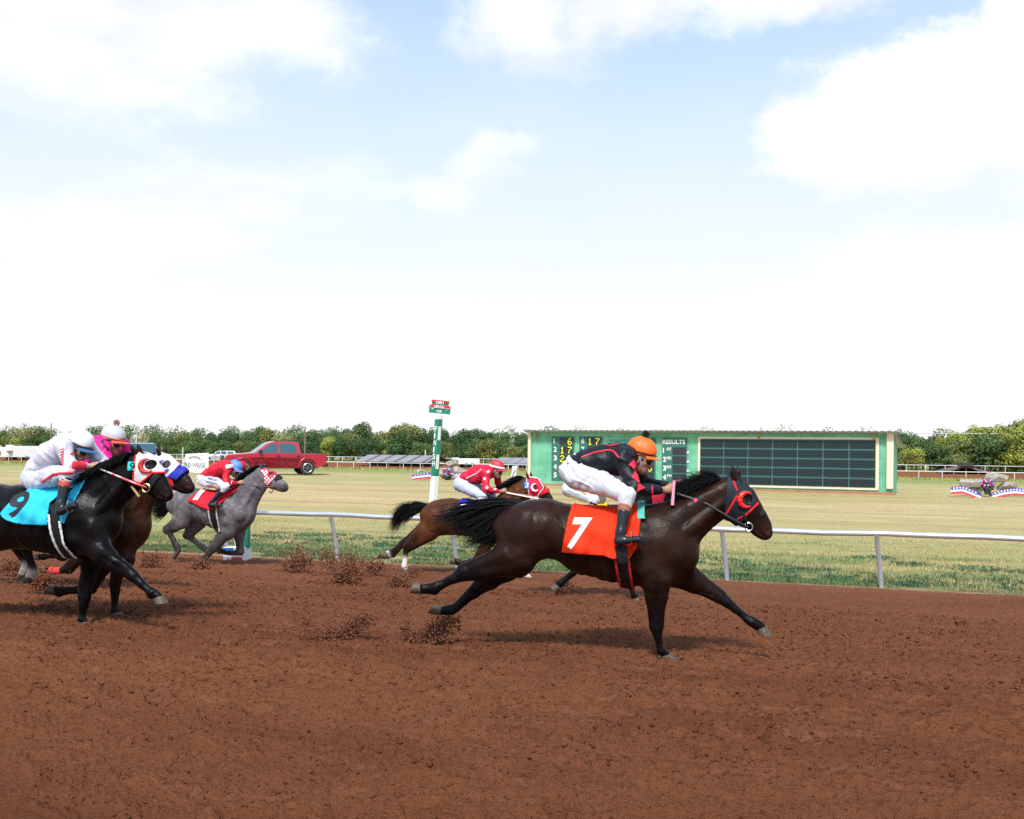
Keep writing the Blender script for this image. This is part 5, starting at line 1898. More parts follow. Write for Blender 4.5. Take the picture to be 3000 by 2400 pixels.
def horse4():
    h = Horse(1760, 1752, R(13), 'nearly hidden black race horse with yellow saddle cloth behind the number 7 horse', (.006, .0045, .005), leg=(.0045, .004, .005), vox=.017)
    h.body([(1575, 1502, 1570, 1570, .2), (1600, 1484, 1602, 1600, .26), (1645, 1482, 1650, 1600, .27), (1700, 1486, 1705, 1605, .28), (1750, 1486, 1755, 1615, .29), (1795, 1480, 1802, 1622, .27), (1822, 1488, 1836, 1612, .22), (1834, 1522, 1842, 1600, .17)],
           [(1805, 1480, 1868, 1580, .17), (1845, 1463, 1888, 1535, .12), (1875, 1447, 1903, 1500, .095), (1900, 1427, 1916, 1480, .08)],
           [(1912, 1420, 1914, 1475, .08), (1934, 1427, 1928, 1478, .085), (1953, 1443, 1940, 1485, .075), (1970, 1459, 1955, 1490, .058), (1982, 1473, 1968, 1494, .05), (1987, 1482, 1977, 1494, .046)],
           {'near_hind': ([(1585, 1540, 1650, 1550, .13), (1615, 1590, 1685, 1590, .1), (1667, 1622, 1708, 1622, .07), (1688, 1648, 1715, 1652, .05), (1674, 1671, 1692, 1680, .036), (1651, 1690, 1667, 1701, .032), (1636, 1703, 1653, 1714, .036), (1630, 1708, 1646, 1720, .03)], -.12,
                          ((1645, 1723), (1627, 1709), (1632, 1736), (1611, 1717))),
            'far_hind': ([(1580, 1540, 1640, 1550, .13), (1570, 1585, 1630, 1595, .09), (1545, 1610, 1585, 1620, .06), (1520, 1615, 1545, 1635, .05), (1505, 1625, 1518, 1640, .034), (1478, 1630, 1486, 1646, .031), (1462, 1628, 1468, 1646, .034)], .12,
                         ((1458, 1648), (1456, 1625), (1436, 1640), (1446, 1620))),
            'near_fore': ([(1828, 1590, 1878, 1595, .11), (1828, 1625, 1866, 1630, .08), (1829, 1660, 1862, 1665, .055), (1832, 1695, 1859, 1698, .047), (1838, 1715, 1855, 1718, .035), (1845, 1735, 1861, 1737, .032), (1849, 1746, 1867, 1746, .036), (1853, 1752, 1870, 1750, .03)], -.14,
                          ((1873, 1750), (1852, 1754), (1886, 1763), (1853, 1765))),
            'far_fore': ([(1848, 1590, 1886, 1600, .1), (1872, 1620, 1900, 1635, .075), (1895, 1640, 1915, 1655, .05), (1912, 1658, 1930, 1672, .045), (1930, 1672, 1942, 1684, .034), (1946, 1682, 1954, 1696, .031), (1956, 1688, 1962, 1703, .035)], .12,
                         ((1966, 1692), (1960, 1706), (1982, 1700), (1972, 1708)))})
    h.finish('coat_black_b', [(1914, 1424, 1909, 1403, -.055), (1924, 1424, 1922, 1404, .055)], rough=.35)
    h.cloth([(1650, 1465), (1640, 1560), (1770, 1575), (1775, 1465)], (.85, .55, .01), matname='yellow_cloth', fl=.02)
    h.strap([(1905, 1418), (1930, 1416), (1955, 1440), (1940, 1482), (1912, 1476)], (.55, .02, .05), 'red_hood_b', 'hood', .010, .008, -.08, .008, h.F_head, (-.2, .2))
    h.hair('mane', [[(x, y, 0), (x - 12, y - 8, -.02), (x - 30, y - 2, -.04)] for x, y in ((1900, 1428), (1880, 1444), (1850, 1462))], 150, .0055, spread=.03, seed=53)
    h.hair('tail', [[(1578, 1500), (1545, 1505), (1520, 1530)], [(1576, 1505), (1548, 1520), (1530, 1550)]], 100, .006, spread=.03, seed=54)
    return h


H7 = horse7()
H9 = horse9()
HB = horse_bay()
H1 = horse1()
H3 = horse3()
H4 = horse4()


def horse_hidden():
    h = Horse(150, 1722, R(10), 'nearly hidden brown race horse with a red wrapped foreleg behind the black horse', (.022, .010, .007), leg=(.012, .008, .007), vox=.017)
    h.body([(-20, 1468, -26, 1550, .2), (15, 1448, 14, 1580, .25), (60, 1444, 66, 1582, .26), (120, 1450, 124, 1590, .28), (180, 1450, 184, 1600, .28), (235, 1444, 242, 1604, .26), (262, 1455, 274, 1596, .22), (272, 1490, 282, 1580, .17)],
           [(240, 1446, 300, 1560, .17), (280, 1420, 322, 1510, .12), (318, 1394, 345, 1476, .095), (348, 1374, 364, 1452, .08)],
           [(362, 1366, 366, 1436, .08), (388, 1374, 378, 1440, .085), (408, 1392, 394, 1448, .075), (426, 1412, 412, 1456, .058), (438, 1428, 424, 1462, .05), (442, 1440, 430, 1462, .046)],
           {'near_hind': ([(-20, 1510, 50, 1525, .14), (-38, 1552, 12, 1568, .1), (-62, 1580, -25, 1600, .07), (-92, 1600, -72, 1618, .05), (-110, 1620, -98, 1630, .035), (-136, 1640, -128, 1652, .032), (-150, 1644, -142, 1660, .036), (-164, 1648, -160, 1662, .03)], -.12,
                          ((-166, 1666), (-168, 1646), (-186, 1662), (-178, 1642))),
            'far_hind': ([(-20, 1510, 45, 1525, .13), (-45, 1552, 5, 1566, .09), (-75, 1576, -40, 1592, .06), (-104, 1590, -86, 1608, .05), (-124, 1604, -112, 1616, .035), (-150, 1618, -142, 1632, .032), (-164, 1622, -156, 1638, .036)], .12,
                         ((-176, 1642), (-178, 1622), (-196, 1638), (-188, 1618))),
            'near_fore': ([(226, 1570, 278, 1580, .11), (222, 1606, 262, 1618, .08), (208, 1634, 236, 1650, .055), (190, 1656, 214, 1674, .047), (178, 1662, 184, 1680, .034), (160, 1664, 162, 1682, .032), (146, 1662, 149, 1680, .035), (138, 1660, 142, 1676, .03)], -.14,
                          ((140, 1680), (136, 1658), (122, 1678), (128, 1656))),
            'far_fore': ([(230, 1565, 275, 1575, .1), (212, 1592, 248, 1602, .075), (192, 1606, 218, 1622, .052), (172, 1618, 192, 1640, .046), (158, 1620, 162, 1636, .034), (140, 1622, 142, 1638, .031), (126, 1622, 128, 1640, .035), (118, 1623, 121, 1638, .03)], .12,
                         ((119, 1642), (116, 1622), (102, 1641), (107, 1624)))})
    h.finish('coat_brown_hidden', [(364, 1372, 358, 1354, -.05), (374, 1372, 370, 1356, .05)])
    h.cloth([(70, 1430), (66, 1530), (170, 1540), (185, 1430)], (.05, .30, .12), matname='green_cloth', fl=.02)
    nd = h.leg_nodes['near_fore']
    prim = [Seg(nd[4][0], nd[5][0], nd[4][1] + .012, .045, nd[5][1] + .012, .043), Seg(nd[5][0], nd[6][0], nd[5][1] + .012, .043, nd[6][1] + .010, .044)]
    f = Field(prim)
    lo, hi = f.bbox()
    ax, D = f.grid(lo - .03, hi + .03, .012)
    V, F = nets(ax, D, 1)
    mesh_np('leg_wrap', V, F, mat('red_wrap', (.62, .035, .035), .7, .1, 40), h.root, True)
    h.hair('mane', [[(x, y, 0), (x - 12, y - 4, -.02), (x - 30, y + 8, -.04)] for x, y in ((348, 1376), (318, 1396), (280, 1422))], 100, .0055, spread=.03, seed=63)
    h.hair('tail', [[(-18, 1466), (-50, 1470), (-80, 1500)], [(-20, 1472), (-48, 1485), (-70, 1520)]], 100, .006, spread=.03, seed=64)
    return h


HC = horse_hidden()

# ------------------------------------------------------------------ jockeys
SKIN = (.36, .17, .105)


class Jockey:
    """a crouching rider; everything is given in photograph pixels of the mount's side view"""
    def __init__(s, horse, label, spec, vox=.009):
        s.h = horse
        s.fr = horse.fr
        s.sp = spec
        s.v = vox
        hip = s.fr.P(*spec['hip'], 0)
        s.base = hip
        w = s.fr.W(hip)
        s.root = empty('person', label, 'jockey', 'jockeys riding in the race', w, s.fr.ang)
        s.build()

    def N(s, L, y=0.0):
        out = []
        for q in L:
            a, b = s.fr.P(q[0], q[1], y), s.fr.P(q[2], q[3], y)
            out.append(((a + b) / 2, np.linalg.norm(a - b) / 2, q[4], (.5, .5, .5)))
        return out

    def put(s, name, prims, m, wr=0.0, wscale=14, cut=None, vox=None, seed=0, parent=None, colf=None):
        f = Field(prims)
        lo, hi = f.bbox()
        ax, D = f.grid(lo - .03, hi + .03, vox or s.v)
        if cut is not None:
            X, Y, Z = ax[0][:, None, None], ax[1][None, :, None], ax[2][None, None, :]
            D = np.maximum(D, cut(X, Y, Z))
        V, F = nets(ax, D, 1)
        if wr:
            Nn = normals(V, F)
            u, w = V[:, 0] * wscale, V[:, 2] * wscale
            wv = vnoise(u * .35, w * .35, seed + 7) * 3
            d = vnoise((u * .5 + w * .9) * 1.5 + wv, (u * .9 - w * .5) * .45 + V[:, 1] * 3, seed)
            d2 = vnoise((u * .9 - w * .35) * 2.2 - wv, (w * .9 + u * .35) * .6 + V[:, 1] * 5, seed + 3)
            r = (1 - np.abs(d) * 3) * 1.0 + (1 - np.abs(d2) * 3) * .55
            V = V + Nn * (wr * (r - .6) * .75)[:, None]
        col = colf(V) if colf else None
        return mesh_np(name, V - s.base, F, m, parent or s.root, True, col)

    def limbs(s, near, far_shift):
        """mirror near-side points (list of (px,py,y)) to the far side"""
        a = [s.fr.P(p[0], p[1], p[2]) for p in near]
        b = [np.array([p[0] + far_shift[0], -p[1], p[2] + far_shift[1]]) for p in a]
        return a, b

    def build(s):
        sp = s.sp
        tor = s.N(sp['torso'])
        armN, armF = s.limbs([(*sp['shoulder'], -.17), (*sp['elbow'], -.25), (*sp['wrist'], -.11), (*sp['hand'], -.085)], sp.get('arm_shift', (.03, .02)))
        legN, legF = s.limbs([(*sp['hipj'], -.09), (*sp['knee'], -.30), (*sp['ankle'], -.385), (*sp['heel'], -.40), (*sp['toe'], -.415)], sp.get('leg_shift', (0, 0)))
        rt = sp.get('rt', 1.0)
        # --- skin: one continuous figure
        P = []
        chain(P, [(c, h * .8, w * .8, SKIN) for c, h, w, _ in tor], .04)
        hc = s.fr.P(*sp['head'], 0)
        pit = R(sp.get('pitch', -12))

        def hp(x, y, z):
            return hc + np.array([x * math.cos(pit) - z * math.sin(pit), y, x * math.sin(pit) + z * math.cos(pit)])
        s.hp = hp
        nb = tor[-1][0] + np.array([.03, 0, .05])
        P.append(Seg(nb, hp(-.025, 0, -.06), .058, .055, .052, .05, .03, SKIN))
        dk = (.16, .075, .05)
        S2 = (.40, .19, .12)
        HD = [Seg(hp(-.03, 0, .03), hp(.025, 0, .03), .095, .075, .09, .072, .03, SKIN),
              Seg(hp(.02, 0, -.02), hp(.04, 0, -.075), .062, .060, .045, .048, .03, SKIN),
              Seg(hp(-.02, 0, -.05), hp(.045, 0, -.10), .035, .050, .028, .030, .025, SKIN, dk),
              Seg(hp(.085, 0, -.005), hp(.108, 0, -.04), .010, .010, .014, .014, .012, S2),
              Seg(hp(.100, 0, -.045), hp(.088, 0, -.045), .010, .017, .010, .018, .010, S2),
              Seg(hp(.082, -.018, -.066), hp(.082, .018, -.066), .0085, .012, .0085, .012, .008, (.30, .11, .09)),
              Seg(hp(.078, -.016, -.078), hp(.078, .016, -.078), .008, .012, .008, .012, .008, (.28, .10, .085)),
              Seg(hp(.070, 0, -.098), hp(.066, 0, -.104), .017, .02, .016, .02, .015, SKIN),
              Seg(hp(.072, -.03, .018), hp(.072, .03, .018), .016, .02, .016, .02, .015, SKIN)]
        for sd in (-1, 1):
            HD.append(Seg(hp(.052, sd * .042, -.022), hp(.03, sd * .052, -.03), .018, .016, .02, .014, .02, S2))
            HD.append(Seg(hp(-.015, sd * .074, .0), hp(-.02, sd * .078, -.035), .022, .010, .014, .009, .008, SKIN))
        P += HD
        for arm, sd in ((armN, -1), (armF, 1)):
            P.append(Seg(arm[0], arm[1], .045, .045, .04, .04, .03, SKIN))
            P.append(Seg(arm[1], arm[2], .04, .04, .026, .028, .01, SKIN))
            P += s.hand(arm[2], arm[3], sd)
        for leg in (legN, legF):
            P.append(Seg(leg[0], leg[1], .065, .065, .05, .05, .04, SKIN))
            P.append(Seg(leg[1], leg[2], .045, .045, .03, .03, .01, SKIN))
            P.append(Seg(leg[2], leg[3] * .5 + leg[4] * .5 + np.array([0, 0, .02]), .02, .02, .012, .015, .01, SKIN))
        f = Field(P)
        lo, hi = f.bbox()
        ax, D = f.grid(lo - .03, hi + .03, s.v * .8)
        V, F = nets(ax, D, 0)
        mesh_np('body', V - s.base, F, mat('skin', rough=.5, attr=True, var=.1, vscale=60, sss=.15), s.root, True, f.color(V))
        # --- jacket
        J = []
        chain(J, [(c, h, w, (.5,) * 3) for c, h, w, _ in tor], .05)
        J.append(Seg(tor[-1][0], nb + (hp(-.03, 0, -.06) - nb) * .45, tor[-1][1] * .6, .09, .066, .064, .04))
        cuff = []
        for arm in (armN, armF):
            J.append(Seg(tor[-1][0] + np.array([0, arm[0][1] * .5, 0]), arm[0], .085 * rt, .085, .08 * rt, .075, .06))
            J.append(Seg(arm[0], arm[1], .074 * rt, .070, .062 * rt, .062, .05))
            w2 = arm[1] + (arm[2] - arm[1]) * .93
            J.append(Seg(arm[1], w2, .060 * rt, .060, .038 * rt, .040, .02))
        s.Fj = Field(J)
        jc = sp['jacket']
        s.jk = s.put('jacket', J, mat(sp['jm'], jc, .5, .10, 20, .0008, 260, spec=.3, sheen=sp.get('sheen', .0), color2=tuple(c * .8 for c in jc)), .014, 10, seed=sp.get('seed', 1))
        # --- breeches
        B = []
        t0, t1 = tor[0], tor[1]
        B.append(Seg(t0[0], t0[0] * .7 + t1[0] * .3, t0[1] * 1.02, t0[2] * 1.04, t0[1] * .98, t1[2] * 1.0, .04))
        for leg in (legN, legF):
            hj = leg[0]
            B.append(Seg(hj + np.array([-.02, 0, -.01]), hj * .5 + leg[1] * .5, .118 * rt, .115, .098 * rt, .095, .06))
            B.append(Seg(hj * .5 + leg[1] * .5, leg[1], .098 * rt, .095, .070 * rt, .068, .03))
            B.append(Seg(leg[1], leg[1] * .72 + leg[2] * .28, .068 * rt, .064, .052 * rt, .05, .02))
        s.Fb = Field(B)
        s.br = s.put('breeches', B, mat(sp['bm'], sp['breeches'], .6, .06, 24, .0008, 300, sheen=.1, color2=tuple(c * .82 for c in sp['breeches'])), .015, 12, seed=sp.get('seed', 1) + 5)
        # --- boots and bands
        for leg in (legN, legF):
            kn, an, he, to = leg[1], leg[2], leg[3], leg[4]
            top = kn * .52 + an * .48 if sp.get('band') is not None else kn * .74 + an * .26
            sole = np.array([0, 0, -.012])
            Q = [Seg(top, an, .054 * rt, .052, .040, .040, .02), Seg(an, he + np.array([.02, 0, .03]), .040, .040, .038, .034, .03),
                 Seg(he + np.array([.02, 0, .022]), to + np.array([-.03, 0, .02]), .036, .034, .026, .038, .03),
                 Seg(he + np.array([.01, 0, .005]), to + np.array([-.01, 0, .005]), .012, .030, .010, .036, .01)]
            bo = s.put('boot', Q, mat('boot_leather', (.010, .013, .020), .28, .15, 30, spec=.4))
            if sp.get('band') is not None:
                a, b = kn * .74 + an * .26, kn * .54 + an * .46
                s.put('boot_band', [Seg(a, b, .058 * rt, .056, .056 * rt, .054, .02)], mat(sp['band_m'], sp['band'], .4, .1, 40), cut=s.slab(a, b))
                a, b = kn * .86 + an * .14, kn * .72 + an * .28
                s.put('boot_band', [Seg(a, b, .060 * rt, .058, .057 * rt, .055, .02)], mat('black_band', (.012, .012, .014), .5), cut=s.slab(a, b))
            # stirrup iron under the ball of the foot
            m = (he + to) / 2 + np.array([.02, 0, -.012])
            mb = MB()
            mb.tube([m + np.array([0, math.sin(a) * .055, .055 - math.cos(a) * .062]) - s.base for a in np.linspace(0, 6.2832, 13)], .006, 6)
            mb.build('stirrup', mat('bit_steel', (.6, .6, .62), .25, metal=1.0), s.root, True)
        # --- helmet with cover, peak, goggles
        hl = [Seg(hp(-.026, 0, .078), hp(.008, 0, .078), .118, .100, .114, .097, .03)]
        nrm = hp(0, 0, 1) - hc
        fwd = hp(1, 0, 0) - hc

        def below(X, Y, Z):
            d = (X - hc[0]) * nrm[0] + (Z - hc[2]) * nrm[2]
            g = (X - hc[0]) * fwd[0] + (Z - hc[2]) * fwd[2]
            return .034 - d - np.clip(-g, -.2, .2) * .30
        he_ = s.put('helmet', hl, mat(sp['hm'], sp['helmet'], sp.get('hrough', .5), .05, 30, .0006, 300), .0012, 20, cut=below, vox=.007)
        s.Fh = Field(hl)
        mb = MB()
        n = 17
        V, F = [], []
        for i in range(n):
            a = R(-72 + 144 * i / (n - 1))
            for (r, dz) in ((.100, .050 - .03 * 0), (.166 - .03 * abs(math.sin(a)) ** 2, .036), (.166 - .03 * abs(math.sin(a)) ** 2, .029), (.098, .040)):
                V.append(hp(.010 + r * math.cos(a), r * .95 * math.sin(a), dz - .02 * (1 - math.cos(a))) - s.base)
        for i in range(n - 1):
            for k in range(4):
                F.append((i * 4 + k, i * 4 + (k + 1) % 4, (i + 1) * 4 + (k + 1) % 4, (i + 1) * 4 + k))
        mb.add(V, F + [(0, 1, 2, 3), tuple((n - 1) * 4 + k for k in (3, 2, 1, 0))])
        mb.build('peak', mat(sp.get('pm', sp['hm']), sp.get('peak', sp['helmet']), .5), he_, True)
        # band round the helmet
        bandcol = sp.get('hband')
        if bandcol is not None:
            s.ring('helmet_band', hp, .052, .090 if sp.get('wideband') else .064, bandcol, sp['hbm'], he_)
        if sp.get('pom') is not None:
            pc = hp(-.008, 0, .222)
            rs = np.random.RandomState(3)
            mb = MB()
            for i in range(90):
                d = rs.randn(3); d /= np.linalg.norm(d)
                r = .034 * (.8 + .4 * rs.rand())
                mb.tube([pc - s.base, pc + d * r - s.base], [.006, .004], 4)
            mb.build('pompom', mat(sp['pomm'], sp['pom'], .8), he_)
        # goggles
        G = [Seg(hp(.064, -.030, .002), hp(.064, .030, .002), .040, .038, .040, .038, .015)]
        s.put('goggles', G, mat('goggle_lens', sp.get('goggle', (.012, .010, .010)), .08, spec=.7), cut=lambda X, Y, Z: .050 - ((X - hc[0]) * fwd[0] + (Z - hc[2]) * fwd[2]), vox=.006)
        s.ring('goggle_strap', hp, -.008, .010, sp.get('strapc', (.03, .03, .03)), sp.get('strapm', 'goggle_strap_black'), s.root, .082, .079)
        # chin strap
        mb = MB()
        mb.tube([hp(-.005, -.085, .02) - s.base, hp(.015, -.070, -.05) - s.base, hp(.04, -.03, -.115) - s.base, hp(.045, 0, -.125) - s.base, hp(.04, .03, -.115) - s.base, hp(.015, .070, -.05) - s.base, hp(-.005, .085, .02) - s.base], .007, 5)
        mb.build('chin_strap', mat(sp.get('strapm2', 'chin_strap_grey'), sp.get('strap2', (.35, .35, .38)), .5), s.root, True)
        s.arm, s.leg, s.tor = armN, legN, tor

    def slab(s, a, b):
        d = (b - a) / np.linalg.norm(b - a)
        L = np.linalg.norm(b - a)

        def f(X, Y, Z):
            t = (X - a[0]) * d[0] + (Y - a[1]) * d[1] + (Z - a[2]) * d[2]
            return np.maximum(-t, t - L)
        return f

    def ring(s, name, hp, z0, z1, col, mname, parent, rx=None, ry=None):
        V, F = [], []
        n = 28
        for i in range(n):
            a = 2 * math.pi * i / n
            for z in (z0, z1):
                if rx is None:
                    q = math.sqrt(max(0, 1 - ((z + .012 - .30 * 0 - .078) / .124) ** 2))
                    r1, r2 = .134 * q + .004, .099 * q + .004
                else:
                    r1, r2 = rx, ry
                cx = -.010 if rx is None else -.012
                V.append(hp(cx + r1 * math.cos(a), r2 * math.sin(a), z + (-.22 * r1 * math.cos(a) * 0)) - s.base)
        for i in range(n):
            j = (i + 1) % n
            F.append((2 * i, 2 * j, 2 * j + 1, 2 * i + 1))
        o = mesh_np(name, V, F, mat(mname, col, .5), parent, True)
        so = o.modifiers.new('solid', 'SOLIDIFY')
        so.thickness = .004
        so.offset = 1
        return o

    def hand(s, w, k, sd):
        """closed fist round the reins: palm, four curled fingers stacked, thumb on top"""
        d = k - w
        d = d / np.linalg.norm(d)
        up = np.array([-d[2], 0, d[0]])
        inn = np.array([0, -sd, 0.0])
        hs = (.42, .21, .14)
        c = w + d * .05
        P = [Seg(w, c + d * .015, .026, .022, .036, .022, .012, SKIN, hs)]
        for i, L in enumerate((.030, .034, .032, .024)):
            o = c + d * .035 + up * (.030 - .0195 * i)
            k1 = o + d * (L * .9)
            k2 = k1 + inn * .028 - d * .004
            k3 = k2 - d * .028
            for a, b in ((o, k1), (k1, k2), (k2, k3)):
                P.append(Seg(a, b, .0098, .0098, .0092, .0092, .003, hs))
        t0 = c + up * .030 + inn * .006
        t1 = t0 + d * .034 + up * .012 + inn * .014
        t2 = t1 + d * .028 - up * .004 + inn * .004
        P.append(Seg(t0, t1, .012, .012, .011, .011, .006, hs))
        P.append(Seg(t1, t2, .011, .011, .009, .009, .003, hs))
        return P

    def patch(s, pts, color, mname, field=None, off=.012, y=-.2, res=.006, parent=None):
        poly = [tuple(s.fr.P(a, b, y)[[0, 2]]) for a, b in pts]
        return draped_poly('patch', field or s.Fj, poly, off, mat(mname, color, .6), parent or s.jk, s.base, res)

    def stripe(s, pts, width, color, mname, field=None, off=.012, y=-.19, parent=None, name='stripe'):
        q = [s.fr.P(a, b, y)[[0, 2]] for a, b in pts]
        tt = np.linspace(0, 1, 40)
        sl = np.concatenate([[0], np.cumsum([np.linalg.norm(q[i + 1] - q[i]) for i in range(len(q) - 1)])])
        sl /= sl[-1]
        x = np.interp(tt, sl, [p[0] for p in q]); z = np.interp(tt, sl, [p[1] for p in q])
        for _ in range(4):
            x[1:-1] = (x[:-2] + 2 * x[1:-1] + x[2:]) / 4; z[1:-1] = (z[:-2] + 2 * z[1:-1] + z[2:]) / 4
        yv, ok = drape(field or s.Fj, x, z, .004)
        pts3 = [(x[i] - s.base[0], yv[i] - s.base[1], z[i] - s.base[2]) for i in range(40) if ok[i]]
        if len(pts3) < 3:
            return None
        mb = MB()
        mb.tube(pts3, width, 6)
        return mb.build(name, mat(mname, color, .6), parent or s.jk, True)


def whip(h, a, b, r, col, label, mname):
    mb = MB()
    p, q = h.fr.P(*a), h.fr.P(*b)
    c = h.fr.W((p + q) / 2)
    m = (p + q) / 2
    mb.tube([p - m, p * .7 + q * .3 - m, q - m], [r, r * .9, r * 1.1], 8)
    o = mb.build('riding_whip', mat(mname, col, .45), None, True)
    o.location = c.tolist()
    o.rotation_euler = (0, 0, h.fr.ang)
    return tag(o, label, 'whip')


WHITE = (.64, .62, .69)
J7 = Jockey(H7, 'jockey in black jacket with red trim and orange helmet on number 7', dict(
    hip=(1693, 1385), torso=[(1684, 1335, 1680, 1420, .155), (1712, 1322, 1722, 1385, .15), (1760, 1306, 1768, 1392, .165), (1800, 1300, 1812, 1388, .175), (1830, 1304, 1842, 1368, .165)],
    shoulder=(1826, 1342), elbow=(1856, 1434), wrist=(1938, 1436), hand=(1966, 1434), hipj=(1700, 1392), knee=(1836, 1448), ankle=(1818, 1560), heel=(1806, 1594), toe=(1882, 1586),
    head=(1877, 1345), pitch=-14, jacket=(.007, .008, .014), jm='black_silk', breeches=WHITE, bm='white_breeches', band=(.32, .11, .06), band_m='brown_band',
    helmet=(.95, .14, .01), hm='orange_helmet', hband=(.03, .012, .012), hbm='helmet_dark_band', pom=(.012, .012, .014), pomm='black_pom', strapc=(.03, .02, .02), arm_shift=(.07, .035)), .0085)
for pts, w in (([(1703, 1340), (1740, 1326), (1785, 1318), (1800, 1324), (1814, 1341)], .0085), ([(1770, 1303), (1786, 1306), (1812, 1300)], .006)):
    J7.stripe(pts, w, (.75, .02, .05), 'red_trim')
J7.patch([(1862, 1378), (1876, 1404), (1872, 1414), (1852, 1396)], (.72, .02, .05), 'red_silk')
J7.patch([(1872, 1416), (1892, 1428), (1866, 1440)], (.72, .02, .05), 'red_silk')
J7.patch([(1843, 1360), (1858, 1345), (1866, 1362), (1858, 1374)], (.72, .02, .05), 'red_silk')
J7.patch([(1909, 1424), (1914, 1424), (1914, 1452), (1909, 1452)], (.6, .02, .05), 'red_silk')
whip(H7, (1975, 1408, -.14), (1970, 1480, -.14), .014, (.80, .35, .48), 'pink riding whip upright in the hand of the orange helmeted jockey', 'pink_whip')

J9 = Jockey(H9, 'jockey in white silks and white striped helmet on the turquoise number 9', dict(
    hip=(105, 1408), torso=[(96, 1372, 106, 1426, .155), (104, 1340, 130, 1395, .155), (138, 1300, 168, 1368, .17), (172, 1282, 198, 1350, .17), (196, 1280, 214, 1338, .16)],
    shoulder=(186, 1310), elbow=(208, 1366), wrist=(254, 1366), hand=(276, 1367), hipj=(108, 1405), knee=(196, 1386), ankle=(178, 1478), heel=(170, 1506), toe=(228, 1486),
    head=(232, 1316), pitch=-24, jacket=(.60, .585, .68), jm='white_silk', breeches=(.59, .58, .68), bm='white_breeches_b', band=(.45, .06, .04), band_m='red_band',
    helmet=(.66, .66, .69), hm='white_helmet', hband=(.02, .02, .03), hbm='helmet_black_band', peak=(.05, .12, .3), pm='blue_peak', seed=4), .0095)
J9.patch([(231, 1351), (246, 1352), (248, 1376), (230, 1378)], (.65, .015, .03), 'red_silk')
J9.stripe([(140, 1412), (160, 1402), (180, 1390), (205, 1386), (240, 1384)], .012, (.6, .02, .06), 'red_trim', J9.Fb)
J9.stripe([(205, 1288), (214, 1308), (219, 1332)], .012, (.65, .02, .05), 'red_trim')
for k in range(6):     # script lettering down the sleeve
    J9.stripe([(190 + k * 1.6, 1318 + k * 8.5), (198 + k, 1314 + k * 8.5), (201 + k, 1320 + k * 8.5), (193 + k * 1.5, 1324 + k * 8.5)], .0045, (.65, .03, .06), 'red_trim', name='sleeve_letter')
for k in range(6):     # grey lettering along the thigh
    J9.stripe([(94 + k * 11, 1380 - k * 2.4), (101 + k * 11, 1371 - k * 2.4), (103 + k * 11, 1379 - k * 2.4)], .004, (.28, .28, .34), 'grey_print', J9.Fb, name='thigh_letter')

JB = Jockey(HB, 'jockey in bright pink silks and silver red striped helmet beside the white rider', dict(
    hip=(200, 1415), torso=[(192, 1380, 200, 1430, .155), (215, 1340, 235, 1400, .155), (255, 1300, 275, 1365, .17), (285, 1280, 305, 1350, .17), (302, 1283, 316, 1338, .155)],
    shoulder=(300, 1315), elbow=(318, 1368), wrist=(352, 1362), hand=(370, 1360), hipj=(205, 1408), knee=(290, 1400), ankle=(272, 1480), heel=(262, 1506), toe=(315, 1500),
    head=(330, 1298), pitch=-14, jacket=(.80, .008, .26), jm='pink_silk', breeches=(.62, .6, .66), bm='pale_breeches', helmet=(.50, .50, .53), hm='silver_helmet', hrough=.3,
    hband=(.72, .08, .06), hbm='helmet_red_band', pom=(.45, .22, .2), pomm='rust_pom', peak=(.7, .10, .08), pm='red_peak', strap2=(.75, .75, .78), strapm2='chin_strap_white', seed=7), .0105)
JB.stripe([(296, 1284), (318, 1312), (332, 1330)], .010, (.012, .012, .014), 'black_print_strap')

J1 = Jockey(H1, 'jockey in plain red jacket and blue helmet riding the grey horse', dict(
    hip=(598, 1406), torso=[(594, 1386, 600, 1424, .155), (606, 1374, 618, 1404, .15), (632, 1358, 642, 1400, .165), (656, 1350, 664, 1394, .17), (672, 1351, 678, 1388, .155)],
    shoulder=(664, 1372), elbow=(662, 1416), wrist=(694, 1415), hand=(707, 1414), hipj=(602, 1408), knee=(662, 1424), ankle=(622, 1470), heel=(612, 1484), toe=(652, 1485),
    head=(687, 1378), pitch=-24, jacket=(.62, .010, .03), jm='red_silk_jacket', breeches=(.60, .585, .64), bm='white_breeches_c', helmet=(.10, .24, .62), hm='blue_helmet',
    hband=(.6, .65, .75), hbm='helmet_pale_band', pom=(.62, .06, .30), pomm='pink_pom', arm_shift=(.12, .05), strap2=(.75, .72, .72), strapm2='chin_strap_white', seed=9), .012)
J1.patch([(664, 1362), (678, 1360), (676, 1370), (668, 1374)], (.78, .7, .72), 'white_print_b')
J1.stripe([(681, 1406), (681, 1420)], .008, (.75, .6, .62), 'pale_trim')
for k in range(5):
    J1.stripe([(612 + k * 7, 1403 + k * 1.5), (616 + k * 7, 1398 + k * 1.5), (618 + k * 7, 1404 + k * 1.5)], .006, (.08, .09, .16), 'dark_print', J1.Fb, name='thigh_letter')
    J1.stripe([(610 + k * 7, 1412 + k * 1.5), (615 + k * 7, 1409 + k * 1.5), (617 + k * 7, 1414 + k * 1.5)], .006, (.3, .06, .09) if k in (0, 4) else (.08, .09, .16), 'dark_print' if k not in (0, 4) else 'maroon_print', J1.Fb, name='thigh_letter')

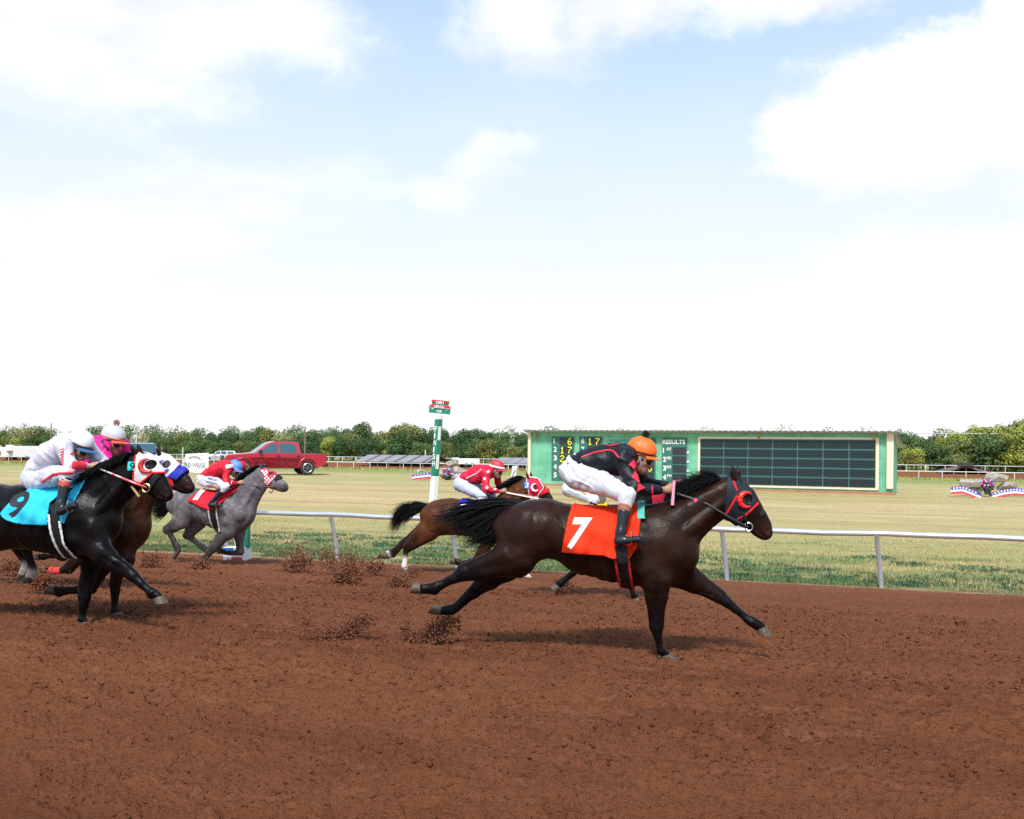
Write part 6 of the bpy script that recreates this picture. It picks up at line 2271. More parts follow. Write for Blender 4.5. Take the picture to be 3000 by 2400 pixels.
J3 = Jockey(H3, 'jockey in red silks with white stars and red white banded helmet', dict(
    hip=(1352, 1420), torso=[(1350, 1396, 1352, 1440, .155), (1364, 1382, 1372, 1412, .15), (1390, 1366, 1400, 1418, .165), (1412, 1362, 1422, 1412, .17), (1430, 1365, 1438, 1400, .155)],
    shoulder=(1422, 1386), elbow=(1424, 1434), wrist=(1464, 1440), hand=(1478, 1438), hipj=(1354, 1420), knee=(1414, 1456), ankle=(1400, 1500), heel=(1392, 1516), toe=(1432, 1514),
    head=(1455, 1380), pitch=-12, jacket=(.64, .010, .045), jm='red_star_silk', breeches=(.50, .54, .66), bm='pale_blue_breeches', helmet=(.62, .015, .05), hm='red_helmet',
    hband=(.80, .76, .78), hbm='helmet_white_band', wideband=True, arm_shift=(.10, .04), seed=12), .012)
J3.stripe([(1364, 1402), (1395, 1388), (1412, 1374)], .010, (.78, .68, .72), 'pale_trim')
for (x, y, r) in ((1432, 1382, 6), (1423, 1402, 6), (1432, 1428, 6), (1440, 1408, 5), (1451, 1433, 5)):
    J3.patch([(x + (r if k % 2 == 0 else r * .42) * math.sin(k * math.pi / 5), y - (r if k % 2 == 0 else r * .42) * math.cos(k * math.pi / 5)) for k in range(10)], (.80, .70, .74), 'star_print', res=.005)
whip(H3, (1484, 1444, -.14), (1578, 1462, -.14), .013, (.78, .72, .72), 'white riding whip held level by the red star jockey', 'white_whip')

J4 = Jockey(H4, 'jockey in white breeches mostly hidden behind the orange helmeted rider', dict(
    hip=(1672, 1432), torso=[(1668, 1412, 1672, 1452, .155), (1690, 1396, 1702, 1430, .15), (1730, 1376, 1740, 1425, .165), (1765, 1366, 1775, 1415, .17), (1785, 1368, 1795, 1405, .155)],
    shoulder=(1780, 1386), elbow=(1800, 1440), wrist=(1840, 1446), hand=(1856, 1446), hipj=(1676, 1432), knee=(1742, 1466), ankle=(1722, 1520), heel=(1712, 1540), toe=(1758, 1540),
    head=(1822, 1384), pitch=-10, jacket=(.75, .72, .74), jm='white_yellow_silk', breeches=(.60, .59, .67), bm='white_breeches_d', band=(.5, .03, .03), band_m='red_band', helmet=(.75, .5, .02), hm='yellow_helmet', seed=15), .013)
J4.stripe([(1680, 1424), (1700, 1434), (1722, 1446)], .013, (.75, .55, .05), 'yellow_trim', J4.Fb)

JC = Jockey(HC, 'jockey all but hidden behind the white and pink riders at left', dict(
    hip=(95, 1416), torso=[(90, 1394, 94, 1438, .15), (112, 1372, 124, 1412, .15), (150, 1346, 162, 1402, .16), (184, 1338, 194, 1390, .165), (202, 1342, 212, 1382, .15)],
    shoulder=(196, 1362), elbow=(216, 1416), wrist=(256, 1418), hand=(270, 1416), hipj=(98, 1416), knee=(172, 1440), ankle=(152, 1500), heel=(142, 1522), toe=(188, 1520),
    head=(232, 1350), pitch=-16, jacket=(.05, .25, .12), jm='green_silk', breeches=(.60, .59, .66), bm='white_breeches_e', helmet=(.05, .25, .12), hm='green_helmet', seed=19), .015)

# ------------------------------------------------------------------ vehicles
def wheel(parent, x, y, r, w, rimm, side):
    t = MB()
    t.lathe([(r * .62, -w / 2), (r * .93, -w / 2), (r, -w * .32), (r, w * .32), (r * .93, w / 2), (r * .62, w / 2)], (0, 0, 0), 28, 'y')
    e = empty('wheel')
    e.parent = parent
    e.location = (x, y, r)
    t.build('tyre', mat('tyre_rubber', (.018, .018, .019), .8, .1, 20), e, True)
    q = MB()
    q.lathe([(.001, -.02), (r * .20, -.02), (r * .20, .02), (.001, .02)], (0, side * (w * .5 + .01), 0), 12, 'y')
    for k in range(6):
        a = k * math.pi / 3
        q.box((math.cos(a) * r * .38, side * (w * .5 + .005), math.sin(a) * r * .38), (r * .5, .03, r * .13), 0, -a)
    q.build('rim', rimm, e)
    q = MB()
    q.tube([(r * .62 * math.cos(t), side * w * .5, r * .62 * math.sin(t)) for t in np.linspace(0, 2 * math.pi, 25)], .022, 6, False)
    q.build('rim_ring', mat('rim_bright', (.55, .55, .57), .3, metal=.8), e, True)
    return e


def arch(cx, r, z0, n=9):
    return [(cx + r * math.cos(math.pi * i / n), z0 + r * math.sin(math.pi * i / n)) for i in range(n + 1)]


def vehicle(name, label, cat, loc, ang, paint, pickup=True, letter=False):
    """x forward, length about 5.9 m"""
    e = empty(name, label, cat, None, loc, ang)
    glass = mat('car_glass', (.03, .075, .10), .05, spec=1.0)
    black = mat('car_black_trim', (.015, .015, .017), .5)
    wr = .42
    W = 1.0
    F_, B_ = 1.86, -1.80
    lower = [(2.86, .55), (2.93, .75), (2.93, 1.02), (2.80, 1.14), (1.30, 1.24), (-2.86, 1.24) if pickup else (-2.75, 1.24), (-2.90, 1.10), (-2.90, .62), (-2.75, .55)]
    poly = lower + [(B_ - .50, .50)] + arch(B_, .52, .48)[::-1] + [(B_ + .50, .46), (F_ - .50, .46)] + arch(F_, .52, .48)[::-1] + [(F_ + .50, .50)]
    # side body: two skins with shoulder tuck
    n = len(poly)
    V = []
    for (y, f) in ((-W, 0), (-W * .97, 1), (W * .97, 1), (W, 0)):
        for (x, z) in poly:
            V.append((x, y * (1.0 - .06 * max(0, z - .9)), z))
    mbb = MB()
    mbb.prism(poly, -W, W)
    body = mbb.build('body', paint, e, bevel=.025)
    # bonnet bulge, cab
    cab0 = [(1.28, 1.22), (.42, 1.86), (.10, 1.94), (-1.02, 1.94), (-1.30, 1.88), (-1.42, 1.22)] if pickup else [(1.28, 1.22), (.42, 1.80), (.10, 1.87), (-2.3, 1.87), (-2.55, 1.80), (-2.78, 1.22)]
    V, F = [], []
    for sgn in (-1, 1):
        for (x, z) in cab0:
            V.append((x, sgn * (W * .965 - .20 * (z - 1.22) / .7), z))
    m = len(cab0)
    F = [tuple(range(m))[::-1], tuple(range(m, 2 * m))] + [(i, (i + 1) % m, m + (i + 1) % m, m + i) for i in range(m)]
    MB().add(V, F).build('cab', paint, e, bevel=.03)
    bo = MB()
    bo.add([(2.84, -.80, 1.10), (1.2, -.86, 1.22), (1.2, .86, 1.22), (2.84, .80, 1.10), (2.70, -.66, 1.17), (1.2, -.72, 1.29), (1.2, .72, 1.29), (2.70, .66, 1.17)],
           [(0, 1, 2, 3), (4, 7, 6, 5), (0, 4, 5, 1), (2, 6, 7, 3), (0, 3, 7, 4), (1, 5, 6, 2)]).build('bonnet', paint, e, bevel=.02)

    def yw(z, sgn, out=.006):
        return sgn * (W * .965 - .20 * (z - 1.22) / .7 + out)
    wins = [[(1.02, 1.27), (.38, 1.77), (-.02, 1.82), (-.10, 1.27)], [(-.20, 1.27), (-.14, 1.82), (-.88, 1.82), (-1.10, 1.72), (-1.20, 1.27)]]
    if not pickup:
        wins.append([(-1.32, 1.27), (-1.22, 1.76), (-2.28, 1.76), (-2.50, 1.27)])
    for sgn in (-1, 1):
        for w in wins:
            V = [(x, yw(z, sgn), z) for x, z in w] + [(x, yw(z, sgn, -.02), z) for x, z in w]
            k = len(w)
            MB().add(V, [tuple(range(k)), tuple(range(k, 2 * k))[::-1]] + [(i, (i + 1) % k, k + (i + 1) % k, k + i) for i in range(k)]).build('side_window', glass, e)
        for dx in (.05, -1.08):
            q = MB()
            q.box((dx - .15, sgn * (W + .018), 1.10), (.22, .03, .045))
            q.build('door_handle', black, e, bevel=.008)
        for (dx, z1) in ((-.15, 1.22), (-1.28, 1.22), (.98, 1.18)):
            q = MB()
            q.box((dx, sgn * (W + .001), (z1 + .58) / 2), (.014, .008, z1 - .58))
            q.build('door_seam', black, e)
        q = MB()
        q.box((.95, sgn * 1.13, 1.36), (.14, .24, .20))
        q.build('mirror', black, e, bevel=.03)
        q = MB()
        q.box((2.86, sgn * .78, .98), (.14, .34, .14))
        q.build('headlight', mat('headlight_glass', (.75, .77, .8), .15), e, bevel=.02)
        q = MB()
        q.box((-2.885, sgn * .88, .98), (.06, .18, .36))
        q.build('taillight', mat('taillight_red', (.45, .01, .012), .2), e, bevel=.015)
        wheel(e, F_, sgn * .86, wr, .30, mat('rim_black', (.10, .10, .11), .35, metal=.5), sgn)
        wheel(e, B_, sgn * .86, wr, .30, mat('rim_black'), sgn)
        q = MB()
        q.box((0, sgn * .93, .42), (2.4, .12, .06))
        q.build('running_board', black, e)
        for cx in (F_, B_):
            q = MB()
            pts = arch(cx, .535, .48, 12)
            q.tube([(x, sgn * W, z) for x, z in pts], .03, 6)
            q.build('wheel_arch_trim', paint, e, True)
    # windscreen and back window
    q = MB()
    q.add([(1.245, -.86, 1.26), (1.245, .86, 1.26), (.50, .76, 1.815), (.50, -.76, 1.815), (1.20, -.86, 1.24), (1.20, .86, 1.24), (.46, .76, 1.80), (.46, -.76, 1.80)],
          [(0, 1, 2, 3), (4, 7, 6, 5), (0, 4, 5, 1), (1, 5, 6, 2), (2, 6, 7, 3), (3, 7, 4, 0)])
    o = q.build('windscreen', glass, e)
    o.location = (.012, 0, .012)
    q = MB()
    q.box((2.925, 0, .93), (.06, 1.18, .36))
    q.build('grille', black, e, bevel=.02)
    q = MB()
    q.box((2.90, 0, .58), (.22, 1.9, .22))
    q.build('front_bumper', mat('bumper_grey', (.10, .10, .11), .4), e, bevel=.04)
    q = MB()
    q.box((-2.93, 0, .58), (.20, 1.9, .20))
    q.build('rear_bumper', black, e, bevel=.04)
    q = MB()
    q.box((0, 0, .48), (4.6, 1.5, .20))
    q.build('chassis', black, e)
    if pickup:
        q = MB()
        q.box((-2.12, 0, 1.243), (1.36, 1.66, .012))
        q.build('bed_cover', black, e)
    if letter:
        text_mesh('lettering', 'CRENWELGE', lambda u, v: (-.15 - u, W + .004, .86 + v), mat('door_lettering', (.03, .01, .015), .5), e, .85, .16)
    return e


red_paint = mat('truck_red_paint', (.38, .010, .032), .25, .03, 2, coat=.8)
tl = ground_at(801, 1391)
tang = math.pi + R(24)
tk = vehicle('pickup_truck', 'red four door pickup truck parked on the infield grass', 'truck', tl, tang, red_paint, True, True)
tk.scale = (1.04, 1.04, 1.05)
vl = ground_at(408, 1392)
vehicle('parked_car', 'silver blue car parked behind the two white hooded horses', 'car', vl, -R(62), mat('silver_blue_paint', (.42, .55, .66), .3, metal=.3, coat=.4), False)

# small distant white pickup and trailers beyond the far straight


def trailer(px, py, L, Hh, ang, label, win):
    o = ground_at(px, py)
    e = empty('travel_trailer', label, 'trailer', 'white trailers beyond the far rail', o, ang)
    wm = mat('trailer_white', (.80, .80, .80), .4, .04, 2)
    MB().box((0, 0, .55 + Hh / 2), (L, 2.4, Hh)).build('shell', wm, e, bevel=.08)
    MB().box((L * .56, 0, .75 + Hh * .72), (L * .16, 2.3, Hh * .55)).build('gooseneck', wm, e, bevel=.06)
    MB().box((0, -1.205, .55 + Hh * .2), (L * .96, .02, .22)).build('stripe', mat('trailer_stripe', (.25, .35, .5), .5), e)
    for k in range(win):
        MB().box((-L * .36 + k * L * .72 / max(1, win - 1), -1.205, .55 + Hh * .62), (.75, .03, .55)).build('window', mat('trailer_window', (.02, .025, .035), .15), e)
    for k in (-.5, .5):
        for sd in (-1, 1):
            q = MB()
            q.lathe([(.01, -.1), (.36, -.1), (.36, .1), (.01, .1)], (k * 1.0, sd * 1.1, .36), 16, 'y')
            q.build('wheel', mat('tyre_rubber'), e, True)
    return e


trailer(34, 1347, 3.6, 1.75, R(-150), 'white horse trailer furthest left beyond the rail', 3)
trailer(82, 1347, 5.5, 1.95, R(-140), 'taller white trailer second from the left edge beyond the rail', 4)
trailer(1368, 1369, 3.4, .75, R(-160), 'low white trailer behind the rock pile with flowers', 5)
o = ground_at(644, 1352)
e = vehicle('parked_car', 'tiny white car left of the red truck front beyond the rail', 'car', o, math.pi + R(15), mat('white_car_paint', (.78, .78, .78), .35), False)

# ------------------------------------------------------------------ banner, stakes
bo = ground_at(575, 1392)
BF = Frame(bo, R(2))
bn = empty('sponsor_banner', 'white fabric banner with crest and dark sponsor lettering left of the truck', 'banner', None, bo, R(2))
q4 = [BF.P(524, 1380), BF.P(611, 1388), BF.P(611, 1327), BF.P(545, 1330)]
nx_, nz_ = 18, 10
V = []
for yy in (0, .03):
    for j in range(nz_ + 1):
        for i in range(nx_ + 1):
            u, v = i / nx_, j / nz_
            p = (q4[0] * (1 - u) + q4[1] * u) * (1 - v) + (q4[3] * (1 - u) + q4[2] * u) * v
            V.append((p[0], yy + .03 * math.sin(u * 9 + v * 3), p[2]))
F = []
k = (nx_ + 1) * (nz_ + 1)
for j in range(nz_):
    for i in range(nx_):
        a = j * (nx_ + 1) + i
        F.append((a, a + 1, a + nx_ + 2, a + nx_ + 1))
        F.append((k + a, k + a + nx_ + 1, k + a + nx_ + 2, k + a + 1))
mesh_np('banner_sheet', V, F, mat('banner_white', (.82, .83, .85), .6), bn, True)
ink = mat('banner_ink', (.06, .07, .10), .6)
a = BF.P(536, 1370)
b = BF.P(601, 1370)
text_mesh('lettering', 'CRENWELGE', lambda u, v: (a[0] + u, -.035, a[2] + v), ink, bn, b[0] - a[0], .30)
cc = BF.P(570, 1352)
blue = mat('banner_blue_grey', (.20, .24, .36), .6)
MB().tube([(cc[0] + .36 * math.cos(t), -.045, cc[2] + .12 + .17 * math.sin(t)) for t in np.linspace(.35, math.pi - .35, 12)], .03, 6).build('ribbon', blue, bn)
MB().tube([(cc[0] + .33 * math.cos(t), -.04, cc[2] - .12 + .42 * math.sin(t)) for t in np.linspace(0, 2 * math.pi, 30)], .010, 5).build('crest_ring', mat('banner_pale', (.55, .57, .62), .6), bn)
for (px, py, h, col, nm, lab, ln) in ((612, 1392, 1.5, (.12, .07, .05), 'stake_dark', 'thin dark leaning stake at the right end of the white banner', .12), (535, 1392, 1.65, (.6, .6, .58), 'stake_pale', 'thin pale stake at the left end of the white banner', 0)):
    o = ground_at(px, py)
    mb = MB()
    mb.tube([(0, 0, -.05), (-ln, 0, h)], .03, 6)
    ob = mb.build('stake', mat(nm, col, .7), None)
    ob.location = o.tolist()
    tag(ob, lab, 'stake')

# ------------------------------------------------------------------ rock piles with bunting and flowers
def boulder(px0, py0, px1, py1, base_py, label, seed, tilt=0.0, yoff=0.0):
    """a rough slab filling the pixel box, standing at the depth of the ground point below it"""
    g = ground_at((px0 + px1) / 2, base_py)
    fr = Frame(g, -TH)
    a, b = fr.P(px0, py1, yoff), fr.P(px1, py0, yoff)
    c = (a + b) / 2
    sx_, sz_ = (b[0] - a[0]) / 2, (b[2] - a[2]) / 2
    q = np.random.RandomState(seed)
    bm = bmesh.new()
    bmesh.ops.create_icosphere(bm, subdivisions=4, radius=1)
    me = bpy.data.meshes.new('boulder')
    V = np.array([v.co[:] for v in bm.verts])
    pl = q.randn(14, 3)
    pl[:, 2] *= .7
    pl /= np.linalg.norm(pl, axis=1)[:, None]
    dd_ = .72 + .25 * q.rand(14)
    V /= np.maximum(np.abs(V).max(1), .75)[:, None] * .98
    for p, d in zip(pl, dd_):
        ex = np.maximum(V @ p - d, 0)
        V -= ex[:, None] * p[None]
    V += .05 * np.stack([vnoise(V[:, 0] * 3 + i * 9, V[:, 2] * 3 + V[:, 1] * 4, seed + i) for i in range(3)], 1)
    V += .02 * np.stack([vnoise(V[:, 0] * 9 + i * 9, V[:, 2] * 9 + V[:, 1] * 8, seed + i) for i in range(3)], 1)
    V = V / np.abs(V).max(0)
    V = V * np.array([sx_, max(sx_ * .55, .35), sz_ * .92])
    ct, st = math.cos(tilt), math.sin(tilt)
    V = np.stack([V[:, 0] * ct - V[:, 2] * st, V[:, 1], V[:, 0] * st + V[:, 2] * ct], 1)
    for v, p in zip(bm.verts, V):
        v.co = p
    bm.to_mesh(me)
    bm.free()
    ob = link('boulder', me, mat('limestone', (.44, .385, .34), .9, .25, 5, .03, 9, color2=(.26, .21, .18)), None, True)
    ob.location = fr.W(c).tolist()
    ob.rotation_euler = (0, 0, fr.ang)
    return tag(ob, label, 'rock', 'rocks piled on the infield')


def bunting(pts, hpx, base_py, label, drop=6):
    g = ground_at(pts[0][0], base_py)
    fr = Frame(g, -TH)
    e = empty('flag_bunting', label, 'bunting', 'patriotic bunting on the infield', g, fr.ang)
    n = 40
    xs = np.linspace(pts[0][0], pts[-1][0], n)
    ys = np.interp(xs, [p[0] for p in pts], [p[1] for p in pts])
    for _ in range(6):
        ys[1:-1] = (ys[:-2] + 2 * ys[1:-1] + ys[2:]) / 4
    cols = (('blue_band', (.06, .05, .32), 'bunting_blue', 0, .42), ('white_band', (.8, .78, .8), 'bunting_white', .42, .70), ('red_band', (.62, .03, .06), 'bunting_red', .70, 1.0))
    parts = []
    for (nm, c, mn, f0, f1) in cols:
        V = []
        for side in (-.9, -.86):
            for i in range(n):
                for f in (f0, f1):
                    p = fr.P(xs[i], ys[i] + hpx * f, side - .10 * f + .03 * math.sin(i * 1.3))
                    V.append(p)
        F = []
        for i in range(n - 1):
            k0 = 2 * i
            F += [(k0, k0 + 1, k0 + 3, k0 + 2), (2 * n + k0, 2 * n + k0 + 2, 2 * n + k0 + 3, 2 * n + k0 + 1)]
        parts.append(mesh_np(nm, V, F, mat(mn, c, .7), e, True))
    # white stars on the blue band
    for i in range(1, int((xs[-1] - xs[0]) / 9)):
        x = xs[0] + i * 9
        y = np.interp(x, xs, ys) + hpx * .2
        p = fr.P(x, y, -.98)
        r = .055
        V = [(p[0] + (r if k % 2 == 0 else r * .42) * math.sin(k * math.pi / 5), p[1] - .02, p[2] + (r if k % 2 == 0 else r * .42) * math.cos(k * math.pi / 5)) for k in range(10)]
        MB().add(V, [tuple(range(10))]).build('star', mat('bunting_white'), parts[0])
    return e


def flowers(px, py, rpx, base_py, label, seed):
    g = ground_at(px, base_py)
    fr = Frame(g, -TH)
    c = fr.P(px, py, -1.15)
    r = np.linalg.norm(fr.P(px + rpx, py, -1.15) - c)
    e = empty('flower_basket', label, 'flowers', None, fr.W(np.array([c[0], c[1], 0])), fr.ang)
    zb = c[2]
    q = np.random.RandomState(seed)
    mb = MB()
    for i in range(26):
        a = q.rand() * 6.28
        mb.tube([(math.cos(a) * r * .35, math.sin(a) * r * .35, max(.02, zb - r * 1.5)), (math.cos(a) * r * .7, math.sin(a) * r * .7, zb - r * .3)], .02, 4)
    mb.build('wire_basket', mat('dark_wire', (.05, .055, .06), .6), e)
    for (nm, col, mn) in (('red_blooms', (.6, .03, .06), 'bloom_red'), ('white_blooms', (.72, .66, .70), 'bloom_white'), ('blue_blooms', (.10, .12, .40), 'bloom_blue'), ('leaves', (.06, .09, .05), 'bloom_leaf')):
        n = 70
        d = q.randn(n, 3)
        d /= np.linalg.norm(d, axis=1)[:, None]
        C = d * r * (.55 + .45 * q.rand(n, 1)) + np.array([0, 0, zb])
        if nm == 'leaves':
            C[:, 2] -= r * .5
        C[:, 2] = np.maximum(C[:, 2], .05)
        ob = lumps(nm, C, .03 + .035 * q.rand(n), mat(mn, col, .7), None, None, 'stuff', seed)
        ob.parent = e
    return e


boulder(1300, 1349, 1341, 1369, 1404, 'pale rough rock on top of the middle rock pile', 1, .1, .2)
boulder(1322, 1366, 1366, 1392, 1404, 'flat grey rock leaning right in the middle rock pile', 2, -.18)
boulder(1284, 1370, 1330, 1404, 1404, 'brown rock at the foot of the middle pile beside the flowers', 3, 0, .3)
boulder(1318, 1386, 1364, 1404, 1404, 'low tan rock under the bunting of the middle pile', 4, 0, -.2)
boulder(1212, 1391, 1262, 1404, 1404, 'tan rock below the bunting left of the finish post', 5, .06, -.2)
boulder(1222, 1375, 1243, 1384, 1404, 'small white topped rock left of the finish post', 6, 0, 0)
bunting([(1207, 1391), (1235, 1387), (1262, 1384)], 16, 1405, 'red white and blue bunting left of the finish post')
bunting([(1320, 1386), (1345, 1388), (1368, 1388)], 9, 1405, 'narrow blue bunting right of the flower basket in the middle pile')
flowers(1312, 1385, 16, 1405, 'red and white flowers in a wire basket on the middle rock pile', 3)
bunting([(2786, 1427), (2820, 1424), (2845, 1434), (2875, 1446)], 21, 1452, 'red white and blue bunting draped at the left of the right rock pile')
bunting([(2898, 1446), (2940, 1434), (2975, 1430), (3030, 1436)], 21, 1452, 'red white and blue bunting running out at the right picture edge')
boulder(2810, 1403, 2892, 1428, 1452, 'long pale stone slab in the right rock pile', 7, -.02)
boulder(2884, 1386, 2958, 1414, 1452, 'tilted weathered stone slab on top of the right rock pile', 8, -.2, .1)
boulder(2918, 1411, 2985, 1436, 1452, 'tan angular stone at the right of the right rock pile', 9, .12)
boulder(2830, 1424, 2882, 1450, 1452, 'brown stone under the bunting of the right rock pile', 10, 0, .2)
boulder(2940, 1432, 3010, 1450, 1452, 'low reddish stone under the bunting at the right edge', 11, 0, .1)
flowers(2893, 1420, 20, 1452, 'red and white flowers in a wire basket on the right rock pile', 9)
# small striped pedestal
o = ground_at(1504, 1413)
e = empty('marker_pedestal', 'short white pedestal with a diagonal red stripe left of the scoreboard', 'post', None, o, -TH)
MB().add([(-.14, -.14, 0), (.14, -.14, 0), (.14, .14, 0), (-.14, .14, 0), (-.02, -.14, .85), (.26, -.14, .88), (.26, .14, .88), (-.02, .14, .85)],
         [(0, 3, 2, 1), (4, 5, 6, 7), (0, 1, 5, 4), (1, 2, 6, 5), (2, 3, 7, 6), (3, 0, 4, 7)]).build('block', mat('pedestal_white', (.62, .66, .68), .6, .1, 6), e, bevel=.01)
MB().add([(-.10, -.146, .22), (-.04, -.146, .22), (.20, -.146, .66), (.14, -.146, .66)], [(0, 1, 2, 3)]).build('stripe', mat('pedestal_red', (.3, .03, .06), .6), e)

# ------------------------------------------------------------------ barns beyond the far straight
def barn(px0, px1, py_eave, py_ridge, base_py, depth, label, roofcols, pitch_front=True, n=26, open_gable=False):
    g0 = ground_at((px0 + px1) / 2, base_py)
    fr = Frame(g0, -TH)
    a, b = fr.P(px0, py_eave), fr.P(px1, py_eave)
    rz = fr.P((px0 + px1) / 2, py_ridge, depth / 2)[2]
    ez = a[2] * .5 + b[2] * .5
    e = empty('stable_barn', label, 'barn', 'stables beyond the far straight', g0, -TH)
    w = (b[0] - a[0]) / n
    for i in range(n):
        x0 = a[0] + i * w
        for (y0, z0, y1, z1) in ((-.5, ez - .08, depth / 2, rz), (depth / 2, rz, depth + .5, ez - .08)):
            V = [(x0, y0, z0), (x0 + w * .98, y0, z0), (x0 + w * .98, y1, z1), (x0, y1, z1)]
            V += [(p[0], p[1], p[2] - .05) for p in V]
            c = roofcols[(i * 7 + (i * i) % 5) % len(roofcols)]
            MB().add(V, [(0, 1, 2, 3), (7, 6, 5, 4), (0, 4, 5, 1), (1, 5, 6, 2), (2, 6, 7, 3), (3, 7, 4, 0)]).build('roof_sheet', mat('barn_roof_%d' % int(c[0] * 1000), c, .55, .15, 2, metal=.1), e)
    for i in range(0, n + 1, 4):
        for y in (0, depth):
            MB().box((a[0] + i * w, y, (ez - .1) / 2), (.14, .14, ez - .1)).build('post', mat('barn_post', (.25, .2, .16), .8), e)
    MB().box(((a[0] + b[0]) / 2, depth * .55, ez * .42), (b[0] - a[0] - .4, .1, ez * .84)).build('stall_wall', mat('barn_dark_wood', (.07, .045, .035), .9, .3, 2), e)
    return e


RC = [(.27, .245, .26), (.22, .20, .215), (.16, .075, .08), (.28, .265, .285), (.12, .055, .06)]
barn(1042, 1256, 1351, 1333, 1367, 9, 'long low stable with red and silver metal roof left of the finish post', RC)
barn(1440, 1600, 1357, 1341, 1371, 8, 'low stable roof just left of the scoreboard', RC[:2] + [RC[3]], n=14)
g = ground_at(2830, 1389)
fr = Frame(g, -TH)
e = empty('open_shed', 'dark open gabled shed behind the right rock pile', 'barn', None, g, -TH)
a, b, c = fr.P(2748, 1382), fr.P(2912, 1386), fr.P(2828, 1364)
for (p, q_) in ((a, c), (c, b)):
    V = [(p[0], -1, p[2]), (q_[0], -1, q_[2]), (q_[0], 14, q_[2]), (p[0], 14, p[2])]
    V += [(v[0], v[1], v[2] - .25) for v in V]
    MB().add(V, [(0, 1, 2, 3), (7, 6, 5, 4), (0, 4, 5, 1), (1, 5, 6, 2), (2, 6, 7, 3), (3, 7, 4, 0)]).build('roof_slope', mat('shed_roof_brown', (.16, .12, .12), .7, .2, 2), e)
for x in np.linspace(a[0] + .4, b[0] - .4, 5):
    zt = np.interp(x, [a[0], c[0], b[0]], [a[2], c[2], b[2]]) - .3
    MB().box((x, -.6, zt / 2), (.16, .16, max(zt, .3))).build('post', mat('barn_post'), e)
MB().box(((a[0] + b[0]) / 2, 10, .7), (b[0] - a[0] - 1, .2, 1.6)).build('back_wall', mat('barn_dark_wood'), e)
MB().box((c[0], -.8, c[2] + .15), (2.0, 1.6, .5)).build('ridge_vent', mat('ridge_dark', (.04, .035, .04), .8), e)

# ------------------------------------------------------------------ poles and wires
def pole(px, base_py, top_py, r, label, arm=True, col=(.20, .14, .10), dist=165):
    rr = ray(px, base_py)
    k = dist / (rr[0] * sT + rr[1] * cT)
    x, y = rr[0] * k, rr[1] * k
    z0 = gz(x, y)
    fr = Frame((x, y, z0), 0)
    h = fr.P(px, top_py)[2]
    e = empty('utility_pole', label, 'pole', 'utility poles among the trees', (x, y, z0))
    MB().tube([(0, 0, -.2), (0, 0, h)], [r, r * .7], 8).build('shaft', mat('pole_wood_%d' % int(col[0] * 100), col, .9), e, True)
    if arm:
        MB().box((0, -.1, h - .6), (1.8, .1, .12)).build('cross_arm', mat('pole_wood_%d' % int(col[0] * 100), col, .9), e)
    return np.array([x, y, z0 + h])


p1_ = pole(893, 1345, 1250, .16, 'wooden utility pole rising above the trees behind the red truck', False)
p2_ = pole(149, 1340, 1240, .16, 'wooden utility pole above the trees at the left edge', False)
p3_ = pole(399, 1340, 1272, .14, 'pale utility pole with crossarm behind the silver blue car', True, (.62, .55, .48))
p4_ = pole(2832, 1385, 1342, .12, 'short white pole with lamp behind the open shed', False, (.7, .72, .72))
p5_ = pole(1246, 1350, 1318, .10, 'thin pole with small white lamp left of the finish post', False, (.7, .72, .72), 160)
MB().tube([xy_ for xy_ in [np.array(W2(-30, 164, 6.0)) + np.array([0, 0, -1.0 * math.sin(math.pi * i / 12)]) * .4 + (np.array(W2(60, 164, 6.0)) - np.array(W2(-30, 164, 6.0))) * i / 12 for i in range(13)]], .05, 5).build('power_line', mat('wire_pale', (.45, .5, .45), .6), None)
tag(bpy.data.objects['power_line'], 'pale overhead line crossing the trees at the right', 'wire')

# ------------------------------------------------------------------ trees
def tree_mesh(seed, sparse=1.0, nleaf=4400):
    """unit tree: height 1, crown of leaf-sized faces over a set of uneven clumps"""
    q = np.random.RandomState(seed)
    nb = q.randint(9, 14)
    C, Rr = [], []
    for i in range(nb):
        a = q.rand() * 6.283
        z = .22 + .60 * q.rand()
        rad = .30 * math.sqrt(max(.05, 1 - ((z - .42) / .55) ** 2)) * q.rand() ** .5
        C.append((rad * math.cos(a), rad * math.sin(a), z))
        Rr.append(.13 + .11 * q.rand())
    C.append((0, 0, .80)); Rr.append(.15)
    C.append((.05, 0, .45)); Rr.append(.27)
    C, Rr = np.array(C), np.array(Rr)
    k = q.choice(len(C), nleaf, p=Rr ** 2 / (Rr ** 2).sum())
    d = q.randn(nleaf, 3)
    d /= np.linalg.norm(d, axis=1)[:, None]
    P = C[k] + d * (Rr[k] * (.55 + .5 * q.rand(nleaf) ** .6))[:, None]
    P += q.randn(nleaf, 3) * .012
    keep = (vnoise(P[:, 0] * 7 + P[:, 1] * 5, P[:, 2] * 7, seed) > -.40 * sparse) & (P[:, 2] > .03)
    P, d = P[keep], d[keep]
    n = len(P)
    s = .022 + .024 * q.rand(n)
    u = np.cross(d, q.randn(n, 3))
    u /= np.linalg.norm(u, axis=1)[:, None]
    v = np.cross(d + q.randn(n, 3) * .7, u)
    v /= np.linalg.norm(v, axis=1)[:, None]
    V = np.stack([P - u * s[:, None] * .5, P + v * s[:, None] * .42, P + u * s[:, None], P - v * s[:, None] * .42], 1).reshape(-1, 3)
    F = np.arange(n * 4).reshape(-1, 4)
    hue = (vnoise(P[:, 0] * 5, P[:, 2] * 5 + P[:, 1] * 3, seed + 1) * .8 + .25 * q.randn(n))
    return V, F, np.repeat(hue, 4)


TREES = [tree_mesh(s) for s in (1, 2, 3, 4, 5, 6)]
LEAFM = {}


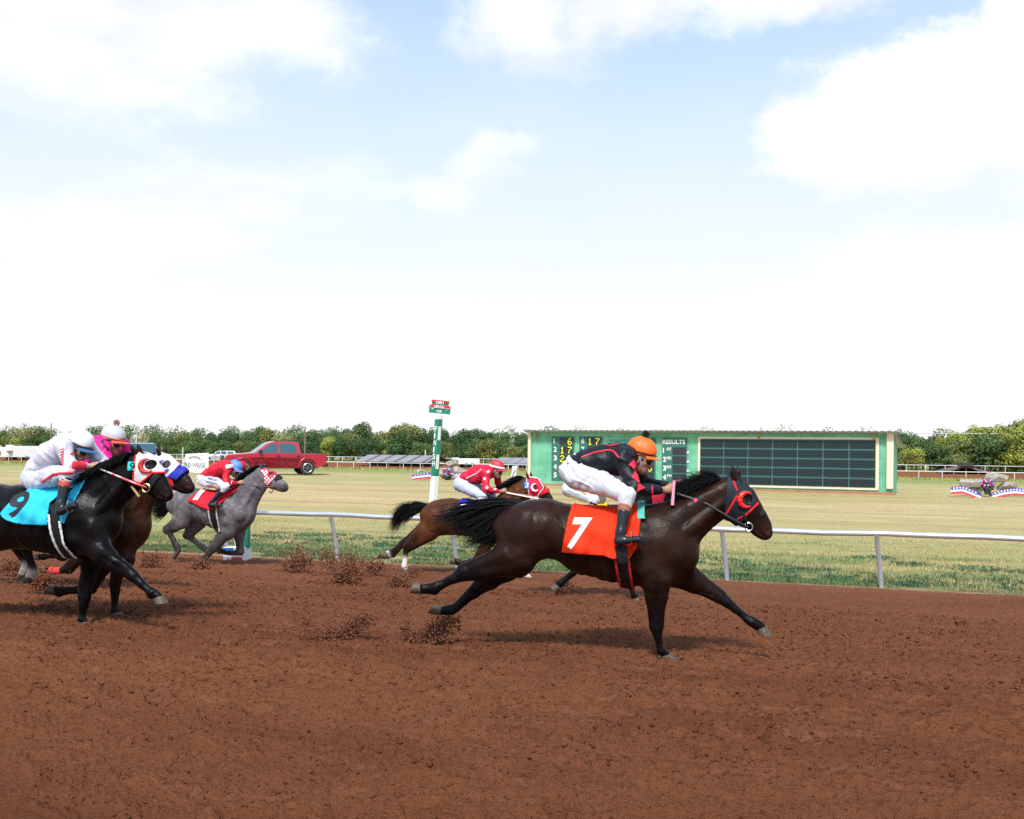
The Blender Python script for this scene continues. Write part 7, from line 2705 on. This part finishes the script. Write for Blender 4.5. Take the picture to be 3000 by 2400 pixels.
def leaf_tree(i, base, hue, k):
    key = (i, k)
    if key not in LEAFM:
        V, F, h = TREES[i]
        c = np.array(base)[None] * (1 + .45 * np.clip(h, -.8, 1.2))[:, None] * (1 + np.clip(h, 0, 1)[:, None] * np.array([[.35, .12, 0]]))
        ob = mesh_np('crown', V, F, mat('foliage', rough=.7, attr=True, spec=.25), None, False, c)
        LEAFM[key] = ob.data
        bpy.data.objects.remove(ob)
        q = MB()
        q.tube([(0, 0, -.02), (.01, 0, .2), (0, .01, .45), (.02, 0, .7)], [.035, .028, .018, .008], 7)
        for a in (0.3, 2.2, 4.4):
            q.tube([(0, 0, .22), (.12 * math.cos(a), .12 * math.sin(a), .42), (.2 * math.cos(a), .2 * math.sin(a), .58)], [.018, .012, .005], 5)
        LEAFM[('t', i)] = LEAFM.get(('t', i)) or q
    return LEAFM[key]


TRUNK = None


def tree(px, top_py, dist, wide, i, k, label, base):
    global TRUNK
    rr = ray(px, 1300)
    kk = dist / (rr[0] * sT + rr[1] * cT)
    x, y = rr[0] * kk, rr[1] * kk
    z0 = gz(x, y)
    h = Frame((x, y, z0), 0).P(px, top_py)[2] * 1.06
    e = empty('tree', label, 'tree', 'trees beyond the far straight', (x, y, z0), rnd.uniform(0, 6.28))
    cm = leaf_tree(i, base, 0, k)
    c = link('crown', cm, None, e)
    c.scale = (h * wide, h * wide, h)
    if TRUNK is None:
        t = LEAFM[('t', i)].build('trunk', mat('bark', (.10, .075, .055), .9, .2, 6), e, True)
        TRUNK = t.data
    else:
        t = link('trunk', TRUNK, None, e)
    t.scale = (h, h, h)
    return e


DKG, MDG, YLG, PLG, OLV = (.052, .098, .034), (.088, .140, .044), (.27, .30, .060), (.29, .29, .14), (.17, .185, .055)
prof_l = [(-400, 1262), (-340, 1256), (-290, 1265), (-240, 1258), (-190, 1262), (-140, 1255), (-85, 1264), (-30, 1262), (10, 1264), (45, 1254), (78, 1258), (108, 1262), (140, 1262), (175, 1272), (212, 1276), (250, 1278), (290, 1274), (330, 1276), (366, 1271), (410, 1276), (455, 1285), (500, 1284), (540, 1268), (572, 1257),
          (610, 1262), (645, 1268), (690, 1266), (725, 1270), (762, 1257), (795, 1264), (830, 1265), (868, 1268), (905, 1262), (940, 1268), (975, 1264), (1015, 1252), (1052, 1246), (1085, 1260), (1122, 1268), (1155, 1246), (1182, 1240),
          (1215, 1256), (1250, 1268), (1290, 1268), (1330, 1276), (1365, 1262), (1400, 1262), (1440, 1270), (1480, 1274), (1520, 1280), (1560, 1280)]
prof_r = [(2635, 1262), (2672, 1274), (2705, 1288), (2740, 1282), (2772, 1274), (2805, 1270), (2838, 1262), (2868, 1252), (2900, 1256), (2932, 1250), (2965, 1242), (3000, 1238), (3040, 1236)]
cl = {0: 'dark green', 1: 'mid green', 2: 'yellow green', 3: 'pale grey green', 4: 'olive'}
bases = [DKG, MDG, YLG, PLG, OLV]
ORD = ['leftmost', 'second', 'third', 'fourth', 'fifth', 'sixth', 'seventh', 'eighth', 'ninth', 'tenth', 'eleventh', 'twelfth', 'thirteenth', 'fourteenth']
seen_lab = {}


def uniq(kind, zone, tail):
    n_ = seen_lab.get((kind, zone), 0)
    seen_lab[(kind, zone)] = n_ + 1
    return '%s %s %s %s' % (ORD[n_], kind, zone, tail)


zones = lambda px: ('at the left edge' if px < 140 else 'behind the riders at left' if px < 420 else 'above the white banner' if px < 620 else 'behind the red truck' if px < 960 else
                    'left of the finish post' if px < 1250 else 'between finish post and scoreboard' if px < 1600 else 'just right of the scoreboard' if px < 2760 else 'above the open shed' if px < 2900 else 'at the right edge')
for row, (lst, dist) in enumerate(((prof_l, 182), (prof_r, 172))):
    for j, (px, ty) in enumerate(lst):
        k = rnd.choice([0, 0, 1, 1, 1, 4]) if row == 0 else rnd.choice([1, 2, 2, 2, 3, 4])
        if row == 1 and px < 2730:
            k = rnd.choice([0, 1])
        if row == 0 and px in (45, 78, 410, 830):
            k = 3
        ty += rnd.uniform(-7, 9)
        tree(px, ty, dist + rnd.uniform(-5, 9), rnd.uniform(.85, 1.15), rnd.randrange(6), k, uniq('%s tall tree' % cl[k], zones(px), 'in the tree line'), bases[k])
    # a lower, nearer row of bushy trees closing the gaps
    for j in range(len(lst) - 1):
        px = (lst[j][0] + lst[j + 1][0]) / 2 + rnd.uniform(-8, 8)
        ty = max(lst[j][1], lst[j + 1][1]) + rnd.uniform(12, 30)
        k = rnd.choice([0, 1, 1, 4, 2]) if row == 0 else rnd.choice([1, 2, 2, 4])
        tree(px, ty, dist - rnd.uniform(6, 12), rnd.uniform(1.2, 1.6), rnd.randrange(6), k, uniq('%s low bushy tree' % cl[k], zones(px), 'before taller trees'), bases[k])
# the far wood behind, read as one mass
q = np.random.RandomState(77)
Vs, Fs, Cs = [], [], []
off = 0
for j in range(150):
    t = -330 + j * 2.9 + q.uniform(-1, 1)
    d = q.uniform(205, 240)
    V, F, h = TREES[q.randint(6)]
    hh = q.uniform(6.0, 8.0)
    x, y = xy(t, d)
    sel = np.arange(0, len(F), 6)
    Vs.append(V * np.array([hh * 1.1, hh * 1.1, hh]) + np.array([x, y, gz(x, y)]))
    Fs.append(F[sel] + off)
    Cs.append(np.array(MDG)[None] * (1 + .4 * np.clip(h, -.8, 1.2))[:, None])
    off += len(V)
tag(mesh_np('far_wood', np.concatenate(Vs), np.concatenate(Fs), mat('foliage'), None, False, np.concatenate(Cs)), 'far wood filling in behind the line of trees', 'wood', None, 'stuff')
